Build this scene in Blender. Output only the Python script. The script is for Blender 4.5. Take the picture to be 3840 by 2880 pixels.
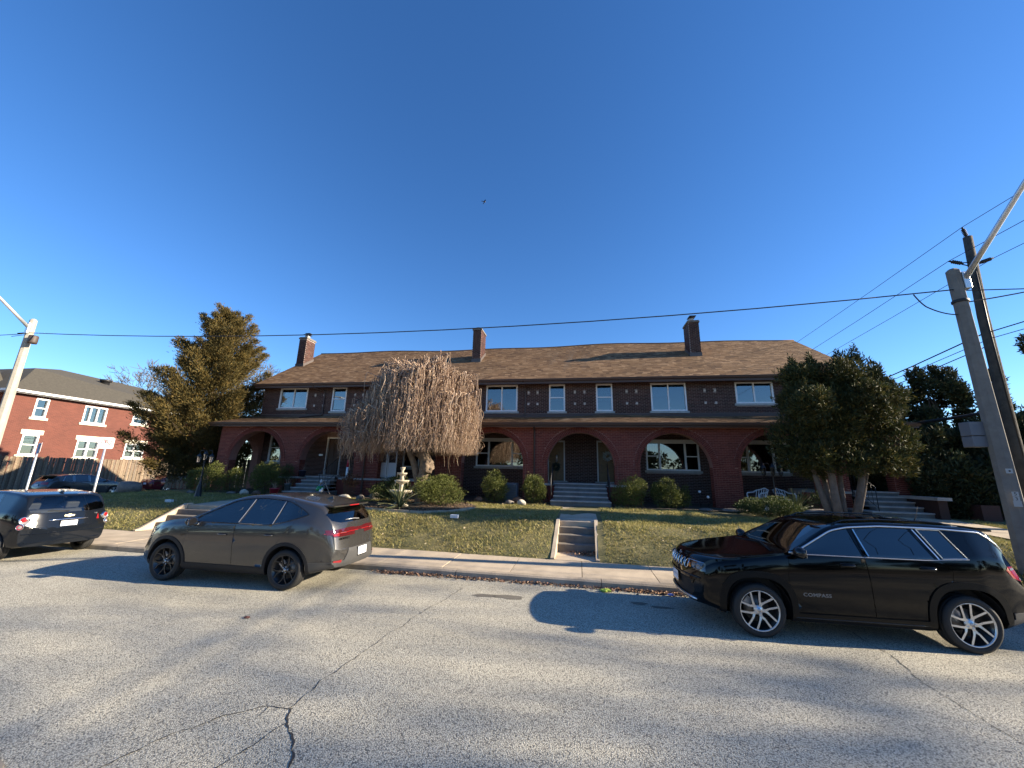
import bpy, bmesh, math, random
import numpy as np
from mathutils import Vector, Matrix, geometry
from mathutils.bvhtree import BVHTree
R = random.Random(7)
NP = np.random.default_rng(11)
rad = math.radians
scene = bpy.context.scene
for o in list(bpy.data.objects):
    bpy.data.objects.remove(o)
COL = scene.collection

# ------------------------------------------------------------------ camera
cam_d = bpy.data.cameras.new("camera")
cam = bpy.data.objects.new("camera", cam_d)
COL.objects.link(cam)
scene.camera = cam
cam_d.sensor_fit = 'HORIZONTAL'
cam_d.sensor_width = 36.0
cam_d.lens = 36.0 * 1442.0 / 3840.0
cam_d.clip_start = 0.05
cam_d.clip_end = 3000
_p, _r, _y = rad(13.1), rad(1.35), rad(10.0)
fwd = Vector((-math.sin(_y) * math.cos(_p), math.cos(_y) * math.cos(_p), math.sin(_p)))
rgt = Vector((math.cos(_y), math.sin(_y), 0))
upv = rgt.cross(fwd)
cr = rgt * math.cos(_r) + upv * math.sin(_r)
cu = upv * math.cos(_r) - rgt * math.sin(_r)
cam.matrix_world = Matrix(((cr.x, cu.x, -fwd.x, 0), (cr.y, cu.y, -fwd.y, 0), (cr.z, cu.z, -fwd.z, 2.18), (0, 0, 0, 1)))

# ------------------------------------------------------------------ sky and sun
SUN_EL, SUN_AZ = 20.5, 4.0        # azimuth measured from +X towards +Y
world = bpy.data.worlds.new("World")
scene.world = world
world.use_nodes = True
wn, wl = world.node_tree.nodes, world.node_tree.links
bg = wn["Background"]
sky = wn.new("ShaderNodeTexSky")
sky.sky_type = 'NISHITA'
sky.sun_disc = False
sky.sun_elevation = rad(SUN_EL)
sky.sun_rotation = rad(90 - SUN_AZ)
sky.altitude = 0
sky.air_density = 0.9
sky.dust_density = 0.05
sky.ozone_density = 4.0
hs = wn.new("ShaderNodeHueSaturation")
hs.inputs["Saturation"].default_value = 1.17
wl.new(sky.outputs[0], hs.inputs["Color"])
wl.new(hs.outputs[0], bg.inputs[0])
hs.inputs["Hue"].default_value = 0.506
bg.inputs[1].default_value = 0.084
sun_d = bpy.data.lights.new("sun", 'SUN')
sun_d.energy = 5.0
sun_d.angle = rad(0.5)
sun_d.color = (1.0, 0.86, 0.66)
sun = bpy.data.objects.new("sun", sun_d)
COL.objects.link(sun)
sdir = Vector((math.cos(rad(SUN_EL)) * math.cos(rad(SUN_AZ)), math.cos(rad(SUN_EL)) * math.sin(rad(SUN_AZ)), math.sin(rad(SUN_EL))))
sun.rotation_euler = sdir.to_track_quat('Z', 'Y').to_euler()
sun.location = sdir * 100
scene.view_settings.view_transform = 'Standard'
scene.view_settings.look = 'None'
scene.view_settings.gamma = 1
scene.view_settings.use_curve_mapping = False
scene.view_settings.exposure = 1.55
scene.cycles.max_bounces = 8
scene.cycles.transparent_max_bounces = 16
scene.cycles.use_denoising = True

# ------------------------------------------------------------------ materials
MATS = {}
def _nt(name):
    m = bpy.data.materials.new(name)
    m.use_nodes = True
    return m, m.node_tree.nodes, m.node_tree.links, m.node_tree.nodes["Principled BSDF"]
def c4(c): return (c[0], c[1], c[2], 1)
def mat(name, col, rough=0.6, metal=0.0, spec=0.5, var=0.0, vscale=3.0, bump=0.0, bscale=40.0, coat=0.0, dark=None, emit=None):
    """plain surface with optional mottling towards `dark` and fine relief"""
    if name in MATS: return MATS[name]
    m, n, l, b = _nt(name)
    b.inputs["Base Color"].default_value = c4(col)
    b.inputs["Roughness"].default_value = rough
    b.inputs["Metallic"].default_value = metal
    b.inputs["Specular IOR Level"].default_value = spec
    b.inputs["Coat Weight"].default_value = coat
    b.inputs["Coat Roughness"].default_value = 0.03
    if emit:
        b.inputs["Emission Color"].default_value = c4(emit[0]); b.inputs["Emission Strength"].default_value = emit[1]
    tc = n.new("ShaderNodeTexCoord")
    if var > 0:
        no = n.new("ShaderNodeTexNoise"); no.inputs["Scale"].default_value = vscale; no.inputs["Detail"].default_value = 6; no.inputs["Roughness"].default_value = 0.65
        l.new(tc.outputs["Object"], no.inputs["Vector"])
        rp = n.new("ShaderNodeValToRGB"); rp.color_ramp.elements[0].position = 0.35; rp.color_ramp.elements[1].position = 0.68
        d = dark or tuple(x * (1 - var) for x in col)
        rp.color_ramp.elements[0].color = c4(d); rp.color_ramp.elements[1].color = c4(col)
        l.new(no.outputs["Fac"], rp.inputs[0]); l.new(rp.outputs[0], b.inputs["Base Color"])
    if bump > 0:
        n2 = n.new("ShaderNodeTexNoise"); n2.inputs["Scale"].default_value = bscale; n2.inputs["Detail"].default_value = 4
        l.new(tc.outputs["Object"], n2.inputs["Vector"])
        bp = n.new("ShaderNodeBump"); bp.inputs["Strength"].default_value = bump; bp.inputs["Distance"].default_value = 0.02
        l.new(n2.outputs["Fac"], bp.inputs["Height"]); l.new(bp.outputs[0], b.inputs["Normal"])
    MATS[name] = m
    return m
def rand_mat(name, cols, rough=0.7, spec=0.3, bump=0.0, bscale=30.0, patch=0.0, pscale=0.8, trans=0.0, fine=0.0, fscale=60.0):
    """colour differs piece by piece (each loose piece, each object); optional soft patches and translucency for leaves"""
    if name in MATS: return MATS[name]
    m, n, l, b = _nt(name)
    g = n.new("ShaderNodeNewGeometry"); oi = n.new("ShaderNodeObjectInfo")
    ad = n.new("ShaderNodeMath"); ad.operation = 'ADD'
    l.new(g.outputs["Random Per Island"], ad.inputs[0]); l.new(oi.outputs["Random"], ad.inputs[1])
    fr = n.new("ShaderNodeMath"); fr.operation = 'FRACT'; l.new(ad.outputs[0], fr.inputs[0])
    rp = n.new("ShaderNodeValToRGB"); e = rp.color_ramp.elements
    while len(e) < len(cols): e.new(0.5)
    for i, c in enumerate(cols):
        e[i].position = i / (len(cols) - 1); e[i].color = c4(c)
    l.new(fr.outputs[0], rp.inputs[0])
    out = rp.outputs[0]
    tc = n.new("ShaderNodeTexCoord")
    for amt, sc in ((patch, pscale), (fine, fscale)):
        if amt > 0:
            no = n.new("ShaderNodeTexNoise"); no.inputs["Scale"].default_value = sc; no.inputs["Detail"].default_value = 4
            l.new(g.outputs["Position"], no.inputs["Vector"])
            mr = n.new("ShaderNodeMapRange"); mr.inputs["From Min"].default_value = 0.3; mr.inputs["From Max"].default_value = 0.7
            mr.inputs["To Min"].default_value = 1 - amt; mr.inputs["To Max"].default_value = 1 + amt * 0.5
            l.new(no.outputs["Fac"], mr.inputs["Value"])
            mx = n.new("ShaderNodeVectorMath"); mx.operation = 'SCALE'
            l.new(out, mx.inputs[0]); l.new(mr.outputs[0], mx.inputs["Scale"]); out = mx.outputs[0]
    l.new(out, b.inputs["Base Color"])
    b.inputs["Roughness"].default_value = rough; b.inputs["Specular IOR Level"].default_value = spec
    if bump > 0:
        n2 = n.new("ShaderNodeTexNoise"); n2.inputs["Scale"].default_value = bscale; l.new(g.outputs["Position"], n2.inputs["Vector"])
        bp = n.new("ShaderNodeBump"); bp.inputs["Strength"].default_value = bump; bp.inputs["Distance"].default_value = 0.01
        l.new(n2.outputs["Fac"], bp.inputs["Height"]); l.new(bp.outputs[0], b.inputs["Normal"])
    if trans > 0:
        tr = n.new("ShaderNodeBsdfTranslucent"); l.new(out, tr.inputs[0])
        mx = n.new("ShaderNodeMixShader"); mx.inputs[0].default_value = trans
        l.new(b.outputs[0], mx.inputs[1]); l.new(tr.outputs[0], mx.inputs[2]); l.new(mx.outputs[0], n["Material Output"].inputs[0])
    MATS[name] = m
    return m
def glass_mat(name, tint, refl=0.12, rough=0.01, gcol=(1, 1, 1)):
    """thin pane: see-through tint plus mirror reflection that grows towards grazing angles"""
    if name in MATS: return MATS[name]
    m, n, l, b = _nt(name)
    n.remove(b)
    t = n.new("ShaderNodeBsdfTransparent"); t.inputs[0].default_value = c4(tint)
    g = n.new("ShaderNodeBsdfGlossy"); g.inputs["Roughness"].default_value = rough; g.inputs["Color"].default_value = c4(gcol)
    lw = n.new("ShaderNodeFresnel"); lw.inputs["IOR"].default_value = 1.5
    mr = n.new("ShaderNodeMapRange"); mr.inputs["From Min"].default_value = 0.04; mr.inputs["To Min"].default_value = refl; mr.inputs["To Max"].default_value = 1.0
    l.new(lw.outputs[0], mr.inputs["Value"])
    mx = n.new("ShaderNodeMixShader")
    l.new(mr.outputs[0], mx.inputs[0]); l.new(t.outputs[0], mx.inputs[1]); l.new(g.outputs[0], mx.inputs[2])
    l.new(mx.outputs[0], n["Material Output"].inputs[0])
    MATS[name] = m
    return m

# ------------------------------------------------------------------ object helpers
WLOC = {}
def wloc(o): return WLOC.get(o.name, Vector((0, 0, 0))) if o else Vector((0, 0, 0))
def tag(o, label=None, cat=None, group=None, kind=None):
    if label: o["label"] = label
    if cat: o["category"] = cat
    if group: o["group"] = group
    if kind: o["kind"] = kind
    return o
def thing(name, loc=(0, 0, 0), rotz=0.0, label=None, cat=None, group=None):
    o = bpy.data.objects.new(name, None)
    o.empty_display_size = 0.2
    COL.objects.link(o)
    o.location = loc; o.rotation_euler = (0, 0, rotz)
    WLOC[o.name] = Vector(loc)
    return tag(o, label, cat, group)
def link_mesh(name, me, parent=None, loc=(0, 0, 0)):
    o = bpy.data.objects.new(name, me)
    COL.objects.link(o)
    o.location = loc
    if parent: o.parent = parent
    return o
def dup(root, loc=None, rotz=None, label=None, group=None):
    def cp(o, par):
        c = o.copy(); COL.objects.link(c)
        if par: c.parent = par
        for ch in list(o.children): cp(ch, c)
        return c
    r = cp(root, None)
    if loc is not None: r.location = loc; WLOC[r.name] = Vector(loc)
    if rotz is not None: r.rotation_euler = (0, 0, rotz)
    if label: r["label"] = label
    if group: r["group"] = group
    return r
def np_mesh(name, verts, faces, m, parent=None, smooth=False, local=False, kind=None):
    """verts (n,3), faces (m,k) arrays -> one mesh object"""
    v = np.asarray(verts, np.float32).reshape(-1, 3); f = np.asarray(faces, np.int32)
    c = np.zeros(3, np.float32)
    if not local:
        c = (v.min(0) + v.max(0)) / 2
    me = bpy.data.meshes.new(name)
    k = f.shape[1]
    me.vertices.add(len(v)); me.vertices.foreach_set("co", (v - c).ravel())
    me.loops.add(f.size); me.loops.foreach_set("vertex_index", f.ravel())
    me.polygons.add(len(f))
    me.polygons.foreach_set("loop_start", np.arange(0, f.size, k, dtype=np.int32))
    me.polygons.foreach_set("loop_total", np.full(len(f), k, np.int32))
    me.polygons.foreach_set("use_smooth", np.full(len(f), bool(smooth)))
    me.update(calc_edges=True)
    me.materials.append(m)
    o = link_mesh(name, me, parent, Vector(c.tolist()) - (wloc(parent) if not local else Vector((0, 0, 0))))
    if not local: WLOC[o.name] = Vector(c.tolist())
    if kind: o["kind"] = kind
    return o

class MB:
    """collects boxes, tubes, lathes and plates; build() links them as ONE mesh object"""
    def __init__(s): s.v = []; s.f = []; s.sm = []
    def add(s, vs, fs, smooth=False, M=None):
        b = len(s.v)
        s.v += [tuple(M @ Vector(p)) if M is not None else tuple(p) for p in vs]
        s.f += [tuple(i + b for i in f) for f in fs]; s.sm += [smooth] * len(fs)
        return s
    def box(s, x0, y0, z0, x1, y1, z1, M=None, bev=0.0):
        if bev > 0:
            bm = bmesh.new(); bmesh.ops.create_cube(bm, size=1)
            for v in bm.verts: v.co = Vector((x0 + (v.co.x + .5) * (x1 - x0), y0 + (v.co.y + .5) * (y1 - y0), z0 + (v.co.z + .5) * (z1 - z0)))
            bmesh.ops.bevel(bm, geom=bm.edges[:], offset=bev, segments=2, affect='EDGES', profile=0.5)
            s.bm(bm, M); return s
        return s.add([(x0, y0, z0), (x1, y0, z0), (x1, y1, z0), (x0, y1, z0), (x0, y0, z1), (x1, y0, z1), (x1, y1, z1), (x0, y1, z1)],
                     [(0, 3, 2, 1), (4, 5, 6, 7), (0, 1, 5, 4), (1, 2, 6, 5), (2, 3, 7, 6), (3, 0, 4, 7)], False, M)
    def bm(s, bm, M=None, smooth=False):
        bm.verts.index_update()
        s.add([v.co.copy() for v in bm.verts], [tuple(v.index for v in f.verts) for f in bm.faces], smooth, M)
        bm.free(); return s
    def tube(s, pts, r, n=6, cap=True, M=None, flat=None):
        pts = [Vector(p) for p in pts]
        rs = r if isinstance(r, (list, tuple)) else [r] * len(pts)
        vs, fs = [], []
        t0 = (pts[1] - pts[0]).normalized()
        a = Vector((0, 0, 1)) if abs(t0.z) < 0.9 else Vector((1, 0, 0))
        u = t0.cross(a).normalized()
        for i, p in enumerate(pts):
            t = (pts[min(i + 1, len(pts) - 1)] - pts[max(i - 1, 0)])
            if t.length < 1e-9: t = t0
            t.normalize()
            u = (u - t * u.dot(t))
            u = u.normalized() if u.length > 1e-6 else t.orthogonal().normalized()
            w = t.cross(u)
            for k in range(n):
                an = 2 * math.pi * k / n
                vs.append(p + (u * math.cos(an) + w * math.sin(an)) * rs[i])
        for i in range(len(pts) - 1):
            for k in range(n):
                k2 = (k + 1) % n
                fs.append((i * n + k, i * n + k2, (i + 1) * n + k2, (i + 1) * n + k))
        if cap:
            fs.append(tuple(range(n))[::-1]); fs.append(tuple((len(pts) - 1) * n + k for k in range(n)))
        return s.add(vs, fs, n > 4, M)
    def lathe(s, prof, n=24, M=None, smooth=True):
        """profile [(r, h)] turned about local Z"""
        vs, fs = [], []
        for r_, h in prof:
            for k in range(n):
                a = 2 * math.pi * k / n
                vs.append((r_ * math.cos(a), r_ * math.sin(a), h))
        for i in range(len(prof) - 1):
            for k in range(n):
                k2 = (k + 1) % n
                fs.append((i * n + k, i * n + k2, (i + 1) * n + k2, (i + 1) * n + k))
        return s.add(vs, fs, smooth, M)
    def prism(s, poly, d0, d1, M=None):
        """polygon [(x, y)] extruded along z from d0 to d1"""
        n = len(poly)
        tri = geometry.tessellate_polygon([[Vector((p[0], p[1], 0)) for p in poly]])
        vs = [(p[0], p[1], d0) for p in poly] + [(p[0], p[1], d1) for p in poly]
        ar = sum(poly[i][0] * poly[(i + 1) % n][1] - poly[(i + 1) % n][0] * poly[i][1] for i in range(n))
        fs = []
        for t in tri:
            a, b, c = t
            A = (poly[b][0] - poly[a][0]) * (poly[c][1] - poly[a][1]) - (poly[c][0] - poly[a][0]) * (poly[b][1] - poly[a][1])
            if A < 0: a, b, c = a, c, b
            fs.append((c, b, a)); fs.append((a + n, b + n, c + n))
        for i in range(n):
            j = (i + 1) % n
            q = (i, j, j + n, i + n)
            fs.append(q if ar > 0 else q[::-1])
        return s.add(vs, fs, False, M)
    def build(s, name, m, parent=None, local=False, kind=None, smooth=None):
        me = bpy.data.meshes.new(name)
        v = np.array(s.v, np.float64)
        c = (v.min(0) + v.max(0)) / 2 if not local else np.zeros(3)
        me.from_pydata((v - c).tolist(), [], s.f)
        me.polygons.foreach_set("use_smooth", s.sm if smooth is None else [smooth] * len(s.f))
        me.update()
        me.materials.append(m)
        o = link_mesh(name, me, parent, (Vector(c.tolist()) - wloc(parent)) if not local else (0, 0, 0))
        if not local: WLOC[o.name] = Vector(c.tolist())
        if kind: o["kind"] = kind
        return o
def text_mesh(txt, size, extrude=0.002, spacing=1.0, bold=0.0):
    cu_ = bpy.data.curves.new("txt", 'FONT'); cu_.body = txt; cu_.size = size; cu_.extrude = extrude
    cu_.align_x = 'CENTER'; cu_.align_y = 'CENTER'; cu_.space_character = spacing; cu_.offset = bold
    cu_.resolution_u = 3
    o = bpy.data.objects.new("txt", cu_); COL.objects.link(o)
    me = bpy.data.meshes.new_from_object(o.evaluated_get(bpy.context.evaluated_depsgraph_get()))
    bpy.data.objects.remove(o); bpy.data.curves.remove(cu_)
    return me
def text_obj(name, txt, size, m, parent, M, extrude=0.002, spacing=1.0, bold=0.0, sx=1.0):
    me = text_mesh(txt, size, extrude, spacing, bold)
    me.transform(Matrix.Diagonal((sx, 1, 1, 1)))
    me.transform(M); me.materials.clear(); me.materials.append(m)
    me.name = name
    return link_mesh(name, me, parent)
def smoothstep(a, b, x):
    t = min(1, max(0, (x - a) / (b - a))); return t * t * (3 - 2 * t)
def lerp(a, b, t): return a + (b - a) * t
# ================================================================== GROUND
def Yc(x): return 8.56 - 0.017 * x           # kerb face
def Ys(x): return 10.17 - 0.032 * x          # back of the sidewalk
def lawn_z(x, y):
    t = y - Ys(x)
    a = 0.15 + 0.40 * t
    b = 0.82 + 0.045 * (y - 12)
    if y > 16: b = 1.0
    k = 0.06
    h = max(0, min(1, 0.5 + 0.5 * (b - a) / (k * 2)))
    z = b * (1 - h) + a * h - k * h * (1 - h)
    z *= smoothstep(-25.5, -20.0, x) * 0.88 + 0.12
    return z + 0.014 * math.sin(x * 1.7 + y) * math.sin(y * 2.3 - x * 0.6) + 0.010 * math.sin(x * 4.1 - y * 2.2) * math.sin(y * 5.3 + x)

M_concrete = mat("concrete", (0.53, 0.435, 0.315), 0.85, var=0.32, vscale=1.6, bump=0.25, bscale=60)
M_kerb = mat("kerb_concrete", (0.46, 0.38, 0.28), 0.85, var=0.4, vscale=2.2, bump=0.3, bscale=50)
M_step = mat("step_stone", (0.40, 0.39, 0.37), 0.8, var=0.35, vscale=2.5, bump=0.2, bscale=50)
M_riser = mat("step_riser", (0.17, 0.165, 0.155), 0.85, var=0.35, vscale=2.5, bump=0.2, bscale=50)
M_soil = mat("soil", (0.10, 0.075, 0.05), 0.95, var=0.5, vscale=5, bump=0.6, bscale=30)
M_asphalt = mat("side_asphalt", (0.12, 0.115, 0.105), 0.9, var=0.3, vscale=1.0, bump=0.3, bscale=80)

SHADE_Y = (5.2, 3.35, 1.2)
def road_material():
    m, n, l, b = _nt("road_surface")
    b.inputs["Roughness"].default_value = 0.82; b.inputs["Specular IOR Level"].default_value = 0.35
    tc = n.new("ShaderNodeTexCoord")
    vo = n.new("ShaderNodeTexVoronoi"); vo.inputs["Scale"].default_value = 88; vo.feature = 'F1'
    l.new(tc.outputs["Object"], vo.inputs["Vector"])
    rp = n.new("ShaderNodeValToRGB")
    e = rp.color_ramp.elements
    e[0].position = 0.22; e[0].color = (0.60, 0.56, 0.445, 1); e[1].position = 0.80; e[1].color = (0.15, 0.142, 0.12, 1)
    x = e.new(0.50); x.color = (0.475, 0.445, 0.355, 1)
    l.new(vo.outputs["Distance"], rp.inputs[0])
    hsv = n.new("ShaderNodeSeparateColor"); l.new(vo.outputs["Color"], hsv.inputs[0])
    st = n.new("ShaderNodeMapRange"); st.inputs["To Min"].default_value = 0.66; st.inputs["To Max"].default_value = 1.2
    l.new(hsv.outputs[0], st.inputs["Value"])
    sc = n.new("ShaderNodeVectorMath"); sc.operation = 'SCALE'; l.new(rp.outputs[0], sc.inputs[0]); l.new(st.outputs[0], sc.inputs["Scale"])
    # soft shade bands along the street, painted into the colour; they wander and fade
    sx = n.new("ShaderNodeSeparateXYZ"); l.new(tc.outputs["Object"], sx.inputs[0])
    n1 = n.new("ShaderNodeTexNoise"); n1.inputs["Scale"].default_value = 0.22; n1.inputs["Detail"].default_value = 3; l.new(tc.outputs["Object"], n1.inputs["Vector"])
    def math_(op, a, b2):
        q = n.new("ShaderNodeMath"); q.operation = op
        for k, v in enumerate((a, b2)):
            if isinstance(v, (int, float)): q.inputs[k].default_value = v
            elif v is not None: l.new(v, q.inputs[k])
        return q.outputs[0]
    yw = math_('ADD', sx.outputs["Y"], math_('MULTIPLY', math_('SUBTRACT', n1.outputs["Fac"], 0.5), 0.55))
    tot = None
    for yc, wd, am in ((SHADE_Y[0], .42, .20), (SHADE_Y[1], .42, .16), (SHADE_Y[2], .5, .1)):
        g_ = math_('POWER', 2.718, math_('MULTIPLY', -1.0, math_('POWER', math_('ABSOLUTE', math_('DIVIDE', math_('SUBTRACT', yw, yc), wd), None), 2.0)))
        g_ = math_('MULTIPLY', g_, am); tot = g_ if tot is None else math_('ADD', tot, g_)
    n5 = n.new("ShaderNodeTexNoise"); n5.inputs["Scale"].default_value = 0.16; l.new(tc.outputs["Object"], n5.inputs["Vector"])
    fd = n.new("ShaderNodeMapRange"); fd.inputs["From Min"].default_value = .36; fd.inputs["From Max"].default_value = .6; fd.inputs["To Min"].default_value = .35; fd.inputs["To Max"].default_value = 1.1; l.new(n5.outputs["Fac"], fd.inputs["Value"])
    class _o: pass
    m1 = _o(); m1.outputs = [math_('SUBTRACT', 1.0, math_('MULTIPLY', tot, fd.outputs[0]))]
    n2 = n.new("ShaderNodeTexNoise"); n2.inputs["Scale"].default_value = 0.9; n2.inputs["Detail"].default_value = 8; n2.inputs["Roughness"].default_value = 0.7
    l.new(tc.outputs["Object"], n2.inputs["Vector"])
    m2 = n.new("ShaderNodeMapRange"); m2.inputs["From Min"].default_value = 0.3; m2.inputs["From Max"].default_value = 0.7
    m2.inputs["To Min"].default_value = 0.88; m2.inputs["To Max"].default_value = 1.08
    l.new(n2.outputs["Fac"], m2.inputs["Value"])
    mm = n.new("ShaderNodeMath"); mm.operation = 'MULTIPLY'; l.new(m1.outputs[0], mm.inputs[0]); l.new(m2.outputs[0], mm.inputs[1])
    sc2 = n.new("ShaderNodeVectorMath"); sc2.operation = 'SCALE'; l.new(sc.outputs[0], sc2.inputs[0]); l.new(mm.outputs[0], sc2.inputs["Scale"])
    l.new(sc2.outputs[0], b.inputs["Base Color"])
    bp = n.new("ShaderNodeBump"); bp.inputs["Strength"].default_value = 0.55; bp.inputs["Distance"].default_value = 0.008; bp.invert = True
    l.new(vo.outputs["Distance"], bp.inputs["Height"]); l.new(bp.outputs[0], b.inputs["Normal"])
    return m
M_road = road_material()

def strip(name, xs, ya, za, yb, zb, m, sub=1, kind="structure", parent=None):
    """sheet between two edge lines y=ya(x), y=yb(x)"""
    vs, fs = [], []
    for x in xs:
        for j in range(sub + 1):
            t = j / sub
            vs.append((x, lerp(ya(x), yb(x), t), lerp(za(x), zb(x), t)))
    k = sub + 1
    for i in range(len(xs) - 1):
        for j in range(sub):
            fs.append((i * k + j, (i + 1) * k + j, (i + 1) * k + j + 1, i * k + j + 1))
    return np_mesh(name, vs, fs, m, parent, smooth=True, kind=kind)
frange = lambda a, b, n: [a + (b - a) * i / n for i in range(n + 1)]
cst = lambda v: (lambda x: v)

M_earth = mat("far_ground", (0.13, 0.11, 0.065), 0.95, var=0.4, vscale=0.3)
strip("ground", [-1500, 1500], cst(-1500), cst(-0.06), cst(1500), cst(-0.06), M_earth)
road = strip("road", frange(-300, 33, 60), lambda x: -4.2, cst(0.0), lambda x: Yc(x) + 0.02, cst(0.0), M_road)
strip("side_street", [-36.6, -25.0], cst(8.0), cst(0.03), cst(120), cst(0.03), M_asphalt)
# opposite kerb and pavement, where the photographer stands: a rounded corner reaches into the picture
ped = MB()
ped.prism([(-40, -4.3), (40, -4.3), (40, -1.0), (-2.9, -1.0), (-3.35, 1.2), (-3.75, 2.3), (-4.2, 2.72), (-5.2, 3.05), (-7, 3.2), (-9, 3.0), (-40, -0.9)], -0.05, 0.012)
ped.build("near_pavement", M_kerb, kind="structure")

# kerb stones and sidewalk slabs
sw = thing("sidewalk", (-5, 9.4, 0.0)); sw["kind"] = "structure"
kb = thing("kerb", (-5, 8.6, 0.0)); kb["kind"] = "structure"
x = -24.0; 
while x < 30:
    x2 = min(x + 3.05, 30)
    m = MB(); g = 0.006
    pf = [(0, -0.1), (0.02, 0.095), (0.05, 0.125), (0.17, 0.135), (0.17, -0.1)]
    a = [(x + g, Yc(x) + p[0], p[1]) for p in pf]; b2 = [(x2 - g, Yc(x2) + p[0], p[1]) for p in pf]
    n_ = len(pf)
    m.add(a + b2, [(i, i + n_, (i + 1) % n_ + n_, (i + 1) % n_) for i in range(n_)] + [tuple(range(n_)), tuple(range(n_, 2 * n_))[::-1]])
    m.build("kerb_stone", M_kerb, kb)
    x = x2
x = -24.3; i = 0
while x < 30:
    x2 = x + 1.52
    m = MB(); g = 0.007
    ya, yb_ = (lambda q: Yc(q) + 0.178), (lambda q: Ys(q))
    dz = R.uniform(-0.004, 0.004)
    p = [(x + g, ya(x), 0.132 + dz), (x2 - g, ya(x2), 0.132 + dz), (x2 - g, yb_(x2), 0.15 + dz), (x + g, yb_(x), 0.15 + dz)]
    m.add(p + [(q[0], q[1], 0.0) for q in p], [(0, 1, 2, 3), (4, 5, 1, 0), (5, 6, 2, 1), (6, 7, 3, 2), (7, 4, 0, 3)])
    m.build("paving_slab", M_concrete, sw)
    x = x2
# cracks in the road: ragged narrow strips a few millimetres above it
def crack(pts, w):
    vs, fs = [], []
    P = [Vector((p[0], p[1], 0)) for p in pts]
    Q = []
    for a, b2 in zip(P[:-1], P[1:]):
        n_ = max(2, int((b2 - a).length / 0.05))
        for k in range(n_):
            t = k / n_
            Q.append(a.lerp(b2, t))
    Q.append(P[-1])
    off = 0
    for i, q in enumerate(Q):
        d = (Q[min(i + 1, len(Q) - 1)] - Q[max(i - 1, 0)]).normalized(); nn = Vector((-d.y, d.x, 0))
        off = off * 0.7 + R.uniform(-0.014, 0.014)
        ww = w * R.uniform(0.2, 1.05)
        vs += [(q + nn * (off + ww / 2)) + Vector((0, 0, 0.004)), (q + nn * (off - ww / 2)) + Vector((0, 0, 0.004))]
    for i in range(len(Q) - 1): fs.append((2 * i, 2 * i + 1, 2 * i + 3, 2 * i + 2))
    np_mesh("crack", vs, fs, M_crack, road)
M_crack = mat("crack_tar", (0.035, 0.033, 0.032), 0.9)
crack([(-2.26, 7.9), (-2.38, 7.0), (-2.52, 6.3), (-2.62, 5.2), (-2.72, 4.3), (-2.70, 3.77)], 0.012)
crack([(-2.70, 3.77), (-2.55, 3.55), (-2.38, 3.42), (-2.22, 3.22), (-2.1, 2.9), (-2.0, 2.5)], 0.022)
crack([(-2.70, 3.77), (-2.95, 3.75), (-3.2, 3.55), (-3.4, 3.2), (-3.5, 2.9), (-3.6, 2.5)], 0.013)
crack([(-2.58, 3.58), (-2.6, 3.35), (-2.66, 3.12), (-2.72, 2.8)], 0.012)
crack([(-2.9, 3.75), (-2.87, 3.6)], 0.012)
crack([(3.4, 8.3), (3.96, 7.18), (3.92, 6.34), (3.75, 5.62), (3.74, 4.63), (3.7, 4.0)], 0.013)
# two oily patches
def blob(name, x, y, rx, ry, m, z=0.004, par=None, kind=None):
    v = [(x, y, z)] + [(x + rx * math.cos(a) * (k := R.uniform(0.7, 1.1)), y + ry * math.sin(a) * k, z) for a in frange(0, 2 * math.pi * 15 / 16, 15)]
    np_mesh(name, v, [(0, i, i % 16 + 1) for i in range(1, 17)], m, par, kind=kind)
M_patch = mat("oil_patch", (0.16, 0.145, 0.115), 0.8, var=0.3, vscale=9)
blob("patch", -1.3, 7.55, 0.33, 0.13, M_patch, par=road); blob("patch", -1.75, 7.52, 0.25, 0.1, M_patch, par=road); blob("patch", 1.0, 7.75, 0.16, 0.08, M_patch, par=road); blob("patch", 1.35, 7.62, 0.2, 0.07, M_patch, par=road)

# lawn: raised terrace behind the sidewalk
def lawn_mesh():
    cuts = [(-0.66, 0.46), (-13.735, -11.94)]
    xs = sorted(set(frange(-25.6, 22, 190)) | {c for p in cuts for c in p}); vs, fs = [], []
    ts = [0, .12, .25, .4, .55, .7, .85, 1, 1.2, 1.4, 1.6, 1.8, 2.0, 2.2, 2.7, 3.2, 3.8, 4.5, 5.2, 6, 7, 9, 12, 16, 21]
    for x in xs:
        for t in ts:
            y = Ys(x) + 0.006 + t; xx = sk(x, y)
            vs.append((xx, y, lawn_z(xx, y) if t > 0 else 0.135))
    k = len(ts)
    for i in range(len(xs) - 1):
        for j in range(k - 1):
            xm = (xs[i] + xs[i + 1]) / 2
            if ts[j + 1] <= 2.21 and any(a < xm < b2 for a, b2 in cuts): continue
            fs.append((i * k + j, (i + 1) * k + j, (i + 1) * k + j + 1, i * k + j + 1))
    return np_mesh("lawn", vs, fs, M_lawn, smooth=True, kind="structure")
def sk(x, y): return x + 0.022 * (y - 12)
M_lawn = mat("lawn_turf", (0.23, 0.19, 0.078), 0.95, var=0.6, vscale=1.4, dark=(0.085, 0.085, 0.03), bump=0.7, bscale=45)
lawn_mesh()

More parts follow.
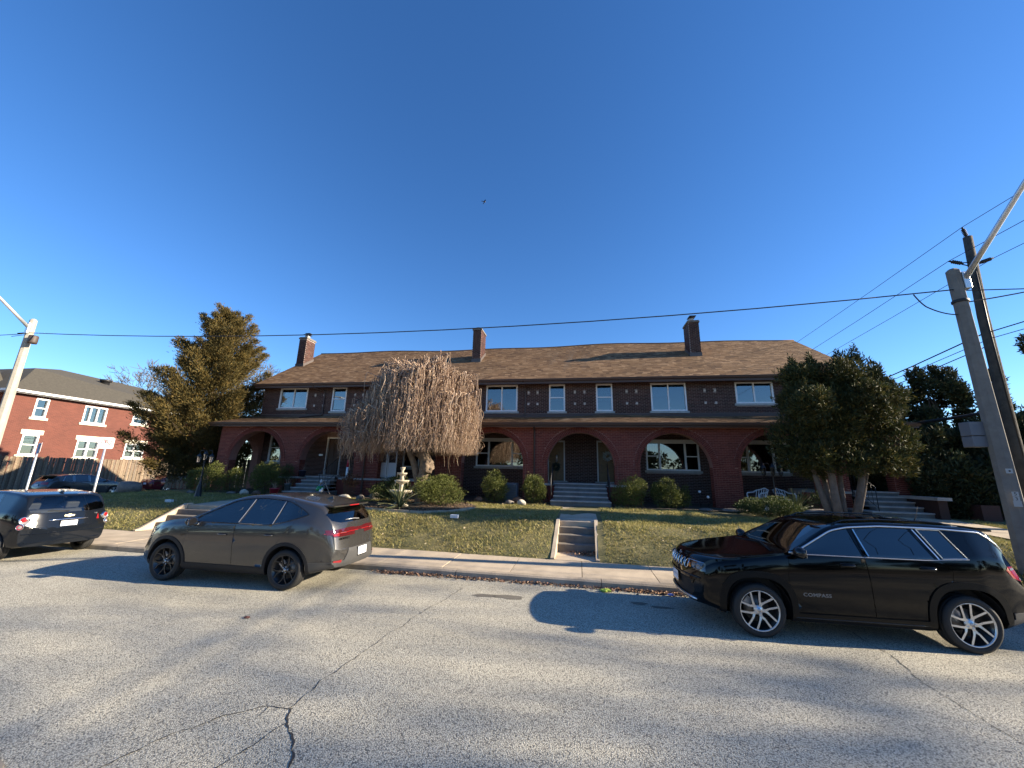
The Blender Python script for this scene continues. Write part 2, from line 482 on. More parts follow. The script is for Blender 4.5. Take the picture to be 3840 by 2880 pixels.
def sk(x, y): return x + 0.022 * (y - 12)
def front_steps(cx, w, label):
    """short flight up the bank: four risers between two sloping cheek walls, then the walk to the porch"""
    t = thing("garden_steps", (cx, 11.6, 0.2), 0, label, "steps", "concrete steps up the front bank")
    ys0 = Ys(cx)
    rz = [0.155, 0.36, 0.55, 0.715, 0.85]; ry = [11.15, 11.47, 11.79, 12.1]
    hw = w / 2
    landing = MB()
    landing.add([(sk(cx - hw, ys0), ys0 + .004, .154), (sk(cx + hw, ys0), ys0 + .004, .154), (sk(cx + hw, 11.15), 11.2, .157), (sk(cx - hw, 11.15), 11.2, .157)], [(0, 1, 2, 3)])
    landing.build("landing", M_concrete, t)
    for k in range(4):
        m = MB(); y0 = ry[k]; y1 = ry[k + 1] + 0.05 if k < 3 else 12.35
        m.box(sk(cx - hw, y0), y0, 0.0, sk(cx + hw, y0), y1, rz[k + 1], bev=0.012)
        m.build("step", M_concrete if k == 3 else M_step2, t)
    for s in (-1, 1):
        m = MB()
        prof = [(ys0 + 0.01, 0.05), (ys0 + 0.01, 0.19), (ys0 + 0.12, 0.215), (12.05, 0.885), (12.3, 0.895), (12.3, 0.05)]
        a = [(sk(cx + s * hw, p[0]), p[0], p[1]) for p in prof]; b2 = [(sk(cx + s * (hw + 0.095), p[0]), p[0], p[1]) for p in prof]
        n_ = len(prof)
        if s < 0: a, b2 = b2, a
        m.add(a + b2, [(i, (i + 1) % n_, (i + 1) % n_ + n_, i + n_) for i in range(n_)] + [tuple(range(n_))[::-1], tuple(range(n_, 2 * n_))])
        m.build("cheek_wall", M_concrete, t)
    return t
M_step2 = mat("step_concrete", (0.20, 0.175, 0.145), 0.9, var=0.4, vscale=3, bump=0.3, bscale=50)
front_steps(-0.10, 1.0, "concrete steps with sloping side walls up the bank to the central porch")
front_steps(-12.84, 1.70, "concrete steps with sloping side walls half hidden behind the grey crossover")
wk = thing("front_walk", (0, 14, 0.85)); wk["kind"] = "structure"
for y0, y1 in ((12.35, 13.45), (13.46, 14.55), (14.56, 15.5)):
    for cx, hw in ((-0.06, 0.58), (-12.75, 0.88)):
        m = MB(); z0, z1 = 0.855 + (y0 - 12.35) * 0.034, 0.855 + (y1 - 12.35) * 0.034
        d = 0.02 * (y0 - 12.35) if cx < -1 else 0
        p = [(cx - hw + d, y0, z0), (cx + hw + d, y0, z0), (cx + hw + d, y1 - .012, z1), (cx - hw + d, y1 - .012, z1)]
        m.add(p + [(q[0], q[1], q[2] - .3) for q in p], [(0, 1, 2, 3), (4, 5, 1, 0), (5, 6, 2, 1), (6, 7, 3, 2), (7, 4, 0, 3)])
        m.build("paving_slab", M_concrete, wk)
for cx, a, b2 in ((0, -1.25, 1.32), (-12.3, -1.0, 0.9)):
    m = MB(); m.box(cx + a, 15.51, 0.7, cx + b2, 16.0, 0.972); m.build("paving_slab", M_concrete, wk)
m = MB(); m.add([(10.6, 12.0, .86), (12.1, 12.0, .86), (12.2, 16.2, 1.03), (10.7, 16.2, 1.03)], [(0, 1, 2, 3)]); m.build("side_walk", M_concrete, wk)

# ================================================================== ROW HOUSE
house = thing("row_house", (-3.0, 19.8, 1.0), 0, "long brown brick row house with arched red brick porch and three chimneys", "house")
M_mortar_red = mat("mortar_red", (0.37, 0.185, 0.145), 0.9, var=0.25, vscale=8)
M_mortar_dark = mat("mortar_dark", (0.36, 0.29, 0.26), 0.9, var=0.3, vscale=6)
M_brick_red = rand_mat("brick_red", [(0.135, 0.030, 0.021), (0.195, 0.046, 0.032), (0.165, 0.037, 0.026), (0.24, 0.062, 0.042), (0.15, 0.034, 0.024)], 0.75, patch=0.2, pscale=0.5, fine=0.25)
M_brick_dark = rand_mat("brick_dark", [(0.048, 0.020, 0.015), (0.080, 0.033, 0.025), (0.060, 0.026, 0.020), (0.105, 0.046, 0.034), (0.034, 0.017, 0.014)], 0.7, patch=0.25, pscale=0.4, fine=0.25)
M_trim = mat("brown_metal_trim", (0.070, 0.040, 0.032), 0.5)
M_stone = mat("sill_stone", (0.42, 0.41, 0.38), 0.8, var=0.25, vscale=5)
M_white = mat("white_vinyl", (0.78, 0.79, 0.79), 0.4)
M_sqstone = mat("accent_stone", (0.62, 0.55, 0.47), 0.8, var=0.2, vscale=9)
M_pane = glass_mat("window_glass", (0.42, 0.47, 0.48), 0.17)
M_blind = mat("window_blind", (0.50, 0.53, 0.54), 0.8)
M_curtain = mat("curtain", (0.34, 0.31, 0.24), 0.85, var=0.3, vscale=12)
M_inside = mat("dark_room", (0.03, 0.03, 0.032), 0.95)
M_black = mat("black_iron", (0.012, 0.012, 0.014), 0.5)

def plate(name, outer, holes, thick, M, m, parent):
    """wall plate with openings, drawn in its own (u, v) plane; M maps (u, v, depth) to the world"""
    cu_ = bpy.data.curves.new("pl", 'CURVE'); cu_.dimensions = '2D'; cu_.fill_mode = 'BOTH'; cu_.extrude = thick / 2
    for poly in [outer] + holes:
        sp = cu_.splines.new('POLY'); sp.points.add(len(poly) - 1); sp.use_cyclic_u = True
        for i, p in enumerate(poly): sp.points[i].co = (p[0], p[1], 0, 1)
    o = bpy.data.objects.new("pl", cu_); COL.objects.link(o)
    me = bpy.data.meshes.new_from_object(o.evaluated_get(bpy.context.evaluated_depsgraph_get()))
    bpy.data.objects.remove(o); bpy.data.curves.remove(cu_)
    me.transform(M); me.materials.clear(); me.materials.append(m); me.name = name
    for p in me.polygons: p.use_smooth = False
    o = link_mesh(name, me, parent, -wloc(parent)); WLOC[o.name] = Vector((0, 0, 0))
    return o
def front_M(y, thick): return Matrix(((1, 0, 0, 0), (0, 0, 1, y + thick / 2), (0, 1, 0, 0), (0, 0, 0, 1)))
def side_M(x, thick): return Matrix(((0, 0, 1, x + thick / 2), (1, 0, 0, 0), (0, 1, 0, 0), (0, 0, 0, 1)))
rect = lambda x0, z0, x1, z1: [(x0, z0), (x1, z0), (x1, z1), (x0, z1)]
def arch_poly(xl, xr, z0, top=4.02, n=28):
    r = (xr - xl) / 2; xc = (xl + xr) / 2; zc = top - r
    return [(xl, z0), (xr, z0)] + [(xc + r * math.cos(a), zc + r * math.sin(a)) for a in frange(0, math.pi, n)]

ARCH = [(-17.75, -14.75), (-13.68, -10.73), (-9.47, -6.6), (-5.34, -2.48), (-1.40, 1.50), (2.55, 5.43), (6.5, 9.30), (10.33, 11.87)]
PY, WY = 17.4, 19.8
pw = plate("porch_wall", rect(-18.5, 0.8, 12.42, 4.3), [arch_poly(a, b2, 0.81) for a, b2 in ARCH], 0.42, front_M(PY, 0.42), M_mortar_red, house)
for sx in (-18.5, 12.0):
    plate("porch_end_wall", rect(PY + 0.43, 0.8, WY - 0.01, 4.3), [arch_poly(PY + 0.6, WY - 0.25, 0.81, 3.7)], 0.42, side_M(sx, 0.42), M_mortar_red, house)
UP = [(-17.47, -15.65, 5.61, 6.82, 's'), (-14.04, -13.15, 5.42, 6.82, 'd'), (-11.53, -10.68, 5.45, 6.82, 'd'), (-8.9, -7.2, 5.38, 6.8, 's'), (-4.88, -3.18, 5.37, 6.79, 's'),
      (-1.5, -0.68, 5.36, 6.78, 'd'), (0.91, 1.72, 5.36, 6.78, 'd'), (3.59, 5.26, 5.36, 6.77, 's'), (7.51, 9.18, 5.71, 6.76, 's'), (11.0, 11.8, 5.4, 6.77, 'd')]
LOW = [(-17.64, -16.82, 2.53, 4.07, 'd'), (-9.35, -8.42, 2.38, 3.95, 'd'), (-5.3, -2.75, 2.52, 3.97, 't'), (3.2, 5.62, 2.49, 3.95, 't'), (7.15, 9.42, 2.48, 3.95, 't')]
DOOR = [(-13.97, -13.06, 1.84, 3.92), (-1.58, -0.71, 1.84, 3.85), (0.87, 1.74, 1.84, 3.86)]
HX0, HX1, HB = -18.58, 12.55, 29.2
main_wall = plate("main_wall", rect(HX0, 0.8, HX1, 6.95), [rect(a, c, b2, d) for a, b2, c, d, k in UP + LOW] + [rect(a, c, b2, d) for a, b2, c, d in DOOR], 0.25, front_M(WY, 0.25), M_mortar_dark, house)
gab = [(WY + 0.26, 0.8), (HB, 0.8), (HB, 7.25), (24.5, 10.3), (WY + 0.26, 7.25)]
for gx in (HX0, HX1 - 0.25):
    plate("gable_wall", gab, [], 0.25, side_M(gx, 0.25), M_mortar_dark, house)
m = MB(); m.box(HX0, HB + 0.01, 0.8, HX1, HB + 0.25, 7.1); m.build("back_wall", M_mortar_dark, house)
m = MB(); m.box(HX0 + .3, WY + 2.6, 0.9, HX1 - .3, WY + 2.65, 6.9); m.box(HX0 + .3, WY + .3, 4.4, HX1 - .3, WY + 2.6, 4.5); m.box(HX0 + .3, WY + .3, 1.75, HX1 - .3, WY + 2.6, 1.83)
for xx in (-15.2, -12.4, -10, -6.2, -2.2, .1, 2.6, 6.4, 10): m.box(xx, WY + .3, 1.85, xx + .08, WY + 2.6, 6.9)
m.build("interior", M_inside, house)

# ---- bricks: real pieces proud of the mortar; the nearest 300 are parts of their own
def brick_boxes(lst, M=None):
    """lst of (x0, z0, x1, z1) at depth 0..-d towards the viewer -> arrays"""
    V, F = [], []
    for x0, z0, x1, z1 in lst:
        b = len(V); d = 0.012 + R.uniform(-0.002, 0.003)
        V += [(x0, 0, z0), (x1, 0, z0), (x1, 0, z1), (x0, 0, z1), (x0, -d, z0), (x1, -d, z0), (x1, -d, z1), (x0, -d, z1)]
        F += [(b + 4, b + 5, b + 6, b + 7), (b, b + 1, b + 5, b + 4), (b + 1, b + 2, b + 6, b + 5), (b + 2, b + 3, b + 7, b + 6), (b + 3, b, b + 4, b + 7)]
    return V, F
def courses(x0, x1, z0, z1, blocked, L=0.205, H=0.059, jt=0.012, ch=0.0715):
    """running bond; blocked(za, zb) gives x-intervals kept free; returns [(x0,z0,x1,z1,full)]"""
    out = []; row = 0; z = z0
    while z + H <= z1 + 1e-6:
        iv = sorted(blocked(z, z + H)); free = []; c = x0
        for a, b2 in iv:
            if b2 <= c: continue
            if a > c: free.append((c, min(a, x1)))
            c = max(c, b2)
        if c < x1: free.append((c, x1))
        for a, b2 in free:
            if b2 - a < 0.05: continue
            st = L + jt
            k = math.floor((a - (row % 2) * st / 2) / st)
            p = k * st + (row % 2) * st / 2
            while p < b2:
                q0, q1 = max(a + .004, p + jt / 2), min(b2 - .004, p + st - jt / 2)
                if q1 - q0 > 0.035: out.append((q0, z, q1, z + H, q1 - q0 > L - 0.01))
                p += st
        z += ch; row += 1
    return out
RING = 0.24
def arch_block(za, zb):
    iv = []
    for xl, xr in ARCH:
        r = (xr - xl) / 2; xc = (xl + xr) / 2; zc = 4.02 - r
        if zb <= zc: iv.append((xl - (0.115 if za > zc - 1.4 else 0.0), xr + (0.115 if za > zc - 1.4 else 0.0)))
        else:
            zz = max(za, zc) - zc
            Rr = r + RING
            if zz < Rr:
                h = math.sqrt(Rr * Rr - zz * zz); iv.append((xc - h, xc + h))
    return iv
pb = courses(-18.5, 12.42, 0.86, 4.27, arch_block)
camx = lambda b: (b[0] + b[2]) / 2
pb.sort(key=lambda b: (not b[4], (camx(b) - 1.5) ** 2 + 0.3 * (b[1] - 2.9) ** 2))
own, rest = pb[:300], pb[300:]
V, F = brick_boxes([(-0.1025, -0.0295, 0.1025, 0.0295)])
bme = bpy.data.meshes.new("brick"); bme.from_pydata(V, [], F); bme.materials.append(M_brick_red)
for b in own:
    link_mesh("brick", bme, pw, (camx(b), PY, (b[1] + b[3]) / 2))
V, F = brick_boxes([b[:4] for b in rest]); V = np.array(V); V[:, 1] += PY
np_mesh("brickwork", V, F, M_brick_red, pw, kind="stuff")
# arch rings: two rows of bricks on edge, and headers down the jambs
V, F = [], []
for xl, xr in ARCH:
    r = (xr - xl) / 2; xc = (xl + xr) / 2; zc = 4.02 - r
    for r0, r1 in ((r + 0.006, r + 0.112), (r + 0.124, r + RING - 0.006)):
        n_ = int(math.pi * r0 / 0.0715)
        for k in range(n_):
            a0, a1 = math.pi * (k + 0.09) / n_, math.pi * (k + 0.91) / n_
            b = len(V); d = 0.034
            for dd in (0, -d):
                for aa, rr in ((a0, r0), (a1, r0), (a1, r1), (a0, r1)):
                    V.append((xc + rr * math.cos(aa), PY + dd, zc + rr * math.sin(aa)))
            F += [(b + 7, b + 6, b + 5, b + 4), (b, b + 4, b + 5, b + 1), (b + 1, b + 5, b + 6, b + 2), (b + 2, b + 6, b + 7, b + 3), (b + 3, b + 7, b + 4, b)]
    z = zc - 0.0715
    while z > zc - 1.42:
        for xa in (xl - 0.108, xr + 0.006):
            b = len(V); x0, x1, z0, z1 = xa, xa + 0.102, z, z + 0.059
            V += [(x0, PY, z0), (x1, PY, z0), (x1, PY, z1), (x0, PY, z1), (x0, PY - .016, z0), (x1, PY - .016, z0), (x1, PY - .016, z1), (x0, PY - .016, z1)]
            F += [(b + 4, b + 5, b + 6, b + 7), (b, b + 1, b + 5, b + 4), (b + 1, b + 2, b + 6, b + 5), (b + 2, b + 3, b + 7, b + 6), (b + 3, b, b + 4, b + 7)]
        z -= 0.0715
np_mesh("arch_ring", V, F, M_brick_red, pw, kind="stuff")
# jamb sides that can be seen through each arch
V, F = [], []
for xl, xr in ARCH:
    for xs_, s in ((xl, 1), (xr, -1)):
        z = 0.9; row = 0
        while z < 4.02 - (xr - xl) / 2:
            for y0, y1 in (((PY + .01, PY + .205), (PY + .217, PY + .41)) if row % 2 else ((PY + .01, PY + .1), (PY + .112, PY + .31), (PY + .322, PY + .41))):
                b = len(V); x0, x1 = xs_, xs_ + s * 0.007
                V += [(x1, y0, z), (x1, y1, z), (x1, y1, z + .059), (x1, y0, z + .059), (x0, y0, z), (x0, y1, z), (x0, y1, z + .059), (x0, y0, z + .059)]
                F += [(b, b + 1, b + 2, b + 3), (b + 4, b + 5, b + 1, b), (b + 5, b + 6, b + 2, b + 1), (b + 6, b + 7, b + 3, b + 2), (b + 7, b + 4, b, b + 3)]
            z += 0.0715; row += 1
np_mesh("jamb_bricks", V, F, M_brick_red, pw, kind="stuff")
# dark bricks of the main wall
SQ = [(-15.14, -14.56), (-12.6, -12.11), (-9.9, -9.4), (-6.4, -5.9), (-2.59, -2.11), (-0.17, 0.32), (2.42, 2.9), (6.12, 6.6), (9.85, 10.33)]
def main_block(za, zb):
    iv = [(a - .01, b2 + .01) for a, b2, c, d, k in UP + LOW if c - 0.13 < zb and d > za] + [(a - .01, b2 + .01) for a, b2, c, d in DOOR if c < zb and d > za]
    iv += [(q - 0.052, q + 0.052) for p in SQ for q in p for zc in (6.37, 5.75) if zc - .05 < zb and zc + .05 > za]
    return iv
mbk = courses(HX0, HX1, 5.27, 6.9, main_block)
mbk.sort(key=lambda b: (not b[4], (camx(b) - 1.0) ** 2 + (b[1] - 5.9) ** 2))
V, F = brick_boxes([(-0.1025, -0.0295, 0.1025, 0.0295)])
bme2 = bpy.data.meshes.new("brick"); bme2.from_pydata(V, [], F); bme2.materials.append(M_brick_dark)
for b in mbk[:300]: link_mesh("brick", bme2, main_wall, (camx(b), WY, (b[1] + b[3]) / 2))
V, F = brick_boxes([b[:4] for b in mbk[300:]] + [b[:4] for b in courses(HX0, HX1, 0.9, 4.3, main_block)]); V = np.array(V); V[:, 1] += WY
np_mesh("brickwork", V, F, M_brick_dark, main_wall, kind="stuff")
for p in SQ:
    for q in p:
        for zc in (6.37, 5.75):
            m = MB(); m.box(q - .046, WY - .03, zc - .046, q + .046, WY + .02, zc + .046); m.build("accent_stone", M_sqstone, house)

def window(x0, x1, z0, z1, kind, fill=None, y=WY):
    fw = 0.065
    f = MB(); yf, yb = y - 0.025, y + 0.09
    f.box(x0, yf, z0, x0 + fw, yb, z1); f.box(x1 - fw, yf, z0, x1, yb, z1)
    f.box(x0 + fw, yf, z0, x1 - fw, yb, z0 + fw); f.box(x0 + fw, yf, z1 - fw, x1 - fw, yb, z1)
    zi0, zi1, xi0, xi1 = z0 + fw, z1 - fw, x0 + fw, x1 - fw
    panes = []
    if kind == 's':
        xm = (x0 + x1) / 2; f.box(xm - .03, yf + .03, zi0, xm + .03, yb - .01, zi1)
        panes = [(xi0, zi0, xm - .03, zi1), (xm + .03, zi0, xi1, zi1)]
    elif kind == 'd':
        zm = (z0 + z1) / 2 + 0.02; f.box(xi0, yf + .03, zm - .025, xi1, yb - .01, zm + .025)
        panes = [(xi0, zi0, xi1, zm - .025), (xi0, zm + .025, xi1, zi1)]
    else:
        w = x1 - x0; a, b2 = x0 + w * 0.26, x0 + w * 0.745
        for q in (a, b2): f.box(q - .04, yf, zi0, q + .04, yb, zi1 - .12)
        f.box(xi0, yf, zi1 - .12, xi1, yb, zi1)
        zt = zi1 - .12; zm = (zi0 + zt) / 2
        for q0, q1 in ((xi0, a - .04), (b2 + .04, xi1)):
            f.box(q0, yf + .03, zm - .025, q1, yb - .01, zm + .025)
            panes += [(q0, zi0, q1, zm - .025), (q0, zm + .025, q1, zt)]
        panes.append((a + .04, zi0, b2 - .04, zt))
    w = f.build("window", M_white, house)
    for a, c, b2, d in panes:
        p = MB(); p.box(a - .005, y + .045, c - .005, b2 + .005, y + .052, d + .005); p.build("pane", M_pane, w)
    s = MB(); s.box(x0 - .09, y - .07, z0 - .115, (x0 + x1) / 2 - .003, y + .1, z0 - .004, bev=.008); s.box((x0 + x1) / 2 + .003, y - .07, z0 - .115, x1 + .09, y + .1, z0 - .004, bev=.008); s.build("sill", M_stone, w)
    if fill:
        for a, b2, zb, m_ in fill:
            q = MB(); xa, xb = lerp(xi0, xi1, a), lerp(xi0, xi1, b2); zb = lerp(zi0, zi1, zb)
            n_ = max(3, int((zi1 - zb) / .05)) if m_ is M_blind else max(4, int((xb - xa) / .07))
            if m_ is M_blind:
                for k in range(n_):
                    za = zb + (zi1 - zb) * k / n_; zc = zb + (zi1 - zb) * (k + 1) / n_
                    q.add([(xa, y + .12, za), (xb, y + .12, za), (xb, y + .128, zc), (xa, y + .128, zc)], [(0, 1, 2, 3)])
            else:
                for k in range(n_):
                    p0, p1 = xa + (xb - xa) * k / n_, xa + (xb - xa) * (k + 1) / n_
                    q.add([(p0, y + .12 + .025 * (k % 2), zb), (p1, y + .12 + .025 * ((k + 1) % 2), zb), (p1, y + .12 + .025 * ((k + 1) % 2), zi1), (p0, y + .12 + .025 * (k % 2), zi1)], [(0, 1, 2, 3)])
            q.build("blind" if m_ is M_blind else "curtain", m_, w)
    return w
BL, CU = M_blind, M_curtain
FILL = [[(.5, 1, .45, BL)], [(0, 1, .5, BL), (0, 1, 0.0, BL)][:1], [(0, 1, .05, BL)], None, [(.5, 1, .04, BL), (0, .08, 0, CU)], [(0, 1, .42, BL)], [(0, 1, .40, BL)], [(.5, 1, .03, BL), (0, .5, .55, BL)], [(.5, 1, .03, BL)], [(0, 1, .5, BL)]]
for wd, fl in zip(UP, FILL): window(*wd[:5], fl)
for wd, fl in zip(LOW, [None, None, None, [(0, .9, 0, CU)], [(.3, .55, 0, CU)]]): window(*wd[:5], fl)

# ---- doors
M_doorO = mat("varnished_oak", (0.20, 0.12, 0.045), 0.45, var=0.35, vscale=6)
M_doorD = mat("dark_brown_door", (0.055, 0.028, 0.02), 0.45)
M_wframe = mat("door_frame_paint", (0.55, 0.56, 0.56), 0.5)
M_brass = mat("brass", (0.5, 0.36, 0.14), 0.3, metal=1)
for k, (x0, x1, z0, z1) in enumerate(DOOR):
    d = MB(); md = M_doorD if k == 0 else M_doorO
    d.box(x0 + .06, WY + .07, z0, x1 - .06, WY + .115, z1 - .06)
    w = x1 - x0 - .12
    dr = d.build("door", md, house)
    for (u0, u1) in ((.1, .46), (.54, .9)):
        for (v0, v1) in ((.05, .4), (.45, .78), (.83, .95)):
            p = MB(); p.box(x0 + .06 + w * u0, WY + .055, z0 + v0 * (z1 - z0 - .06), x0 + .06 + w * u1, WY + .07, z0 + v1 * (z1 - z0 - .06), bev=.008); p.build("panel", md, dr)
    f = MB(); f.box(x0, WY - .03, z0, x0 + .058, WY + .1, z1); f.box(x1 - .058, WY - .03, z0, x1, WY + .1, z1); f.box(x0 + .058, WY - .03, z1 - .058, x1 - .058, WY + .1, z1)
    f.build("door_frame", M_wframe, dr)
    h = MB(); hx = x0 + .12 if k == 1 else x1 - .13
    h.lathe([(0, 0), (.022, .0), (.012, .02), (.028, .05), (0, .07)], 10, Matrix.Translation((hx, WY + .068, z0 + .98)) @ Matrix.Rotation(rad(90), 4, 'X')); h.build("door_knob", M_brass, dr)
    s = MB(); s.box(x0 - .12, WY - .28, z0 - .005, x1 + .12, WY - .02, z0 + .05); s.build("threshold", M_step, dr)

# ---- porch floors, stone ledge and steps to the porch
for a, b2 in ((-14.75, -6.6), (-2.45, 2.55), (9.25, 12.0)):
    m = MB(); m.box(a, PY + .43, 1.6, b2, WY - .005, 1.825); m.build("porch_floor", M_step, house)
for a, b2 in ((-14.72, -13.2), (-11.45, -10.7), (-10.7, -6.6), (-1.95, -1.12), (1.14, 2.5), (9.3, 10.33)):
    m = MB(); m.box(a, PY - .05, 1.715, b2, PY + .3, 1.80); m.build("stone_ledge", M_step, house)
for a, b2 in ((-13.66, -10.75), (-9.45, -6.62), (-1.38, 1.48), (8.8, 9.28)):
    m = MB(); m.box(a, PY + .02, 0.8, b2, PY + .4, 1.72); m.build("base_wall", M_brick_red, house)
def porch_steps(cx, w0, w1, label, y0=15.92, yt=17.25):
    t = thing("porch_steps", (cx, 16.5, 1.0), 0, label, "steps", "stone steps up to the porches")
    zs = [1.19, 1.35, 1.51, 1.67, 1.83]; n_ = 5
    for k in range(n_):
        ya = y0 + 0.32 * k - (0.05 if k == 0 else 0); w = w0 if k == 0 else w1
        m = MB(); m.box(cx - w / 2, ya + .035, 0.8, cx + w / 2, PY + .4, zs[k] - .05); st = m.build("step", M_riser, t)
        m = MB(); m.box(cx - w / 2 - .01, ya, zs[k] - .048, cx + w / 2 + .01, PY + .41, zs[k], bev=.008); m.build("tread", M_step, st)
    return t
porch_steps(0.02, 2.34, 2.16, "broad grey stone steps up to the central arch with two doors")
porch_steps(-12.3, 1.7, 1.5, "grey stone steps beside the green pot up to the brown door")
porch_steps(11.1, 2.2, 1.45, "shaded stone steps behind the multi-trunk cedar", 15.95)
# iron handrails
def handrail(x, label, y0=16.05, y1=17.25, z0=1.05, z1=1.85):
    t = thing("handrail", (x, y0, z0), 0, label, "handrail", "iron handrails beside porch steps")
    m = MB(); m.tube([(x, y0, z0 - .1), (x, y0, z0 + .95), (x, y1, z1 + .85), (x, y1, z1 - .1)], 0.014, 6); m.tube([(x, y0, z0 + .25), (x, y1, z1 + .15)], .01, 6); m.build("rail", M_black, t)
    for k in range(1, 6):
        b = MB(); yy = lerp(y0, y1, k / 6); b.tube([(x, yy, lerp(z0 + .25, z1 + .15, k / 6)), (x, yy, lerp(z0 + .95, z1 + .85, k / 6))], .007, 5); b.build("baluster", M_black, t)
handrail(-1.14, "black iron handrail left of the central porch steps")
handrail(1.17, "black iron handrail right of the central porch steps")
handrail(-11.5, "black iron handrail beside the steps to the brown door")
handrail(10.3, "black iron handrail next to the cedar trunks")

# ---- roofs with separate shingles
M_roofbase = mat("roof_felt", (0.10, 0.07, 0.045), 0.9)
M_shingle = rand_mat("shingle", [(0.175, 0.098, 0.048), (0.235, 0.138, 0.068), (0.115, 0.064, 0.034), (0.20, 0.115, 0.056), (0.33, 0.21, 0.115), (0.14, 0.078, 0.04)], 0.9, patch=0.16, pscale=0.5, fine=0.3, fscale=90)
def sag(x): return 0.05 * math.sin(x * .33 + .6) + 0.035 * math.sin(x * .85)
def roof_plane(x0, x1, e, r, name="roof", parent=None, m=None):
    """front slope from eave e=(y,z) to top r=(y,z)"""
    e, r = Vector((0, e[0], e[1])), Vector((0, r[0], r[1])); v = (r - e); L = v.length; v.normalize(); nn = Vector((1, 0, 0)).cross(v)
    b = MB()
    n_ = 32; xs_ = frange(x0, x1, n_); up_ = lambda x: r + Vector((x, 0, sag(x)))
    P = [e + Vector((x, 0, 0)) for x in xs_] + [up_(x) for x in xs_]; P += [p - nn * .1 for p in P]; k = n_ + 1
    for i in range(n_): pass
    b.add(P, [(i, i + 1, k + i + 1, k + i) for i in range(n_)] + [(3 * k + i, 3 * k + i + 1, 2 * k + i + 1, 2 * k + i) for i in range(n_)] + [(i, 2 * k + i, 2 * k + i + 1, i + 1) for i in range(n_)] + [(k + i + 1, 3 * k + i + 1, 3 * k + i, k + i) for i in range(n_)] + [(0, k, 3 * k, 2 * k), (n_, 2 * k + n_, 3 * k + n_, k + n_)])
    return b.build(name, m or M_roofbase, parent), e, v, nn, L
def shingles(roof, x0, x1, e, v, nn, L, n_own=0, cx=0, ex=0.14):
    V, F, own = [], [], []
    n_ = int(L / ex); ex = L / n_
    for i in range(n_):
        p = x0 - R.uniform(0, .3)
        while p < x1:
            w = R.choice((.17, .2, .25, .3, .36)); a, b2 = max(x0, p), min(x1, p + w - .006); p += w
            if b2 - a < .03: continue
            own.append((i, a, b2, R.uniform(.012, .016)))
    own.sort(key=lambda q: abs((q[1] + q[2]) / 2 - cx) + q[0] * .12)
    me = bpy.data.meshes.new("shingle")
    def quad(a, b2, t, s0, off=0.0):
        sg_ = sag((a + b2) / 2 + off) / L; lo, hi = e + v * s0 + Vector((0, 0, sg_ * s0)), e + v * (s0 + ex * 1.04) + Vector((0, 0, sg_ * (s0 + ex)))
        return [lo + Vector((a, 0, 0)) + nn * .002, lo + Vector((b2, 0, 0)) + nn * .002, lo + Vector((b2, 0, 0)) + nn * t, lo + Vector((a, 0, 0)) + nn * t,
                hi + Vector((b2, 0, 0)) + nn * .003, hi + Vector((a, 0, 0)) + nn * .003]
    q = quad(-.1, .1, .014, 0); q = [p - e for p in q]
    me.from_pydata(q, [], [(0, 1, 2, 3), (3, 2, 4, 5)]); me.materials.append(M_shingle)
    for i, a, b2, t in own[:n_own]:
        o = link_mesh("shingle", me, roof, e + v * (ex * i) + Vector(((a + b2) / 2, 0, sag((a + b2) / 2) * ex * i / L)) - WLOC[roof.name]); o.scale = ((b2 - a) / .2, 1, 1)
    for i, a, b2, t in own[n_own:]:
        b = len(V); V += quad(a, b2, t, ex * i); F += [(b, b + 1, b + 2, b + 3), (b + 3, b + 2, b + 4, b + 5)]
    np_mesh("shingle_courses", [tuple(p) for p in V], F, M_shingle, roof, kind="stuff")
RX0, RX1 = -18.74, 12.85
rf, e, v, nn, L = roof_plane(RX0, RX1, (19.2, 6.97), (24.5, 10.45), "roof", house)
shingles(rf, RX0, RX1, e, v, nn, L, 300, 2.0)
m = MB(); m.add([(q_, y_, z_ + (sag(q_) if y_ < 25 else 0)) for q_ in frange(RX0, RX1, 40) for y_, z_ in ((24.5, 10.45), (29.9, 6.9))], [(2 * i, 2 * i + 2, 2 * i + 3, 2 * i + 1) for i in range(40)]); m.build("back_roof", M_shingle, house)
m = MB(); m.tube([(q_, 24.5, 10.46 + sag(q_)) for q_ in frange(RX0, RX1, 40)], 0.05, 8); m.build("ridge_cap", M_shingle, house)
prf, e, v, nn, L = roof_plane(-18.85, 12.75, (16.98, 4.42), (19.79, 5.08), "porch_roof", house)
shingles(prf, -18.85, 12.75, e, v, nn, L, 0, 0)
m = MB(); m.box(HX0 + .01, WY - .03, 5.06, HX1, WY - .004, 5.25); m.build("flashing", M_trim, house)
m = MB(); m.box(-18.8, PY - .3, 4.26, 12.7, WY - .01, 4.30); m.build("porch_ceiling", M_trim, house)
m = MB(); m.box(RX0 + .02, 19.22, 6.80, RX1 - .02, WY - .005, 6.84); m.build("soffit", M_trim, house)
def gutter(y, z, x0, x1):
    g = MB(); pf = [(0, 0), (0, -.11), (-.09, -.11), (-.125, -.02), (-.125, .0), (-.11, .0), (-.085, -.095), (-.012, -.095)]
    n_ = len(pf)
    a = [(x0, y + p[0], z + p[1]) for p in pf]; b2 = [(x1, y + p[0], z + p[1]) for p in pf]
    g.add(a + b2, [(i, (i + 1) % n_, (i + 1) % n_ + n_, i + n_) for i in range(n_)] + [tuple(range(n_))[::-1], tuple(range(n_, 2 * n_))])
    g.build("gutter", M_trim, house)
gutter(19.2, 6.96, RX0, RX1); gutter(16.98, 4.40, -18.85, 12.75)
m = MB(); m.box(RX0, 19.21, 6.72, RX1, 19.24, 6.96); m.build("fascia", M_trim, house)
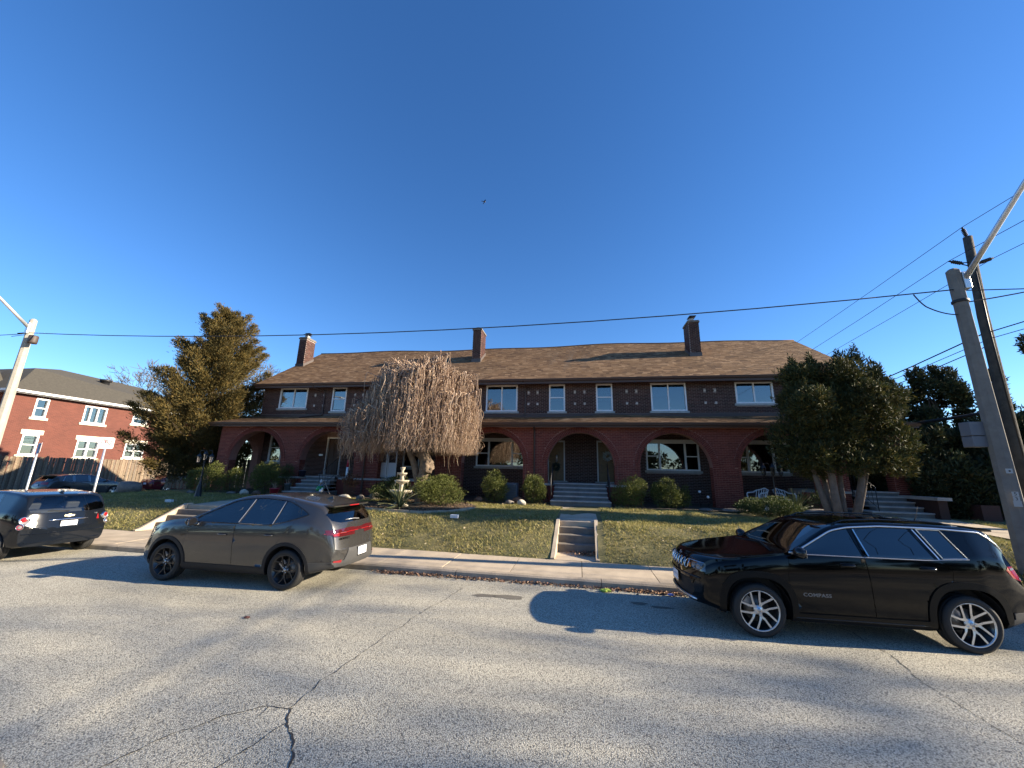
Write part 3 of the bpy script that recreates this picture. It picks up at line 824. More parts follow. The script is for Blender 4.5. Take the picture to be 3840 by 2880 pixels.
m = MB(); m.box(-18.85, 16.99, 4.22, 12.75, 17.02, 4.40); m.build("fascia", M_trim, house)
def downspout(pts):
    d = MB(); d.tube(pts, .04, 4); d.build("downspout", M_trim, house)
downspout([(-14.95, 19.15, 6.86), (-14.95, 19.25, 6.7), (-14.52, 19.74, 6.55), (-14.52, 19.74, 5.2), (-15.3, 18.9, 4.95)])
downspout([(-2.8, 19.15, 6.86), (-2.76, 19.74, 6.6), (-2.76, 19.74, 5.15)])
downspout([(9.72, 19.15, 6.86), (9.72, 19.74, 6.6), (9.72, 19.74, 5.15)])
downspout([(-10.16, 16.95, 4.3), (-10.16, 17.33, 4.1), (-10.16, 17.33, 1.0)])
downspout([(-1.98, 16.95, 4.3), (-1.98, 17.33, 4.1), (-1.98, 17.33, 1.0)])
# ---- chimneys
M_flash = mat("lead_flashing", (0.085, 0.07, 0.065), 0.5)
def chimney(x0, x1, y0, y1, z0, z1, pots):
    c = MB(); c.box(x0, y0, z0, x1, y1, z1); ch = c.build("chimney", M_mortar_dark, house)
    V, F = [], []
    for face in ('f', 'r', 'l'):
        a, b2 = (x0, x1) if face == 'f' else (y0, y1)
        bl, fl = brick_boxes([q[:4] for q in courses(a, b2, z0, z1 - .09, lambda p, q: [])])
        off = len(V)
        for p in bl:
            if face == 'f': V.append((p[0], y0 + p[1], p[2]))
            elif face == 'r': V.append((x1 - p[1], p[0], p[2]))
            else: V.append((x0 + p[1], p[0], p[2]))
        F += [tuple(i + off for i in (f if face != 'l' else f[::-1])) for f in fl]
    np_mesh("brickwork", V, F, M_brick_dark, ch, kind="stuff")
    k = MB(); k.box(x0 - .05, y0 - .05, z1 - .09, x1 + .05, y1 + .05, z1, bev=.01); k.box(x0 - .02, y0 - .02, z1, x1 + .02, y1 + .02, z1 + .05); k.build("cap", M_step2, ch)
    for i, (px, py, s) in enumerate(pots):
        p = MB(); p.box(px - .11, py - .11, z1 + .05, px + .11, py + .11, z1 + .22)
        p.build("flue", M_stone if s else M_step2, ch)
        if s:
            q = MB(); q.box(px - .17, py - .2, z1 + .27, px + .2, py + .2, z1 + .30, Matrix.Translation((0, 0, 0))); q.box(px - .1, py - .15, z1 + .36, px + .26, py + .15, z1 + .39); q.box(px - .015, py - .015, z1 + .2, px + .015, py + .015, z1 + .37); q.build("rain_hood", M_black, ch)
    f = MB(); sl = (10.45 - 6.97) / 5.3; zr = lambda y: 6.97 + (y - 19.2) * sl
    w = .035
    f.add([(x0 - w, y0 - w, zr(y0 - w)), (x1 + w, y0 - w, zr(y0 - w)), (x1 + w, y0 - w, zr(y0) + .2), (x0 - w, y0 - w, zr(y0) + .2), (x1 + w, y1 + w, zr(y1 + w)), (x1 + w, y1 + w, zr(y1) + .22), (x0 - w, y1 + w, zr(y1 + w)), (x0 - w, y1 + w, zr(y1) + .22)],
          [(0, 1, 2, 3), (1, 4, 5, 2), (6, 0, 3, 7)]); f.build("flashing", M_flash, ch)
chimney(-18.62, -18.07, 22.0, 22.85, 8.2, 10.85, [(-18.3, 22.3, True)])
chimney(-6.42, -5.9, 22.0, 23.15, 8.6, 10.97, [(-6.2, 22.4, False), (-6.15, 22.8, False)])
chimney(6.25, 6.82, 22.0, 22.95, 8.6, 10.9, [(6.5, 22.25, True)])
# ---- lamp in the porch (lit)
pl = thing("porch_light", (-13.7, 19.2, 4.16), 0, "small lit round ceiling lamp above the brown door", "lamp")
m = MB(); m.lathe([(0, .1), (.07, .1), (.075, .07), (.05, .06), (.0, .06)], 14, Matrix.Translation((-13.7, 19.2, 4.155))); m.build("lamp_base", M_trim, pl)
m = MB(); m.lathe([(0, -.075), (.045, -.06), (.07, -.02), (.07, .02), (.045, .06)], 14, Matrix.Translation((-13.7, 19.2, 4.155))); m.build("bulb", mat("lit_bulb", (1, .95, .8), .4, emit=((1, .86, .6), 6)), pl)
# ================================================================== CARS
def paint(name, col, metal, rough=0.28, coat=0.8):
    m = mat(name, col, rough, metal, 0.2, coat=coat); return m
M_tyre = mat("tyre_rubber", (0.016, 0.016, 0.016), 0.75, bump=0.2, bscale=60)
M_plastic = mat("black_cladding", (0.016, 0.016, 0.017), 0.6, spec=.3)
M_gloss = mat("gloss_black", (0.008, 0.008, 0.009), 0.12)
M_chrome = mat("chrome", (0.75, 0.76, 0.78), 0.12, 1.0)
M_satin = mat("satin_chrome", (0.62, 0.66, 0.70), 0.28, 1.0)
M_alloy = mat("alloy_silver", (0.66, 0.66, 0.66), 0.3, 0.85)
M_rimblack = mat("alloy_black", (0.02, 0.02, 0.021), 0.3, 0.3, coat=0.5)
M_red = mat("lamp_red", (0.26, 0.010, 0.014), 0.12, coat=0.6)
M_clear = mat("lamp_clear", (0.26, 0.24, 0.24), 0.18, 0.2, coat=0.4)
M_amber = mat("lamp_amber", (0.75, 0.22, 0.03), 0.15, coat=0.8)
M_lens = glass_mat("lamp_lens", (0.30, 0.34, 0.40), 0.18)
M_plate = mat("plate_white", (0.74, 0.76, 0.80), 0.4)
M_plateblue = mat("plate_blue", (0.06, 0.10, 0.32), 0.5)
M_cabin = mat("cabin_trim", (0.035, 0.035, 0.037), 0.8)
M_silver = mat("silver_trim", (0.42, 0.42, 0.43), 0.35, 0.6)

class Curve1:
    def __init__(s, pts, sig=0.05):
        p = sorted(pts); s.x = np.arange(p[0][0], p[-1][0] + .005, .01)
        y = np.interp(s.x, [q[0] for q in p], [q[1] for q in p])
        if sig > 0:
            k = int(sig * 4 / .01); w = np.exp(-0.5 * (np.arange(-k, k + 1) * .01 / sig) ** 2); w /= w.sum()
            # reflect about the ends so that they keep their value
            yl = 2 * y[0] - y[1:k + 1][::-1]; yr = 2 * y[-1] - y[-k - 1:-1][::-1]
            y = np.convolve(np.concatenate([yl, y, yr]), w, 'valid')
        s.y = y
    def __call__(s, x): return float(np.interp(x, s.x, s.y))

class Car:
    def __init__(s, P):
        s.P = P
        s.zt, s.zb, s.zs, s.w = (Curve1(P[k], P.get("sig", .05)) for k in ("zt", "zb", "zs", "w"))
        s.xf, s.xr = P["zt"][0][0], P["zt"][-1][0]
        s.part = {}
        s.shell()
    def zr(s, x): return s.zs(x) + (s.zt(x) - s.zs(x)) * 0.93
    def ring(s, x):
        """half section from the floor centre round to the roof centre"""
        w, zb, zs, zt = s.w(x), s.zb(x), s.zs(x), s.zt(x)
        zs = min(zs, zt - .02)
        zr = zs + (zt - zs) * 0.93
        yr = w * .965 - (zr - zs) * s.P.get("tumble", .40)
        zm = lerp(zb, zs, s.P.get("mid", .62))
        ctl = [(0, zb), (w * .62, zb), (w * .90, zb + .015), (w * .955, zb + .07), (w * .975, lerp(zb, zm, .4)), (w * 1.0, zm), (w * .992, lerp(zm, zs, .6)), (w * .965, zs), (w * .95, zs + min(.03, (zr - zs) * .3))]
        up = (w * .965 - yr)
        ctl += [(lerp(w * .95, yr, .35), lerp(zs, zr, .38)), (lerp(w * .95, yr, .75), lerp(zs, zr, .76)), (yr, lerp(zs, zr, .97) if zt - zs > .2 else zr)]
        cr = zt - zr
        ctl += [(yr * .93, zr + cr * .42), (yr * .75, zr + cr * .74), (yr * .45, zr + cr * .93), (0, zt)]
        seg = [2, 2, 2, 3, 4, 3, 3, 1, 3, 3, 3, 2, 2, 3, 3]
        out = []
        n = len(ctl)
        for i in range(n - 1):
            p0, p1, p2, p3 = ctl[max(i - 1, 0)], ctl[i], ctl[i + 1], ctl[min(i + 2, n - 1)]
            lin = i in (0,)
            for k in range(seg[i]):
                t = k / seg[i]
                if lin: out.append((lerp(p1[0], p2[0], t), lerp(p1[1], p2[1], t)))
                else:
                    # centripetal-ish spline with clamped tangents
                    def h(a, b2, c, d):
                        m1, m2 = (c - a) * .5, (d - b2) * .5
                        m1 = max(-abs(c - b2) * 1.5, min(abs(c - b2) * 1.5, m1)); m2 = max(-abs(c - b2) * 1.5, min(abs(c - b2) * 1.5, m2))
                        return (2 * t ** 3 - 3 * t ** 2 + 1) * b2 + (t ** 3 - 2 * t ** 2 + t) * m1 + (-2 * t ** 3 + 3 * t ** 2) * c + (t ** 3 - t ** 2) * m2
                    out.append((h(p0[0], p1[0], p2[0], p3[0]), h(p0[1], p1[1], p2[1], p3[1])))
        out.append(ctl[-1])
        return out
    def warp(s, x, y, z):
        P = s.P; wm = P["W"] / 2
        q = min(1.1, abs(y) / wm)
        f = smoothstep(s.xf - .95, s.xf, x); r = smoothstep(s.xr + .95, s.xr, x)
        return x - P.get("kf", .2) * q ** 2.4 * f + P.get("kr", .14) * q ** 2.6 * r
    def shell(s):
        n = 74
        xs = [lerp(s.xr, s.xf, i / n) for i in range(n + 1)]
        rings = []
        for x in xs:
            h = s.ring(x)
            full = [(x, y, z) for y, z in h] + [(x, -y, z) for y, z in h[-2:0:-1]]
            rings.append(full)
        def cap(ring, sgn):
            ys = [p[1] for p in ring]; zc = (min(p[2] for p in ring) + max(p[2] for p in ring)) / 2
            outs = []
            for k in (.9, .78, .64, .5, .36, .22, .1):
                outs.append([(p[0] + sgn * .035 * (1 - k * k), p[1] * k, zc + (p[2] - zc) * k) for p in ring])
            return outs
        rear = cap(rings[0], -1)[::-1]; front = cap(rings[-1], 1)
        allr = rear + rings + front
        bm = bmesh.new(); L = len(rings[0])
        V = [[bm.verts.new((s.warp(p[0], p[1], p[2]), p[1], p[2])) for p in rg] for rg in allr]
        for i in range(len(allr) - 1):
            for k in range(L):
                k2 = (k + 1) % L
                bm.faces.new((V[i][k], V[i + 1][k], V[i + 1][k2], V[i][k2]))
        bm.faces.new(V[0][::-1] if True else V[0]); bm.faces.new(V[-1])
        bmesh.ops.recalc_face_normals(bm, faces=bm.faces[:])
        s.bm = bm
        s.lay = bm.faces.layers.int.new("part")
        s.names = {0: "body"}
        bm.normal_update()
        s.orig = BVHTree.FromBMesh(bm)
    def surf(s, origin, d):
        h = s.orig.ray_cast(Vector(origin), Vector(d))
        return (h[0], h[1]) if h[0] is not None else (Vector(origin), -Vector(d))
    def side(s, x, z, sg=1):
        return s.surf((x, sg * 3, z), (0, -sg, 0))
    def rear_(s, y, z): return s.surf((-6, y, z), (1, 0, 0))
    def front_(s, y, z): return s.surf((6, y, z), (-1, 0, 0))
    def region(s, name, poly, dirn, nmin=.15, xr=None, only=None, both=False):
        """cut the outline of `poly` (u, z) into the shell, seen along horizontal `dirn`, and mark what is inside"""
        bm = s.bm; d = Vector(dirn).normalized(); u = Vector((-d.y, d.x, 0)) if abs(d.x) < .999 else Vector((0, 1, 0))
        if abs(d.y) > .999: u = Vector((1, 0, 0))
        pid = next((k for k, v in s.names.items() if v == name), None)
        if pid is None: pid = max(s.names) + 1; s.names[pid] = name
        us = [p[0] for p in poly]; zs = [p[1] for p in poly]
        lo, hi = (min(us) - .02, min(zs) - .02), (max(us) + .02, max(zs) + .02)
        def cand():
            out = []
            for f in bm.faces:
                dd = f.normal.dot(d)
                if (abs(dd) if both else dd) < nmin: continue
                if only is not None and f[s.lay] not in only: continue
                fu = [v.co.dot(u) for v in f.verts]; fz = [v.co.z for v in f.verts]
                if max(fu) < lo[0] or min(fu) > hi[0] or max(fz) < lo[1] or min(fz) > hi[1]: continue
                if xr:
                    fx = [v.co.x for v in f.verts]
                    if max(fx) < xr[0] or min(fx) > xr[1]: continue
                out.append(f)
            return out
        C = set(cand())
        n = len(poly)
        for i in range(n):
            a, b2 = poly[i], poly[(i + 1) % n]
            if abs(a[0] - b2[0]) + abs(a[1] - b2[1]) < 1e-6: continue
            e = u * (b2[0] - a[0]) + Vector((0, 0, b2[1] - a[1]))
            no = e.cross(d).normalized()
            l2 = (min(a[0], b2[0]) - .004, min(a[1], b2[1]) - .004); h2 = (max(a[0], b2[0]) + .004, max(a[1], b2[1]) + .004)
            sel = []
            for f in C:
                if not f.is_valid: continue
                fu = [v.co.dot(u) for v in f.verts]; fz = [v.co.z for v in f.verts]
                if max(fu) < l2[0] or min(fu) > h2[0] or max(fz) < l2[1] or min(fz) > h2[1]: continue
                sel.append(f)
            if not sel: continue
            ed = set(); ve = set()
            for f in sel:
                ed.update(f.edges); ve.update(f.verts)
            res = bmesh.ops.bisect_plane(bm, geom=sel + list(ed) + list(ve), dist=1e-5, plane_co=u * a[0] + Vector((0, 0, a[1])), plane_no=no)
            for g in res["geom"]:
                if isinstance(g, bmesh.types.BMFace): C.add(g)
            C = {f for f in C if f.is_valid}
        bm.normal_update()
        cnt = 0
        for f in C:
            if not f.is_valid: continue
            if only is not None and f[s.lay] not in only: continue
            c = f.calc_center_median(); px, py = c.dot(u), c.z
            if xr and not (xr[0] <= c.x <= xr[1]): continue
            ins = False; j = n - 1
            for i in range(n):
                if (poly[i][1] > py) != (poly[j][1] > py) and px < (poly[j][0] - poly[i][0]) * (py - poly[i][1]) / (poly[j][1] - poly[i][1]) + poly[i][0]: ins = not ins
                j = i
            if ins: f[s.lay] = pid; cnt += 1
        return cnt
    def extract(s, name, sg=None):
        """faces of a region -> new bmesh (left or right half if sg)"""
        pid = next((k for k, v in s.names.items() if v == name), None)
        out = bmesh.new(); mp = {}
        if pid is None: return out
        for f in s.bm.faces:
            if f[s.lay] != pid: continue
            if sg is not None and f.calc_center_median().y * sg < 0: continue
            vs = []
            for v in f.verts:
                if v not in mp: mp[v] = out.verts.new(v.co)
                vs.append(mp[v])
            try: out.faces.new(vs)
            except ValueError: pass
        out.normal_update()
        return out
    def shrink(s, bm, d):
        acc = {}
        for e in bm.edges:
            if len(e.link_faces) != 1: continue
            f = e.link_faces[0]; t = (e.verts[1].co - e.verts[0].co)
            if t.length < 1e-7: continue
            t.normalize(); q = f.calc_center_median() - e.verts[0].co; q = q - t * q.dot(t)
            if q.length < 1e-7: continue
            q.normalize()
            for v in e.verts: acc.setdefault(v, []).append(q)
        for v, l in acc.items():
            t = Vector((0, 0, 0))
            for q in l: t += q
            if t.length > 1e-6: v.co += t.normalized() * d
        return bm
    def push(s, bm, d):
        N = {v: v.normal.copy() for v in bm.verts}
        for v in bm.verts: v.co += N[v] * d
        return bm
    def thicken(s, bm, d):
        """give a skin real thickness: rim faces run inwards"""
        geom = bm.faces[:]
        ed = [e for e in bm.edges if len(e.link_faces) == 1]
        N = {v: v.normal.copy() for v in bm.verts}
        new = {}
        for e in ed:
            for v in e.verts:
                if v not in new: new[v] = bm.verts.new(v.co - N[v] * d)
        for e in ed:
            a, b2 = e.link_loops[0].vert, e.link_loops[0].link_loop_next.vert
            try:
                f = bm.faces.new((b2, a, new[a], new[b2])); f.smooth = False
            except ValueError: pass
        return bm
    def obj(s, bm, name, m, parent, smooth=True):
        if len(bm.verts) == 0: bm.free(); return None
        for f in bm.faces: f.smooth = smooth
        for e in bm.edges:
            if len(e.link_faces) == 2 and e.calc_face_angle(0) > rad(38): e.smooth = False
        me = bpy.data.meshes.new(name); bm.to_mesh(me); bm.free(); me.materials.append(m)
        return link_mesh(name, me, parent)
    def islands(s, bm, amin=2e-4):
        """every connected piece as a mesh of its own"""
        seen = set(); out = []
        for f0 in bm.faces:
            if f0 in seen: continue
            st = [f0]; seen.add(f0); fs = []
            while st:
                f = st.pop(); fs.append(f)
                for e in f.edges:
                    for g in e.link_faces:
                        if g not in seen: seen.add(g); st.append(g)
            if sum(f.calc_area() for f in fs) < amin: continue
            nb_ = bmesh.new(); mp = {}
            for f in fs:
                vs = []
                for v in f.verts:
                    if v not in mp: mp[v] = nb_.verts.new(v.co)
                    vs.append(mp[v])
                nb_.faces.new(vs)
            nb_.normal_update(); out.append(nb_)
        bm.free(); return out
    def outline(s, bm, d=0.0):
        """ordered boundary loops of a region"""
        nx = {}
        for e in bm.edges:
            if len(e.link_faces) == 1:
                l = e.link_loops[0]; nx[l.vert] = l.link_loop_next.vert
        loops = []; seen = set()
        for v in list(nx):
            if v in seen: continue
            lp = []; c = v
            while c is not None and c not in seen:
                seen.add(c); lp.append(c.co + c.normal * d); c = nx.get(c)
            if len(lp) > 5: loops.append(lp)
        return loops

def arch_outline(xc, zc, r, n=20, z0=0.0, sq=1.0):
    p = [(xc + r, z0)]
    for a in frange(0, math.pi, n):
        c, s_ = math.cos(a), math.sin(a)
        k = (abs(c) ** sq + abs(s_) ** sq) ** (-1 / sq) if sq > 2 else 1
        p.append((xc + r * c * k, zc + r * s_ * k))
    p.append((xc - r, z0))
    return p

def wheel(parent, x, y, R_, w, rim_r, style, sg, hub=None):
    """tyre > tread blocks in its profile; rim with spokes; all one wheel part with sub-parts"""
    Mx = Matrix.Translation((x, y, R_)) @ Matrix.Rotation(rad(-90 * sg), 4, 'X')
    h = w / 2
    t = MB()
    t.lathe([(rim_r - .005, h * .55), (rim_r + .004, h * .92), (rim_r + .02, h * .97), ((rim_r + R_) / 2, h * 1.02), (R_ - .022, h * .94), (R_ - .006, h * .80), (R_, h * .6), (R_ - .006, h * .56), (R_ - .006, h * .52), (R_, h * .5), (R_, h * .1), (R_ - .007, h * .07), (R_ - .007, -h * .07), (R_, -h * .1), (R_, -h * .5), (R_ - .006, -h * .54), (R_, -h * .6), (R_ - .006, -h * .8), (R_ - .022, -h * .94), ((rim_r + R_) / 2, -h), (rim_r, -h * .9), (rim_r - .005, -h * .5)], 44, Mx)
    tyre = t.build("wheel", M_tyre, parent, local=True)
    dr = MB()
    dr.lathe([(rim_r * .99, h * .80), (rim_r * .94, h * .72), (rim_r * .90, -h * .4), (rim_r * .55, -h * .5), (.0, -h * .5)], 36, Mx); dr.build("barrel", M_rimblack, tyre, local=True)
    m_lip = M_alloy if style in ("jeep", "sonic", "far") else M_rimblack
    lp = MB(); lp.lathe([(rim_r * .955, h * .66), (rim_r * .965, h * .84), (rim_r + .004, h * .92), (rim_r + .006, h * .82)], 40, Mx); lp.build("rim_lip", m_lip, tyre, local=True)
    br = MB(); br.lathe([(0, -h * .1), (rim_r * .66, -h * .1), (rim_r * .66, -h * .2), (0, -h * .2)], 28, Mx); br.build("brake_disc", mat("brake_steel", (.22, .2, .18), .4, .8), tyre, local=True)
    cal = MB(); cal.box(rim_r * .38, -.06, -h * .02, rim_r * .75, .06, h * .12, Mx @ Matrix.Rotation(rad(-40), 4, 'Z')); cal.build("brake_caliper", M_silver, tyre, local=True)
    sp = MB(); sd = MB(); ztop, zin = h * .80, h * .30
    def bar(pts, wd, zo=ztop, zi=ztop, dep=.03, mb=None):
        """flat-faced spoke along pts [(r, angle)]"""
        P = [Vector((r_ * math.cos(a), r_ * math.sin(a), 0)) for r_, a in pts]
        for (p, q, wa, wb, za, zb) in zip(P[:-1], P[1:], wd[:-1], wd[1:], zo[:-1], zo[1:]):
            d = (q - p).normalized(); n_ = Vector((-d.y, d.x, 0))
            a1, a2, b1, b2 = p + n_ * wa, p - n_ * wa, q + n_ * wb, q - n_ * wb
            tz = lambda v, z: (v.x, v.y, z)
            (mb or sp).add([tz(a1, za), tz(a2, za), tz(b2, zb), tz(b1, zb)], [(0, 1, 2, 3)], False, Mx)
            sd.add([tz(a1, za - .002), tz(a2, za - .002), tz(b2, zb - .002), tz(b1, zb - .002), tz(a1, za - dep), tz(a2, za - dep), tz(b2, zb - dep), tz(b1, zb - dep)], [(0, 3, 7, 4), (1, 5, 6, 2), (4, 7, 6, 5)], False, Mx)
    rr = rim_r * .955
    for k in range(5):
        a = 2 * math.pi * k / 5 + rad(90 + (14 if style == "jeep" else 0))
        z1, z2 = h * .62, h * .80
        if style == "jeep":
            # open Y: a short stem from the hub, then two near-parallel arms
            bar([(rim_r * .10, a), (rim_r * .34, a)], [.024, .021], [z1, z1])
            for s_ in (-1, 1):
                bar([(rim_r * .33, a + s_ * rad(3)), (rim_r * .50, a + s_ * rad(15)), (rr, a + s_ * rad(17 if s_ > 0 else 27))], [.017, .013, .0125], [z1, (z1 + z2) / 2, z2])
        elif style == "hornet":
            bar([(rim_r * .10, a), (rim_r * .42, a)], [.020, .016], [z1, z1])
            for s_ in (-1, 1): bar([(rim_r * .40, a + s_ * rad(2)), (rim_r * .66, a + s_ * rad(9)), (rr, a + s_ * rad(20))], [.011, .009, .008], [z1, (z1 + z2) / 2, z2])
        else:
            for s_ in (-1, 1): bar([(rim_r * .14, a + s_ * rad(22)), (rim_r * .5, a + s_ * rad(11)), (rr, a + s_ * rad(11))], [.018, .019, .023], [z1, (z1 + z2) / 2, z2])
    mf = {"jeep": M_alloy, "hornet": mat("alloy_dark", (.055, .052, .05), .35, .6), "sonic": M_alloy, "far": M_alloy}[style]
    sp.build("spokes", mf, tyre, local=True); sd.build("spoke_sides", M_rimblack, tyre, local=True)
    hb = MB(); hb.lathe([(0, h * .70), (.028, h * .69), (.034, h * .64), (.06, h * .60), (.07, h * .4)], 20, Mx); hb.build("hub", mf if style != "hornet" else M_rimblack, tyre, local=True)
    cp = MB(); cp.lathe([(0, h * .72), (.026, h * .71), (.027, h * .66)], 18, Mx); cp.build("hub_cap", M_silver, tyre, local=True)
    nt = MB()
    for k in range(5):
        a = 2 * math.pi * (k + .5) / 5; nt.lathe([(0, h * .66), (.009, h * .66), (.010, h * .55)], 8, Mx @ Matrix.Translation((.052 * math.cos(a), .052 * math.sin(a), 0)))
    nt.build("wheel_nuts", M_satin, tyre, local=True, kind="stuff")
    return tyre

def seat_mb(x, y, zf=.42):
    m = MB()
    m.box(x - .25, y - .25, zf, x + .27, y + .25, zf + .17, bev=.05)
    m.box(-.09, -.24, 0, .08, .24, .62, Matrix.Translation((x - .25, y, zf + .1)) @ Matrix.Rotation(rad(-17), 4, 'Y'), bev=.05)
    m.box(-.05, -.13, .64, .05, .13, .84, Matrix.Translation((x - .25, y, zf + .1)) @ Matrix.Rotation(rad(-14), 4, 'Y'), bev=.04)
    return m

def make_car(name, label, P, loc, rotz, group=None):
    c = Car(P)
    root = thing(name, loc, rotz, label, "car", group)
    wb, Rw, W = P["wb"], P["R"], P["W"]
    xfw, xrw = wb / 2, -wb / 2
    ar = P.get("arch_r", Rw + .055)
    sq = P.get("arch_sq", 1)
    side = (0, 1, 0)
    # ---- wheel openings and cladding
    zc_f = Rw + .02
    for xw in (xfw, xrw):
        if P.get("clad"): c.region("arch_trim", arch_outline(xw, zc_f, ar + P["clad"], 22, 0.0, sq), side, .12, xr=(xw - .6, xw + .6), both=True)
    if P.get("clad"):
        zc = P.get("sill_z", .40)
        c.region("sill_trim", [(xrw + ar * .9, 0), (xfw - ar * .9, 0), (xfw - ar * .9, zc), (xrw + ar * .9, zc)], side, .12, both=True, only={0})
    for xw in (xfw, xrw):
        c.region("hole", arch_outline(xw, zc_f, ar, 22, 0.0, sq), side, .10, xr=(xw - .5, xw + .5), both=True)
    hid = next(k for k, v in c.names.items() if v == "hole")
    bmesh.ops.delete(c.bm, geom=[f for f in c.bm.faces if f[c.lay] == hid], context='FACES')
    # ---- side windows
    belt = P["belt"]; up = P["up"]
    def upper(x): return min(c.zr(x) - P.get("rail", .055), up(x)) if up else c.zr(x) - P.get("rail", .055)
    for nm, xb0, xt0, xb1, xt1 in P["windows"]:       # rear bottom/top, front bottom/top
        n_ = 14
        bot = [(lerp(xb0, xb1, i / n_), belt(lerp(xb0, xb1, i / n_))) for i in range(n_ + 1)]
        top = [(lerp(xt1, xt0, i / n_), max(upper(lerp(xt1, xt0, i / n_)), belt(lerp(xt1, xt0, i / n_)) + .004)) for i in range(n_ + 1)]
        c.region(nm, bot + top, side, .10, both=True)
    wset = {k for k, v in c.names.items() if v.startswith("win_")}
    # ---- doors (what is left of the side inside each outline)
    for nm, poly in P["doors"]:
        c.region(nm, poly, side, .10, both=True, only={0})
    # ---- front glass, rear glass and other cut-outs
    for nm, poly, d, xr, nmin in P["cuts"]:
        c.region(nm, poly, d, nmin, xr=xr, only={0})
        if abs(d[1]) > .01: c.region(nm, [(-p[0], p[1]) for p in poly] if abs(d[0]) < .01 else [(-p[0], p[1]) for p in poly][::-1], (d[0], -d[1], 0), nmin, xr=xr, only={0})
    body = c.extract("body")
    c.obj(body, "body", P["paint"], root)
    for nm, _ in P["doors"]:
        for sg in (1, -1):
            b = c.extract(nm, sg)
            if len(b.faces): c.shrink(b, .0045); c.thicken(b, .012); c.obj(b, "door", P["paint"], root)
    for nm, *_ in P["windows"]:
        for sg in (1, -1):
            b = c.extract(nm, sg)
            if not len(b.faces): continue
            if P.get("chrome") and nm in P["chrome"]:
                for lp in c.outline(b, .004):
                    m = MB(); m.tube(lp + [lp[0]], P.get("chrome_r", .008), 4, cap=False); m.build("window_trim", P.get("chrome_m", M_satin), root, local=True)
            c.push(b, -.006)
            c.obj(b, "window", P["glass_" + ("f" if nm.endswith("f") else "r")], root)
    for nm, mt, psh in P["skins"]:
        nm2 = nm.split(":")[0]
        for sg in ((1, -1) if nm in P["split"] else (None,)):
            for b in c.islands(c.extract(nm, sg)):
                if psh > 0: c.push(b, psh); c.thicken(b, psh + .01)
                elif psh < 0: c.push(b, psh)
                c.obj(b, nm2, mt, root)
    if P.get("clad"):
        for nm in ("arch_trim", "sill_trim"):
            for sg in (1, -1):
                for b in c.islands(c.extract(nm, sg)):
                    c.push(b, P.get("clad_out", .014)); c.thicken(b, .03); c.obj(b, nm, P.get("clad_m", M_plastic), root)
    # ---- inside and below
    u = MB(); yb = W / 2 - .24
    u.box(c.xr + .3, -yb, .36, c.xf - .3, yb, .48); u.box(xrw - .1, -yb, .24, xfw + .1, yb, .40); u.box(xrw + .45, -W / 2 + .09, .23, xfw - .45, W / 2 - .09, .42)
    u.box(xfw - .55, -yb, .38, c.xf - .22, yb, .74); u.box(c.xr + .2, -yb, .38, xrw + .5, yb, .60)
    u.build("underbody", M_plastic, root, local=True)
    for xw in (xfw, xrw):
        for sg in (1, -1):
            wl_ = MB(); n_ = 16; V = []; F = []
            for i in range(n_ + 1):
                a = math.pi * i / n_ ; 
                for yy in (sg * (W / 2 - .27), sg * (W / 2 - .045)): V.append((xw + (ar + .01) * math.cos(a), yy, zc_f + (ar + .01) * math.sin(a)))
            for i in range(n_): F.append((2 * i, 2 * i + 1, 2 * i + 3, 2 * i + 2))
            F.append(tuple(2 * i for i in range(n_ + 1)))
            wl_.add(V, F); wl_.build("wheel_liner", M_plastic, root, local=True)
    for yy in (-.37, .37): seat_mb(P.get("seat_x", .0), yy, P.get("seat_z", .42)).build("seat", M_cabin, root, local=True)
    q = MB(); q.box(-.25, -.60, .42, .25, .60, .58, Matrix.Translation((P.get("seat_x", 0) - .85, 0, 0)), bev=.05); q.box(-.08, -.6, 0, .08, .6, .58, Matrix.Translation((P.get("seat_x", 0) - 1.1, 0, .5)) @ Matrix.Rotation(rad(-18), 4, 'Y'), bev=.05)
    for yy in (-.36, .36): q.box(-.05, yy - .13, .6, .05, yy + .13, .76, Matrix.Translation((P.get("seat_x", 0) - 1.1, 0, .5)) @ Matrix.Rotation(rad(-18), 4, 'Y'), bev=.03)
    q.build("rear_seat", M_cabin, root, local=True)
    q = MB(); q.box(P.get("seat_x", 0) + .62, -.66, .62, P.get("seat_x", 0) + 1.0, .66, P.get("dash_z", .98), bev=.06); q.build("dashboard", M_cabin, root, local=True)
    q = MB(); sx_ = P.get("seat_x", 0) + .56
    q.tube([Vector((sx_ + .03 * math.sin(a), .37 + .18 * math.cos(a), .90 + .18 * math.sin(a))) for a in frange(0, 2 * math.pi, 24)], .015, 6, cap=False); q.build("steering_wheel", M_cabin, root, local=True)
    # ---- wheels
    tw = P.get("tyre_w", .225)
    for xw in (xfw, xrw):
        for sg in (1, -1):
            wheel(root, xw, sg * (P.get("track", W / 2 - .03) - tw / 2), Rw, tw, P["rim"], P["style"], sg)
    # ---- handles, mirrors
    for hx, hz in P["handles"]:
        for sg in (1, -1):
            p, nrm = c.side(hx, hz, sg)
            m = MB(); m.box(-.095, -.006, -.028, .095, .006, .028, Matrix.Translation(p - nrm * .004), bev=.005); m.build("handle_recess", M_gloss, root, local=True)
            m = MB(); m.tube([p + Vector((-.095, sg * .006, 0)), p + Vector((-.07, sg * .03, .003)), p + Vector((.05, sg * .032, .003)), p + Vector((.095, sg * .008, 0))], [.010, .015, .015, .010], 8)
            m.build("door_handle", P.get("handle_m", P["paint"]), root, local=True)
    mx, mz = P["mirror"]
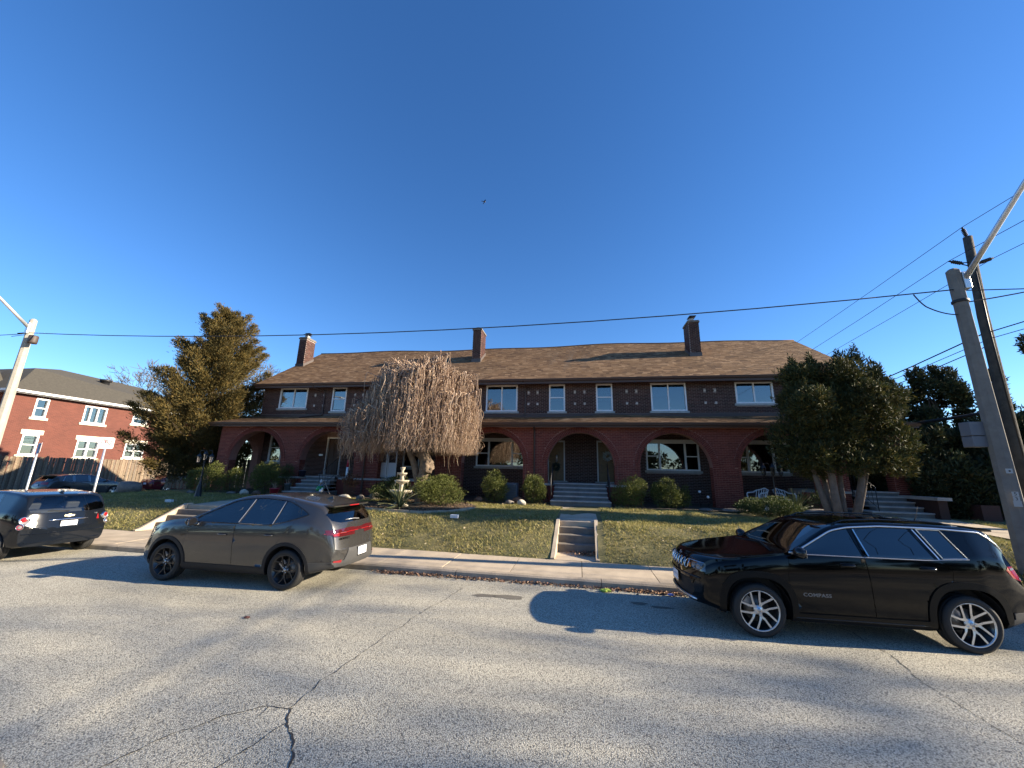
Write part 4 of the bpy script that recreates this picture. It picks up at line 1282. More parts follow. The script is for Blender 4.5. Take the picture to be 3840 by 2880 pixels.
    for sg in (1, -1):
        p, nrm = c.side(mx, mz, sg)
        m = MB(); bm = bmesh.new(); bmesh.ops.create_uvsphere(bm, u_segments=16, v_segments=10, radius=1)
        for v in bm.verts:
            co = v.co; co.x = max(co.x, -.45)
            v.co = Vector((co.x * .085 + .02, co.y * .108, co.z * .078 * (1 + .25 * co.y * sg * .3)))
        m.bm(bm, Matrix.Translation((p.x + .0, p.y + sg * .105, p.z + .055)), True)
        mi = m.build("mirror", P.get("mirror_m", P["paint"]), root, local=True)
        a = MB(); a.tube([p + Vector((.01, -sg * .01, -.02)), p + Vector((.01, sg * .07, .01))], [.03, .022], 8); a.build("mirror_arm", M_gloss, mi, local=True)
        g = MB(); g.box(-.018, -.1, -.055, -.014, .1, .055, Matrix.Translation((p.x - .0, p.y + sg * .105, p.z + .055)), bev=.001); g.build("mirror_glass", M_chrome, mi, local=True)
    return c, root

def license_plate(root, p, nrm, txt, sub=None, w=.305, h=.152):
    """p centre, nrm outward; plate with raised characters"""
    n_ = nrm.normalized(); n_ = Vector((n_.x, n_.y, n_.z)); up_ = Vector((0, 0, 1)); r_ = up_.cross(n_).normalized(); up_ = n_.cross(r_)
    M = Matrix(((r_.x, up_.x, n_.x, p.x), (r_.y, up_.y, n_.y, p.y), (r_.z, up_.z, n_.z, p.z), (0, 0, 0, 1)))
    m = MB(); m.box(-w / 2, -h / 2, .0, w / 2, h / 2, .004, M); pl_ = m.build("license_plate", M_plate, root, local=True)
    if txt: text_obj("lettering", txt, .060, M_plateblue, pl_, M @ Matrix.Translation((0, .0, .0045)), .0008, 1.0, .0006)
    else:
        q = MB()
        for k in range(7): q.box(-.115 + k * .034, -.022 + .008 * (k % 3), .0042, -.115 + k * .034 + .018 - .006 * (k % 2), .03 - .01 * (k % 2), .0048, M)
        q.build("worn_lettering", mat("worn_blue", (.30, .36, .46), .5), pl_, local=True)
    f = MB()
    for a in ((-w / 2 - .006, -h / 2 - .012, w / 2 + .006, -h / 2 + .006), (-w / 2 - .006, h / 2, w / 2 + .006, h / 2 + .006), (-w / 2 - .006, -h / 2, -w / 2, h / 2), (w / 2, -h / 2, w / 2 + .006, h / 2)): f.box(a[0], a[1], -.004, a[2], a[3], .006, M)
    f.build("plate_frame", M_gloss, pl_, local=True)
    return pl_
def frame_at(p, nrm, roll=0):
    n_ = nrm.normalized(); up_ = Vector((0, 0, 1)); r_ = up_.cross(n_).normalized(); up_ = n_.cross(r_)
    return Matrix(((r_.x, up_.x, n_.x, p.x), (r_.y, up_.y, n_.y, p.y), (r_.z, up_.z, n_.z, p.z), (0, 0, 0, 1)))

# -------------------------------------------------- black boxy SUV
S2 = math.sqrt(.5)
jp = dict(wb=2.636, W=1.82, R=.352, rim=.262, tyre_w=.235, style="jeep", sig=.045, tumble=.42, mid=.60, kf=.26, kr=.17, arch_r=.425, arch_sq=2.6, clad=.085, clad_out=.016, sill_z=.36, track=.895,
    zt=[(2.17, .86), (2.13, .96), (2.02, 1.005), (1.75, 1.035), (1.3, 1.085), (.95, 1.13), (.80, 1.17), (.18, 1.525), (-.05, 1.58), (-.5, 1.615), (-1.2, 1.61), (-1.75, 1.575), (-1.98, 1.525), (-2.08, 1.30), (-2.17, 1.08), (-2.21, .92)],
    zb=[(2.17, .34), (1.9, .27), (1.0, .235), (-1.0, .235), (-1.8, .30), (-2.21, .40)],
    zs=[(2.17, .80), (2.0, .93), (1.4, 1.02), (.9, 1.085), (0, 1.145), (-1.0, 1.17), (-1.7, 1.20), (-2.0, 1.16), (-2.21, .88)],
    w=[(2.17, .76), (2.0, .86), (1.6, .905), (1.0, .91), (-1.0, .91), (-1.6, .905), (-2.0, .86), (-2.21, .79)],
    belt=lambda x: 1.145 + (.0 if x > -.9 else (-.9 - x) * .06), up=None, rail=.055,
    windows=[("win_f", -.12, -.06, .80, .80), ("win_r", -1.02, -.86, -.20, -.14), ("win_q", -1.42, -1.26, -1.12, -.97)],
    doors=[("door_f", [(-.17, .37), (.93, .37), (.90, .80), (.84, 1.20), (.28, 1.62), (-.12, 1.62)]), ("door_r", [(-.79, .37), (-.17, .37), (-.12, 1.62), (-.90, 1.62), (-1.08, 1.15), (-1.20, 1.0), (-1.14, .78), (-.90, .62)])],
    cuts=[("windshield", [(-.70, 1.16), (-.60, 1.30), (-.52, 1.50), (.52, 1.50), (.60, 1.30), (.70, 1.16), (.3, 1.15), (-.3, 1.15)], (1, 0, 0), (.0, 1.1), .12),
          ("rear_window", [(-.60, 1.13), (-.50, 1.44), (.50, 1.44), (.60, 1.13)], (-1, 0, 0), (-2.3, -1.8), .15),
          ("grille", [(-.50, .80), (-.50, .925), (.50, .925), (.50, .80), (.42, .77), (-.42, .77)], (1, 0, 0), (1.8, 2.4), .2),
          ("lower_grille", [(-.56, .50), (-.48, .66), (.48, .66), (.56, .50), (.5, .40), (-.5, .40)], (1, 0, 0), (1.8, 2.4), .2),
          ("headlight", [(-.86, .80), (-.87, .915), (-1.15, .925), (-1.23, .90), (-1.17, .81), (-1.0, .795)], (S2, S2, 0), (1.2, 2.4), .25),
          ("fog_panel", [(-.95, .50), (-.90, .64), (-1.07, .66), (-1.16, .52), (-1.1, .46)], (S2, S2, 0), (1.2, 2.4), .25),
          ("taillight", [(.80, .95), (.735, 1.045), (.78, 1.09), (1.08, 1.075), (1.16, .95), (1.0, .885)], (-S2, S2, 0), (-2.4, -1.4), .25),
          ("bumper_trim", [(-2.0, .18), (2.0, .18), (2.0, .52), (-2.0, .52)], (-1, 0, 0), (-2.5, -1.84), .02)],
    skins=[("windshield", glass_mat("windshield_tint", (.06, .07, .08), .10), -.004), ("rear_window", glass_mat("privacy_glass", (.03, .035, .04), .10), -.004), ("grille", M_gloss, -.012), ("lower_grille", M_plastic, -.02), ("headlight", mat("lamp_smoked", (.05, .055, .065), .08, .2, coat=1), -.003), ("fog_panel", M_gloss, -.012), ("taillight", M_red, .004), ("bumper_trim", mat("grey_cladding", (.055, .055, .055), .5), .012)],
    split={"headlight", "taillight", "fog_panel"}, chrome={"win_q"}, chrome_r=.007,
    glass_f=glass_mat("privacy_glass", (.03, .035, .04), .10), glass_r=glass_mat("privacy_glass", (.03, .035, .04), .10), paint=paint("black_paint", (.002, .002, .0025), .0, .08, .28), clad_m=mat("black_clad_gloss", (.005, .005, .005), .4, spec=.2),
    handles=[(.10, 1.015), (-.90, 1.025)], mirror=(.72, 1.115), mirror_m=M_gloss, seat_x=.1, seat_z=.5, dash_z=1.0)
c, jeep = make_car("parked_suv", "black boxy suv with silver five-spoke wheels parked at the kerb before the cedar", jp, (3.80, 7.52, 0), rad(180 + 1.8))
# long silver strip over the windows, round the front glass corner and down the tail
for sg in (1, -1):
    pts = []
    for x_ in frange(.83, .15, 14): pts.append(c.side(x_, c.zr(x_) - .036 if x_ < .78 else 1.15, sg)[0])
    for x_ in frange(.10, -1.75, 30): pts.append(c.side(x_, c.zr(x_) - .036, sg)[0])
    for x_, z_ in ((-1.85, 1.44), (-1.93, 1.36), (-2.0, 1.27), (-2.05, 1.20)): pts.append(c.side(x_, z_, sg)[0])
    m = MB(); m.tube([p + Vector((0, sg * .004, 0)) for p in pts], .0135, 5); m.build("roof_strip", M_satin, jeep, local=True)
    pts = [c.side(x_, jp["belt"](x_) - .012, sg)[0] + Vector((0, sg * .002, 0)) for x_ in frange(.80, -1.44, 24)]
    m = MB(); m.tube(pts, .007, 4); m.build("window_trim", M_silver, jeep, local=True)
    for xb_, xt_ in ((-.20, -.14), (-1.07, -.915)):
        m = MB(); m.tube([c.side(lerp(xb_, xt_, t), lerp(1.15, c.zr(xt_) - .06, t), sg)[0] + Vector((0, sg * .003, 0)) for t in frange(0, 1, 6)], .010, 4); m.build("window_trim", M_satin, jeep, local=True)
    # roof rail
    pts = [c.surf((x_, sg * (.60 if -1.4 < x_ < .0 else .585), 3), (0, 0, -1))[0] + Vector((0, 0, .028 if -1.5 < x_ < .0 else -.004)) for x_ in [.12, .02] + frange(-.1, -1.4, 12) + [-1.52, -1.62]]
    m = MB(); m.tube(pts, .013, 6); m.build("roof_rail", M_gloss, jeep, local=True)
    # model name on the front door
    p, nrm = c.side(.55, .605, sg)
    text_obj("badge", "COMPASS", .064, mat("dull_badge", (.22, .22, .22), .4, .5), jeep, frame_at(p, Vector((0, sg, .02))) @ Matrix.Translation((0, 0, .001)), .003, 1.05, .001, 1.25)
    # sill step line and lamp details
    m = MB(); m.tube([c.side(x_, .30, sg)[0] + Vector((0, sg * .012, 0)) for x_ in frange(.85, -.80, 12)], .012, 5); m.build("sill_strip", M_gloss, jeep, local=True)
    d = Vector((S2, sg * S2, 0)); u_ = Vector((-d.y, d.x, 0))
    def hl(uu, z_): return c.surf(d * 5 + u_ * (uu * sg) + Vector((0, 0, z_)), -d)[0]
    m = MB(); m.tube([hl(q_, .917) + d * .004 for q_ in frange(-.88, -1.20, 10)], .006, 4); m.build("headlight_brow", M_satin, jeep, local=True)
    for q_ in (-.97, -1.06):
        m = MB(); m.lathe([(0, .0), (.022, .0), (.03, .01), (.036, .012), (.036, .0)], 14, frame_at(hl(q_, .855) , d)); m.build("projector", M_clear, jeep, local=True)
    m = MB(); P4 = [hl(-1.12, .812), hl(-1.18, .818), hl(-1.215, .885), hl(-1.15, .87)]; m.add([p_ + d * .005 for p_ in P4] , [(0, 1, 2, 3)] if sg < 0 else [(3, 2, 1, 0)]); m.build("turn_signal", M_amber, jeep, local=True)
    # clear inner band of the tail lamp
    d2 = Vector((-S2, sg * S2, 0)); u2 = Vector((-d2.y, d2.x, 0))
    def tl(uu, z_): return c.surf(d2 * 5 + u2 * (uu * sg) + Vector((0, 0, z_)), -d2)[0] + d2 * .01
    for q0, q1, za, zb_ in ((.80, 1.06, 1.045, 1.07), (.94, 1.10, .92, .945)):
        m = MB(); n_ = 6; V = [tl(lerp(q0, q1, i / n_), z_) for i in range(n_ + 1) for z_ in (za, zb_)]; m.add(V, [(2 * i, 2 * i + 1, 2 * i + 3, 2 * i + 2) for i in range(n_)]); m.build("lamp_band", M_clear, jeep, local=True)
for k in range(7):                                  # seven ringed slots
    yc_ = (k - 3) * .132
    pts = []
    for a in frange(0, 2 * math.pi, 18):
        ca, sa = math.cos(a), math.sin(a); q_ = (abs(ca) ** 3 + abs(sa) ** 3) ** (-1 / 3)
        p, nrm = c.front_(yc_ + .046 * ca * q_, .848 + .062 * sa * q_); pts.append(p + Vector((.004, 0, 0)))
    m = MB(); m.tube(pts, .008, 5, cap=False); m.build("grille_ring", M_chrome, jeep, local=True)
p, nrm = c.front_(0, .945); text_obj("badge", "Jeep", .06, M_silver, jeep, frame_at(c.front_(0, .95)[0], Vector((1, 0, .6))) @ Matrix.Translation((0, 0, .003)), .003, 1, .001)
p, nrm = c.front_(-.0, .60); license_plate(jeep, p + Vector((.012, 0, 0)), Vector((1, 0, 0)), "", w=.30, h=.15)
m = MB(); m.tube([c.front_(q_, .385)[0] + Vector((.012, 0, 0)) for q_ in frange(-.62, .62, 16)], [.012] + [.024] * 15 + [.012], 6); m.build("skid_strip", M_satin, jeep, local=True)
m = MB(); m.tube([c.front_(q_, .70)[0] + Vector((.008, 0, 0)) for q_ in frange(-.70, .70, 16)], .012, 5); m.build("bumper_line", M_gloss, jeep, local=True)
for sg in (1, -1):
    w_ = MB(); w_.tube([c.front_(sg * .62, 1.13)[0] + Vector((.01, 0, .0)), c.front_(sg * .25, 1.15)[0] + Vector((.01, 0, .0)), c.front_(sg * .02, 1.165)[0] + Vector((.01, 0, 0))], .011, 5); w_.build("wiper", M_plastic, jeep, local=True)
m = MB(); p = c.surf((-1.45, .1, 3), (0, 0, -1))[0]; m.tube([p, p + Vector((-.03, 0, .05)), p + Vector((-.09, 0, .22))], [.012, .004, .0025], 5); m.build("aerial", M_plastic, jeep, local=True)
m = MB(); m.prism([(-2.02, -.62), (-1.70, -.66), (-1.70, .66), (-2.02, .62), (-2.07, .4), (-2.07, -.4)], 1.518, 1.546); m.build("spoiler", M_gloss, jeep, local=True)
# -------------------------------------------------- grey crossover
M_hgrey = paint("grey_metallic", (.085, .082, .078), .7, .24, .8)
def lift(z): return z + .085 * smoothstep(.80, 1.06, z)
def hb_belt(x): return 1.12 if x > -.75 else 1.12 + (-.75 - x) ** 1.6 * .26
def hb_up(x): return 9 if x > -.9 else 1.57 - (-.9 - x) ** 1.7 * .42
hp = dict(wb=2.636, W=1.84, R=.350, rim=.256, tyre_w=.235, style="hornet", sig=.055, tumble=.43, mid=.56, kf=.34, kr=.22, arch_r=.405, clad=.062, clad_out=.012, sill_z=.37, track=.895,
    zt=[(2.22, .70), (2.19, .84), (2.08, .93), (1.8, .985), (1.35, 1.045), (1.0, 1.09), (.86, 1.13), (.12, 1.50), (-.15, 1.56), (-.55, 1.585), (-1.1, 1.545), (-1.6, 1.46), (-1.92, 1.385), (-2.0, 1.30), (-2.16, 1.10), (-2.22, 1.04), (-2.27, .90), (-2.29, .72)],
    zb=[(2.22, .30), (1.9, .24), (1.0, .225), (-1.0, .225), (-1.8, .28), (-2.29, .40)],
    zs=[(2.22, .62), (2.1, .80), (1.8, .90), (1.35, .97), (.9, 1.0), (0, 1.02), (-1.0, 1.05), (-1.5, 1.09), (-1.9, 1.06), (-2.2, .95), (-2.29, .68)],
    w=[(2.22, .72), (2.05, .84), (1.7, .90), (1.2, .92), (.3, .905), (-.6, .905), (-1.3, .925), (-1.8, .89), (-2.1, .83), (-2.29, .74)],
    belt=hb_belt, up=hb_up, rail=.05,
    windows=[("win_f", -.14, -.30, .84, .80), ("win_r", -.92, -1.02, -.21, -.37), ("win_q", -1.66, -1.60, -.96, -1.06)],
    doors=[("door_f", [(-.18, .36), (.90, .36), (.93, .70), (.88, 1.10), (.25, 1.6), (-.34, 1.6), (-.14, 1.0)]), ("door_r", [(-.90, .36), (-.18, .36), (-.14, 1.0), (-.34, 1.6), (-1.0, 1.6), (-1.5, 1.3), (-1.38, 1.05), (-1.12, .82), (-1.02, .66)])],
    cuts=[("windshield", [(-.72, 1.07), (-.60, 1.28), (-.52, 1.47), (.52, 1.47), (.60, 1.28), (.72, 1.07), (.3, 1.10), (-.3, 1.10)], (1, 0, 0), (.0, 1.2), .12),
          ("rear_window", [(-.68, 1.13), (-.72, 1.24), (-.56, 1.365), (.56, 1.365), (.72, 1.24), (.68, 1.13), (.5, 1.085), (-.5, 1.085)], (-1, 0, 0), (-2.4, -1.7), .10),
          ("taillight", [(.93, .93), (1.02, .985), (1.36, 1.00), (1.46, .99), (1.46, .90), (1.3, .90), (1.05, .895)], (-S2, S2, 0), (-2.5, -1.4), .20),
          ("light_bar", [(-.78, .925), (-.78, .985), (-.30, .985), (.30, .985), (.78, .985), (.78, .925), (.30, .945), (-.30, .945)], (-1, 0, 0), (-2.5, -1.6), .25),
          ("rear_bumper", [(-2, .2), (2, .2), (2, .46), (.50, .50), (.44, .60), (.40, .70), (-.40, .70), (-.44, .60), (-.50, .50), (-2, .46)], (-1, 0, 0), (-2.6, -1.72), .04),
          ("headlight", [(-.93, .80), (-.95, .86), (-1.28, .90), (-1.34, .86), (-1.2, .80)], (S2, S2, 0), (1.2, 2.4), .25),
          ("grille", [(-.55, .55), (-.6, .74), (.6, .74), (.55, .55)], (1, 0, 0), (1.8, 2.4), .2)],
    skins=[("windshield", glass_mat("clear_glass", (.52, .58, .56), .09), -.004), ("rear_window", glass_mat("tinted_glass", (.10, .12, .13), .10), -.004), ("taillight", mat("lamp_dark_red", (.07, .008, .01), .1, coat=1), .006), ("light_bar", mat("lamp_dark_red", (.07, .008, .01), .1, coat=1), .004), ("rear_bumper", mat("hornet_clad", (.05, .05, .05), .45), .012), ("headlight", M_lens, .0), ("grille", M_gloss, -.01)],
    split={"headlight", "taillight"}, chrome={"win_x"},
    glass_f=glass_mat("clear_glass", (.52, .58, .56), .09), glass_r=glass_mat("tinted_side", (.34, .40, .38), .10), paint=M_hgrey, clad_m=M_plastic,
    handles=[(.10, .885), (-.92, .905)], mirror=(.74, 1.0), mirror_m=M_gloss, seat_x=.05, seat_z=.42, dash_z=.96)
hp['zt'] = [(a, lift(b_)) for a, b_ in hp['zt']]; hp['zs'] = [(a, lift(b_)) for a, b_ in hp['zs']]
hp['doors'] = [(n_, [(a, lift(b_)) for a, b_ in q_]) for n_, q_ in hp['doors']]
hp['cuts'] = [(n_, [(a, lift(b_)) for a, b_ in q_], *r_) for n_, q_, *r_ in hp['cuts']]
hp['handles'] = [(a, lift(b_)) for a, b_ in hp['handles']]; hp['mirror'] = (hp['mirror'][0], lift(hp['mirror'][1]))
c, hornet = make_car("parked_crossover", "grey metallic crossover with black wheels and full-width tail light bar", hp, (-6.72, 7.74, 0), rad(180.2))
for sg in (1, -1):
    for (xb_, xt_) in ((-.175, -.335), (-.94, -1.04)):
        m = MB(); m.tube([c.side(lerp(xb_, xt_, t), lerp(1.13, min(c.zr(xt_) - .05, hb_up(xt_)), t), sg)[0] + Vector((0, sg * .003, 0)) for t in frange(.02, .98, 6)], .007, 4); m.build("window_trim", M_silver, hornet, local=True)
    top = [(x_, min(c.zr(x_) - .05, hb_up(x_)) + .006) for x_ in frange(.70, -1.58, 26)]; bot = [(x_, hb_belt(x_) - .008) for x_ in frange(-1.62, .84, 22)]
    pts = [c.side(x_, z_, sg)[0] + Vector((0, sg * .002, 0)) for x_, z_ in top + bot]
    m = MB(); m.tube(pts + [pts[0]], .009, 4, cap=False); m.build("window_seal", M_gloss, hornet, local=True)
    d2 = Vector((-S2, sg * S2, 0)); u2 = Vector((-d2.y, d2.x, 0))
    def tl(uu, z_): return c.surf(d2 * 5 + u2 * (uu * sg) + Vector((0, 0, z_)), -d2)[0] + d2 * .012
    for q0, q1, za, zb_, mm in ((1.0, 1.12, .945, .985, M_red), (1.14, 1.27, .99, .999, M_clear)):
        m = MB(); n_ = 8; V = [tl(lerp(q0, q1, i / n_), z_) for i in range(n_ + 1) for z_ in (za, zb_)]; m.add(V, [(2 * i, 2 * i + 1, 2 * i + 3, 2 * i + 2) for i in range(n_)]); m.build("lamp_band", mm, hornet, local=True)
    q_ = Vector((-1, 0, 0))
    m = MB(); V = []
    for i in range(9):
        y_ = sg * lerp(.80, .06, i / 8); za = .985 + (.012 if abs(y_) < .42 else 0)
        V += [c.rear_(y_, za)[0] + q_ * .012, c.rear_(y_, za + .011)[0] + q_ * .012]
    m.add(V, [(2 * i, 2 * i + 1, 2 * i + 3, 2 * i + 2) for i in range(8)]); m.build("light_strip", M_red, hornet, local=True)
    m = MB(); V = [c.rear_(sg * y_, z_)[0] + q_ * .016 for y_ in (.56, .64, .72) for z_ in (.47 + .02 * (y_ - .56) / .16, .515)]; m.add(V, [(0, 1, 3, 2), (2, 3, 5, 4)]); m.build("reflector", M_red, hornet, local=True)
    p, _ = c.side(.99, .86, sg)
    m = MB(); m.prism([(-.05, 0), (.0, .028), (.06, .03), (.02, .0), (-.01, -.02)], 0, .004, frame_at(p, Vector((0, sg, 0)))); m.build("badge", M_gloss, hornet, local=True)
p, nrm = c.rear_(.36, .865); text_obj("badge", "HORNET", .05, M_gloss, hornet, frame_at(c.rear_(.47, .885)[0], Vector((-1, .16, .1))) @ Matrix.Translation((0, 0, .003)), .003, 1.1, .0012, 1.25)
p, nrm = c.rear_(0, .61); license_plate(hornet, p + Vector((-.02, 0, 0)), Vector((-1, 0, .05)), "")
m = MB(); m.prism([(-2.02, -.62), (-1.62, -.60), (-1.62, .60), (-2.02, .62), (-2.06, .4), (-2.06, -.4)], 1.46, 1.487); sp_ = m.build("spoiler", M_hgrey, hornet, local=True)
m = MB(); m.box(-2.069, -.17, 1.463, -2.058, .17, 1.483); m.build("brake_lamp", M_red, sp_, local=True)
m = MB(); a_ = c.rear_(-.05, 1.20)[0]; b_ = c.rear_(.36, 1.215)[0]; m.tube([a_ + Vector((-.02, 0, 0)), a_.lerp(b_, .4) + Vector((-.022, 0, .012)), b_ + Vector((-.012, 0, 0))], [.014, .010, .006], 5); m.build("wiper", M_silver, hornet, local=True)
m = MB(); p = c.surf((-1.5, 0, 3), (0, 0, -1))[0]; m.prism([(.10, 0), (-.06, .07), (-.08, .0)], -.02, .02, Matrix.Translation(p) @ Matrix.Rotation(rad(90), 4, 'X')); m.build("shark_fin", M_hgrey, hornet, local=True)
for sg in (1, -1):
    for (x_, z_) in ((-2.0, .52),):
        p, nrm = c.side(x_, z_, sg); m = MB(); m.lathe([(0, .003), (.014, .002), (.014, 0)], 10, frame_at(p, nrm)); m.build("parking_sensor", M_gloss, hornet, local=True)

# -------------------------------------------------- dark hatchback at the left
M_sdark = paint("charcoal_paint", (.006, .008, .012), .0, .09, .35)
spm = dict(wb=2.525, W=1.735, R=.315, rim=.222, tyre_w=.205, style="sonic", sig=.05, tumble=.36, mid=.60, kf=.3, kr=.10, arch_r=.365, track=.855,
    zt=[(2.08, .70), (2.04, .86), (1.9, .94), (1.5, 1.02), (1.15, 1.07), (1.0, 1.11), (.15, 1.45), (-.2, 1.50), (-.7, 1.515), (-1.3, 1.48), (-1.72, 1.43), (-1.80, 1.36), (-1.94, 1.05), (-1.97, .93), (-1.985, .78)],
    zb=[(2.08, .28), (1.8, .2), (1.0, .19), (-1.0, .2), (-1.6, .26), (-1.985, .31)],
    zs=[(2.08, .62), (1.9, .84), (1.4, .94), (.9, .98), (0, 1.0), (-1.0, 1.03), (-1.6, 1.05), (-1.9, 1.0), (-1.985, .76)],
    w=[(2.08, .66), (1.9, .78), (1.5, .855), (1.0, .867), (-1.0, .867), (-1.5, .862), (-1.8, .83), (-1.985, .77)],
    belt=lambda x: 1.0 + max(0, (-.4 - x)) * .05, up=None, rail=.05,
    windows=[("win_f", -.10, -.08, .85, .85), ("win_r", -.98, -.84, -.17, -.15)],
    doors=[("door_f", [(-.13, .30), (.86, .30), (.90, .95), (.3, 1.55), (-.10, 1.55)]), ("door_r", [(-.78, .30), (-.13, .30), (-.10, 1.55), (-.88, 1.55), (-1.06, 1.0), (-.92, .62)])],
    cuts=[("windshield", [(-.66, 1.05), (-.5, 1.40), (.5, 1.40), (.66, 1.05)], (1, 0, 0), (.0, 1.2), .12),
          ("rear_window", [(-.66, 1.06), (-.69, 1.13), (-.585, 1.36), (-.45, 1.395), (.45, 1.395), (.585, 1.36), (.69, 1.13), (.66, 1.06), (.4, 1.03), (-.4, 1.03)], (-1, 0, 0), (-2.2, -1.6), .10),
          ("lamp_panel", [(.70, .70), (.70, .96), (.95, .96), (1.0, .80), (.96, .68)], (-S2, S2, 0), (-2.3, -1.3), .2),
          ("tailgate", [(-.66, .62), (-.70, .98), (.70, .98), (.66, .62), (.52, .575), (-.52, .575)], (-1, 0, 0), (-2.2, -1.5), .2),
          ("grille", [(-.4, .5), (-.45, .75), (.45, .75), (.4, .5)], (1, 0, 0), (1.6, 2.3), .2)],
    skins=[("windshield", glass_mat("clear_glass2", (.78, .82, .80), .08), -.004), ("rear_window", glass_mat("clear_glass2", (.78, .82, .80), .08), -.004), ("lamp_panel", M_gloss, .004), ("tailgate", M_sdark, .007), ("grille", M_gloss, -.01)],
    split={"lamp_panel"}, glass_f=glass_mat("clear_glass2", (.78, .82, .80), .08), glass_r=glass_mat("clear_glass2", (.78, .82, .80), .08), paint=M_sdark,
    handles=[(.05, .86)], mirror=(.76, .98), seat_x=.05, seat_z=.40, dash_z=.93)
c, sonic = make_car("parked_hatchback", "dark charcoal hatchback with round tail lamps parked behind the grey crossover's nose", spm, (-14.2, 8.05, 0), rad(175.5))
for sg in (1, -1):
    d2 = Vector((-S2, sg * S2, 0)); u2 = Vector((-d2.y, d2.x, 0))
    def tl(uu, z_): return c.surf(d2 * 5 + u2 * (uu * sg) + Vector((0, 0, z_)), -d2)
    for uu, z_, r_ in ((.83, .885, .088), (.80, .748, .062)):
        p, nrm = tl(uu, z_); nrm = (nrm + d2 + Vector((-.6, 0, 0))).normalized(); F_ = frame_at(p, nrm)
        m = MB(); m.lathe([(r_, -.03), (r_, .02), (r_ * .86, .03), (r_ * .82, .012)], 24, F_); lampo = m.build("taillight", M_chrome, sonic, local=True)
        m = MB(); m.lathe([(r_ * .82, .012), (r_ * .5, .022), (r_ * .48, .014), (0, .02)], 24, F_); m.build("lens", M_red if r_ < .07 else M_clear, lampo, local=True)
        m = MB(); m.lathe([(r_ * .55, .022), (r_ * .3, .028), (0, .03)], 20, F_ @ Matrix.Translation((0 if r_ < .07 else -.01 * sg, .02 if r_ > .07 else 0, 0))); m.build("inner_lens", M_red if r_ > .07 else M_clear, lampo, local=True)
    m = MB(); n_ = 4; V = [tl(lerp(.955, 1.035, i / n_), z_)[0] + d2 * .008 for i in range(n_ + 1) for z_ in (.82, .94)]; m.add(V, [(2 * i, 2 * i + 1, 2 * i + 3, 2 * i + 2) for i in range(n_)]); m.build("side_lens", M_red, sonic, local=True)
q_ = Vector((-1, 0, 0))
m = MB(); m.tube([c.rear_(y_, .862)[0] + q_ * .012 for y_ in frange(-.36, .36, 8)], [.008] + [.020] * 7 + [.008], 5); m.build("chrome_strip", M_chrome, sonic, local=True)
p, nrm = c.rear_(0, .755); license_plate(sonic, p + q_ * .012, Vector((-1, 0, .0)), "CWAT-958")
F_ = frame_at(c.rear_(0, .945)[0], Vector((-1, 0, .1)))                      # cross-shaped emblem
m = MB(); m.prism([(-.10, -.008), (-.085, .022), (-.03, .022), (-.024, .036), (.034, .036), (.03, .022), (.10, .012), (.085, -.022), (.03, -.022), (.024, -.036), (-.034, -.036), (-.03, -.022), (-.09, -.022)], .002, .012, F_); m.build("emblem", mat("gold_emblem", (.72, .66, .48), .3, .8), sonic, local=True)
text_obj("badge", "SONIC LT", .035, M_silver, sonic, frame_at(c.rear_(-.47, .955)[0], Vector((-1, -.06, .1))) @ Matrix.Translation((0, 0, .003)), .002, 1, .0005)
m = MB(); m.tube([c.rear_(y_, .40)[0] + q_ * .006 for y_ in frange(-.66, .66, 12)], .010, 4); m.build("bumper_crease", M_sdark, sonic, local=True)
m = MB(); m.tube([c.rear_(y_, .585)[0] + q_ * .004 for y_ in frange(-.74, .74, 14)], .012, 4); m.build("bumper_edge", M_sdark, sonic, local=True)
m = MB(); a_ = c.rear_(.02, 1.05)[0]; b_ = c.rear_(.38, 1.075)[0]; m.tube([a_ + q_ * .02, a_.lerp(b_, .4) + q_ * .022, b_ + q_ * .012], [.013, .009, .006], 5); m.build("wiper", M_plastic, sonic, local=True)
m = MB(); p = c.surf((-1.45, 0, 3), (0, 0, -1))[0]; m.prism([(.09, 0), (-.05, .05), (-.07, .0)], -.02, .02, Matrix.Translation(p) @ Matrix.Rotation(rad(90), 4, 'X')); m.build("shark_fin", M_gloss, sonic, local=True)

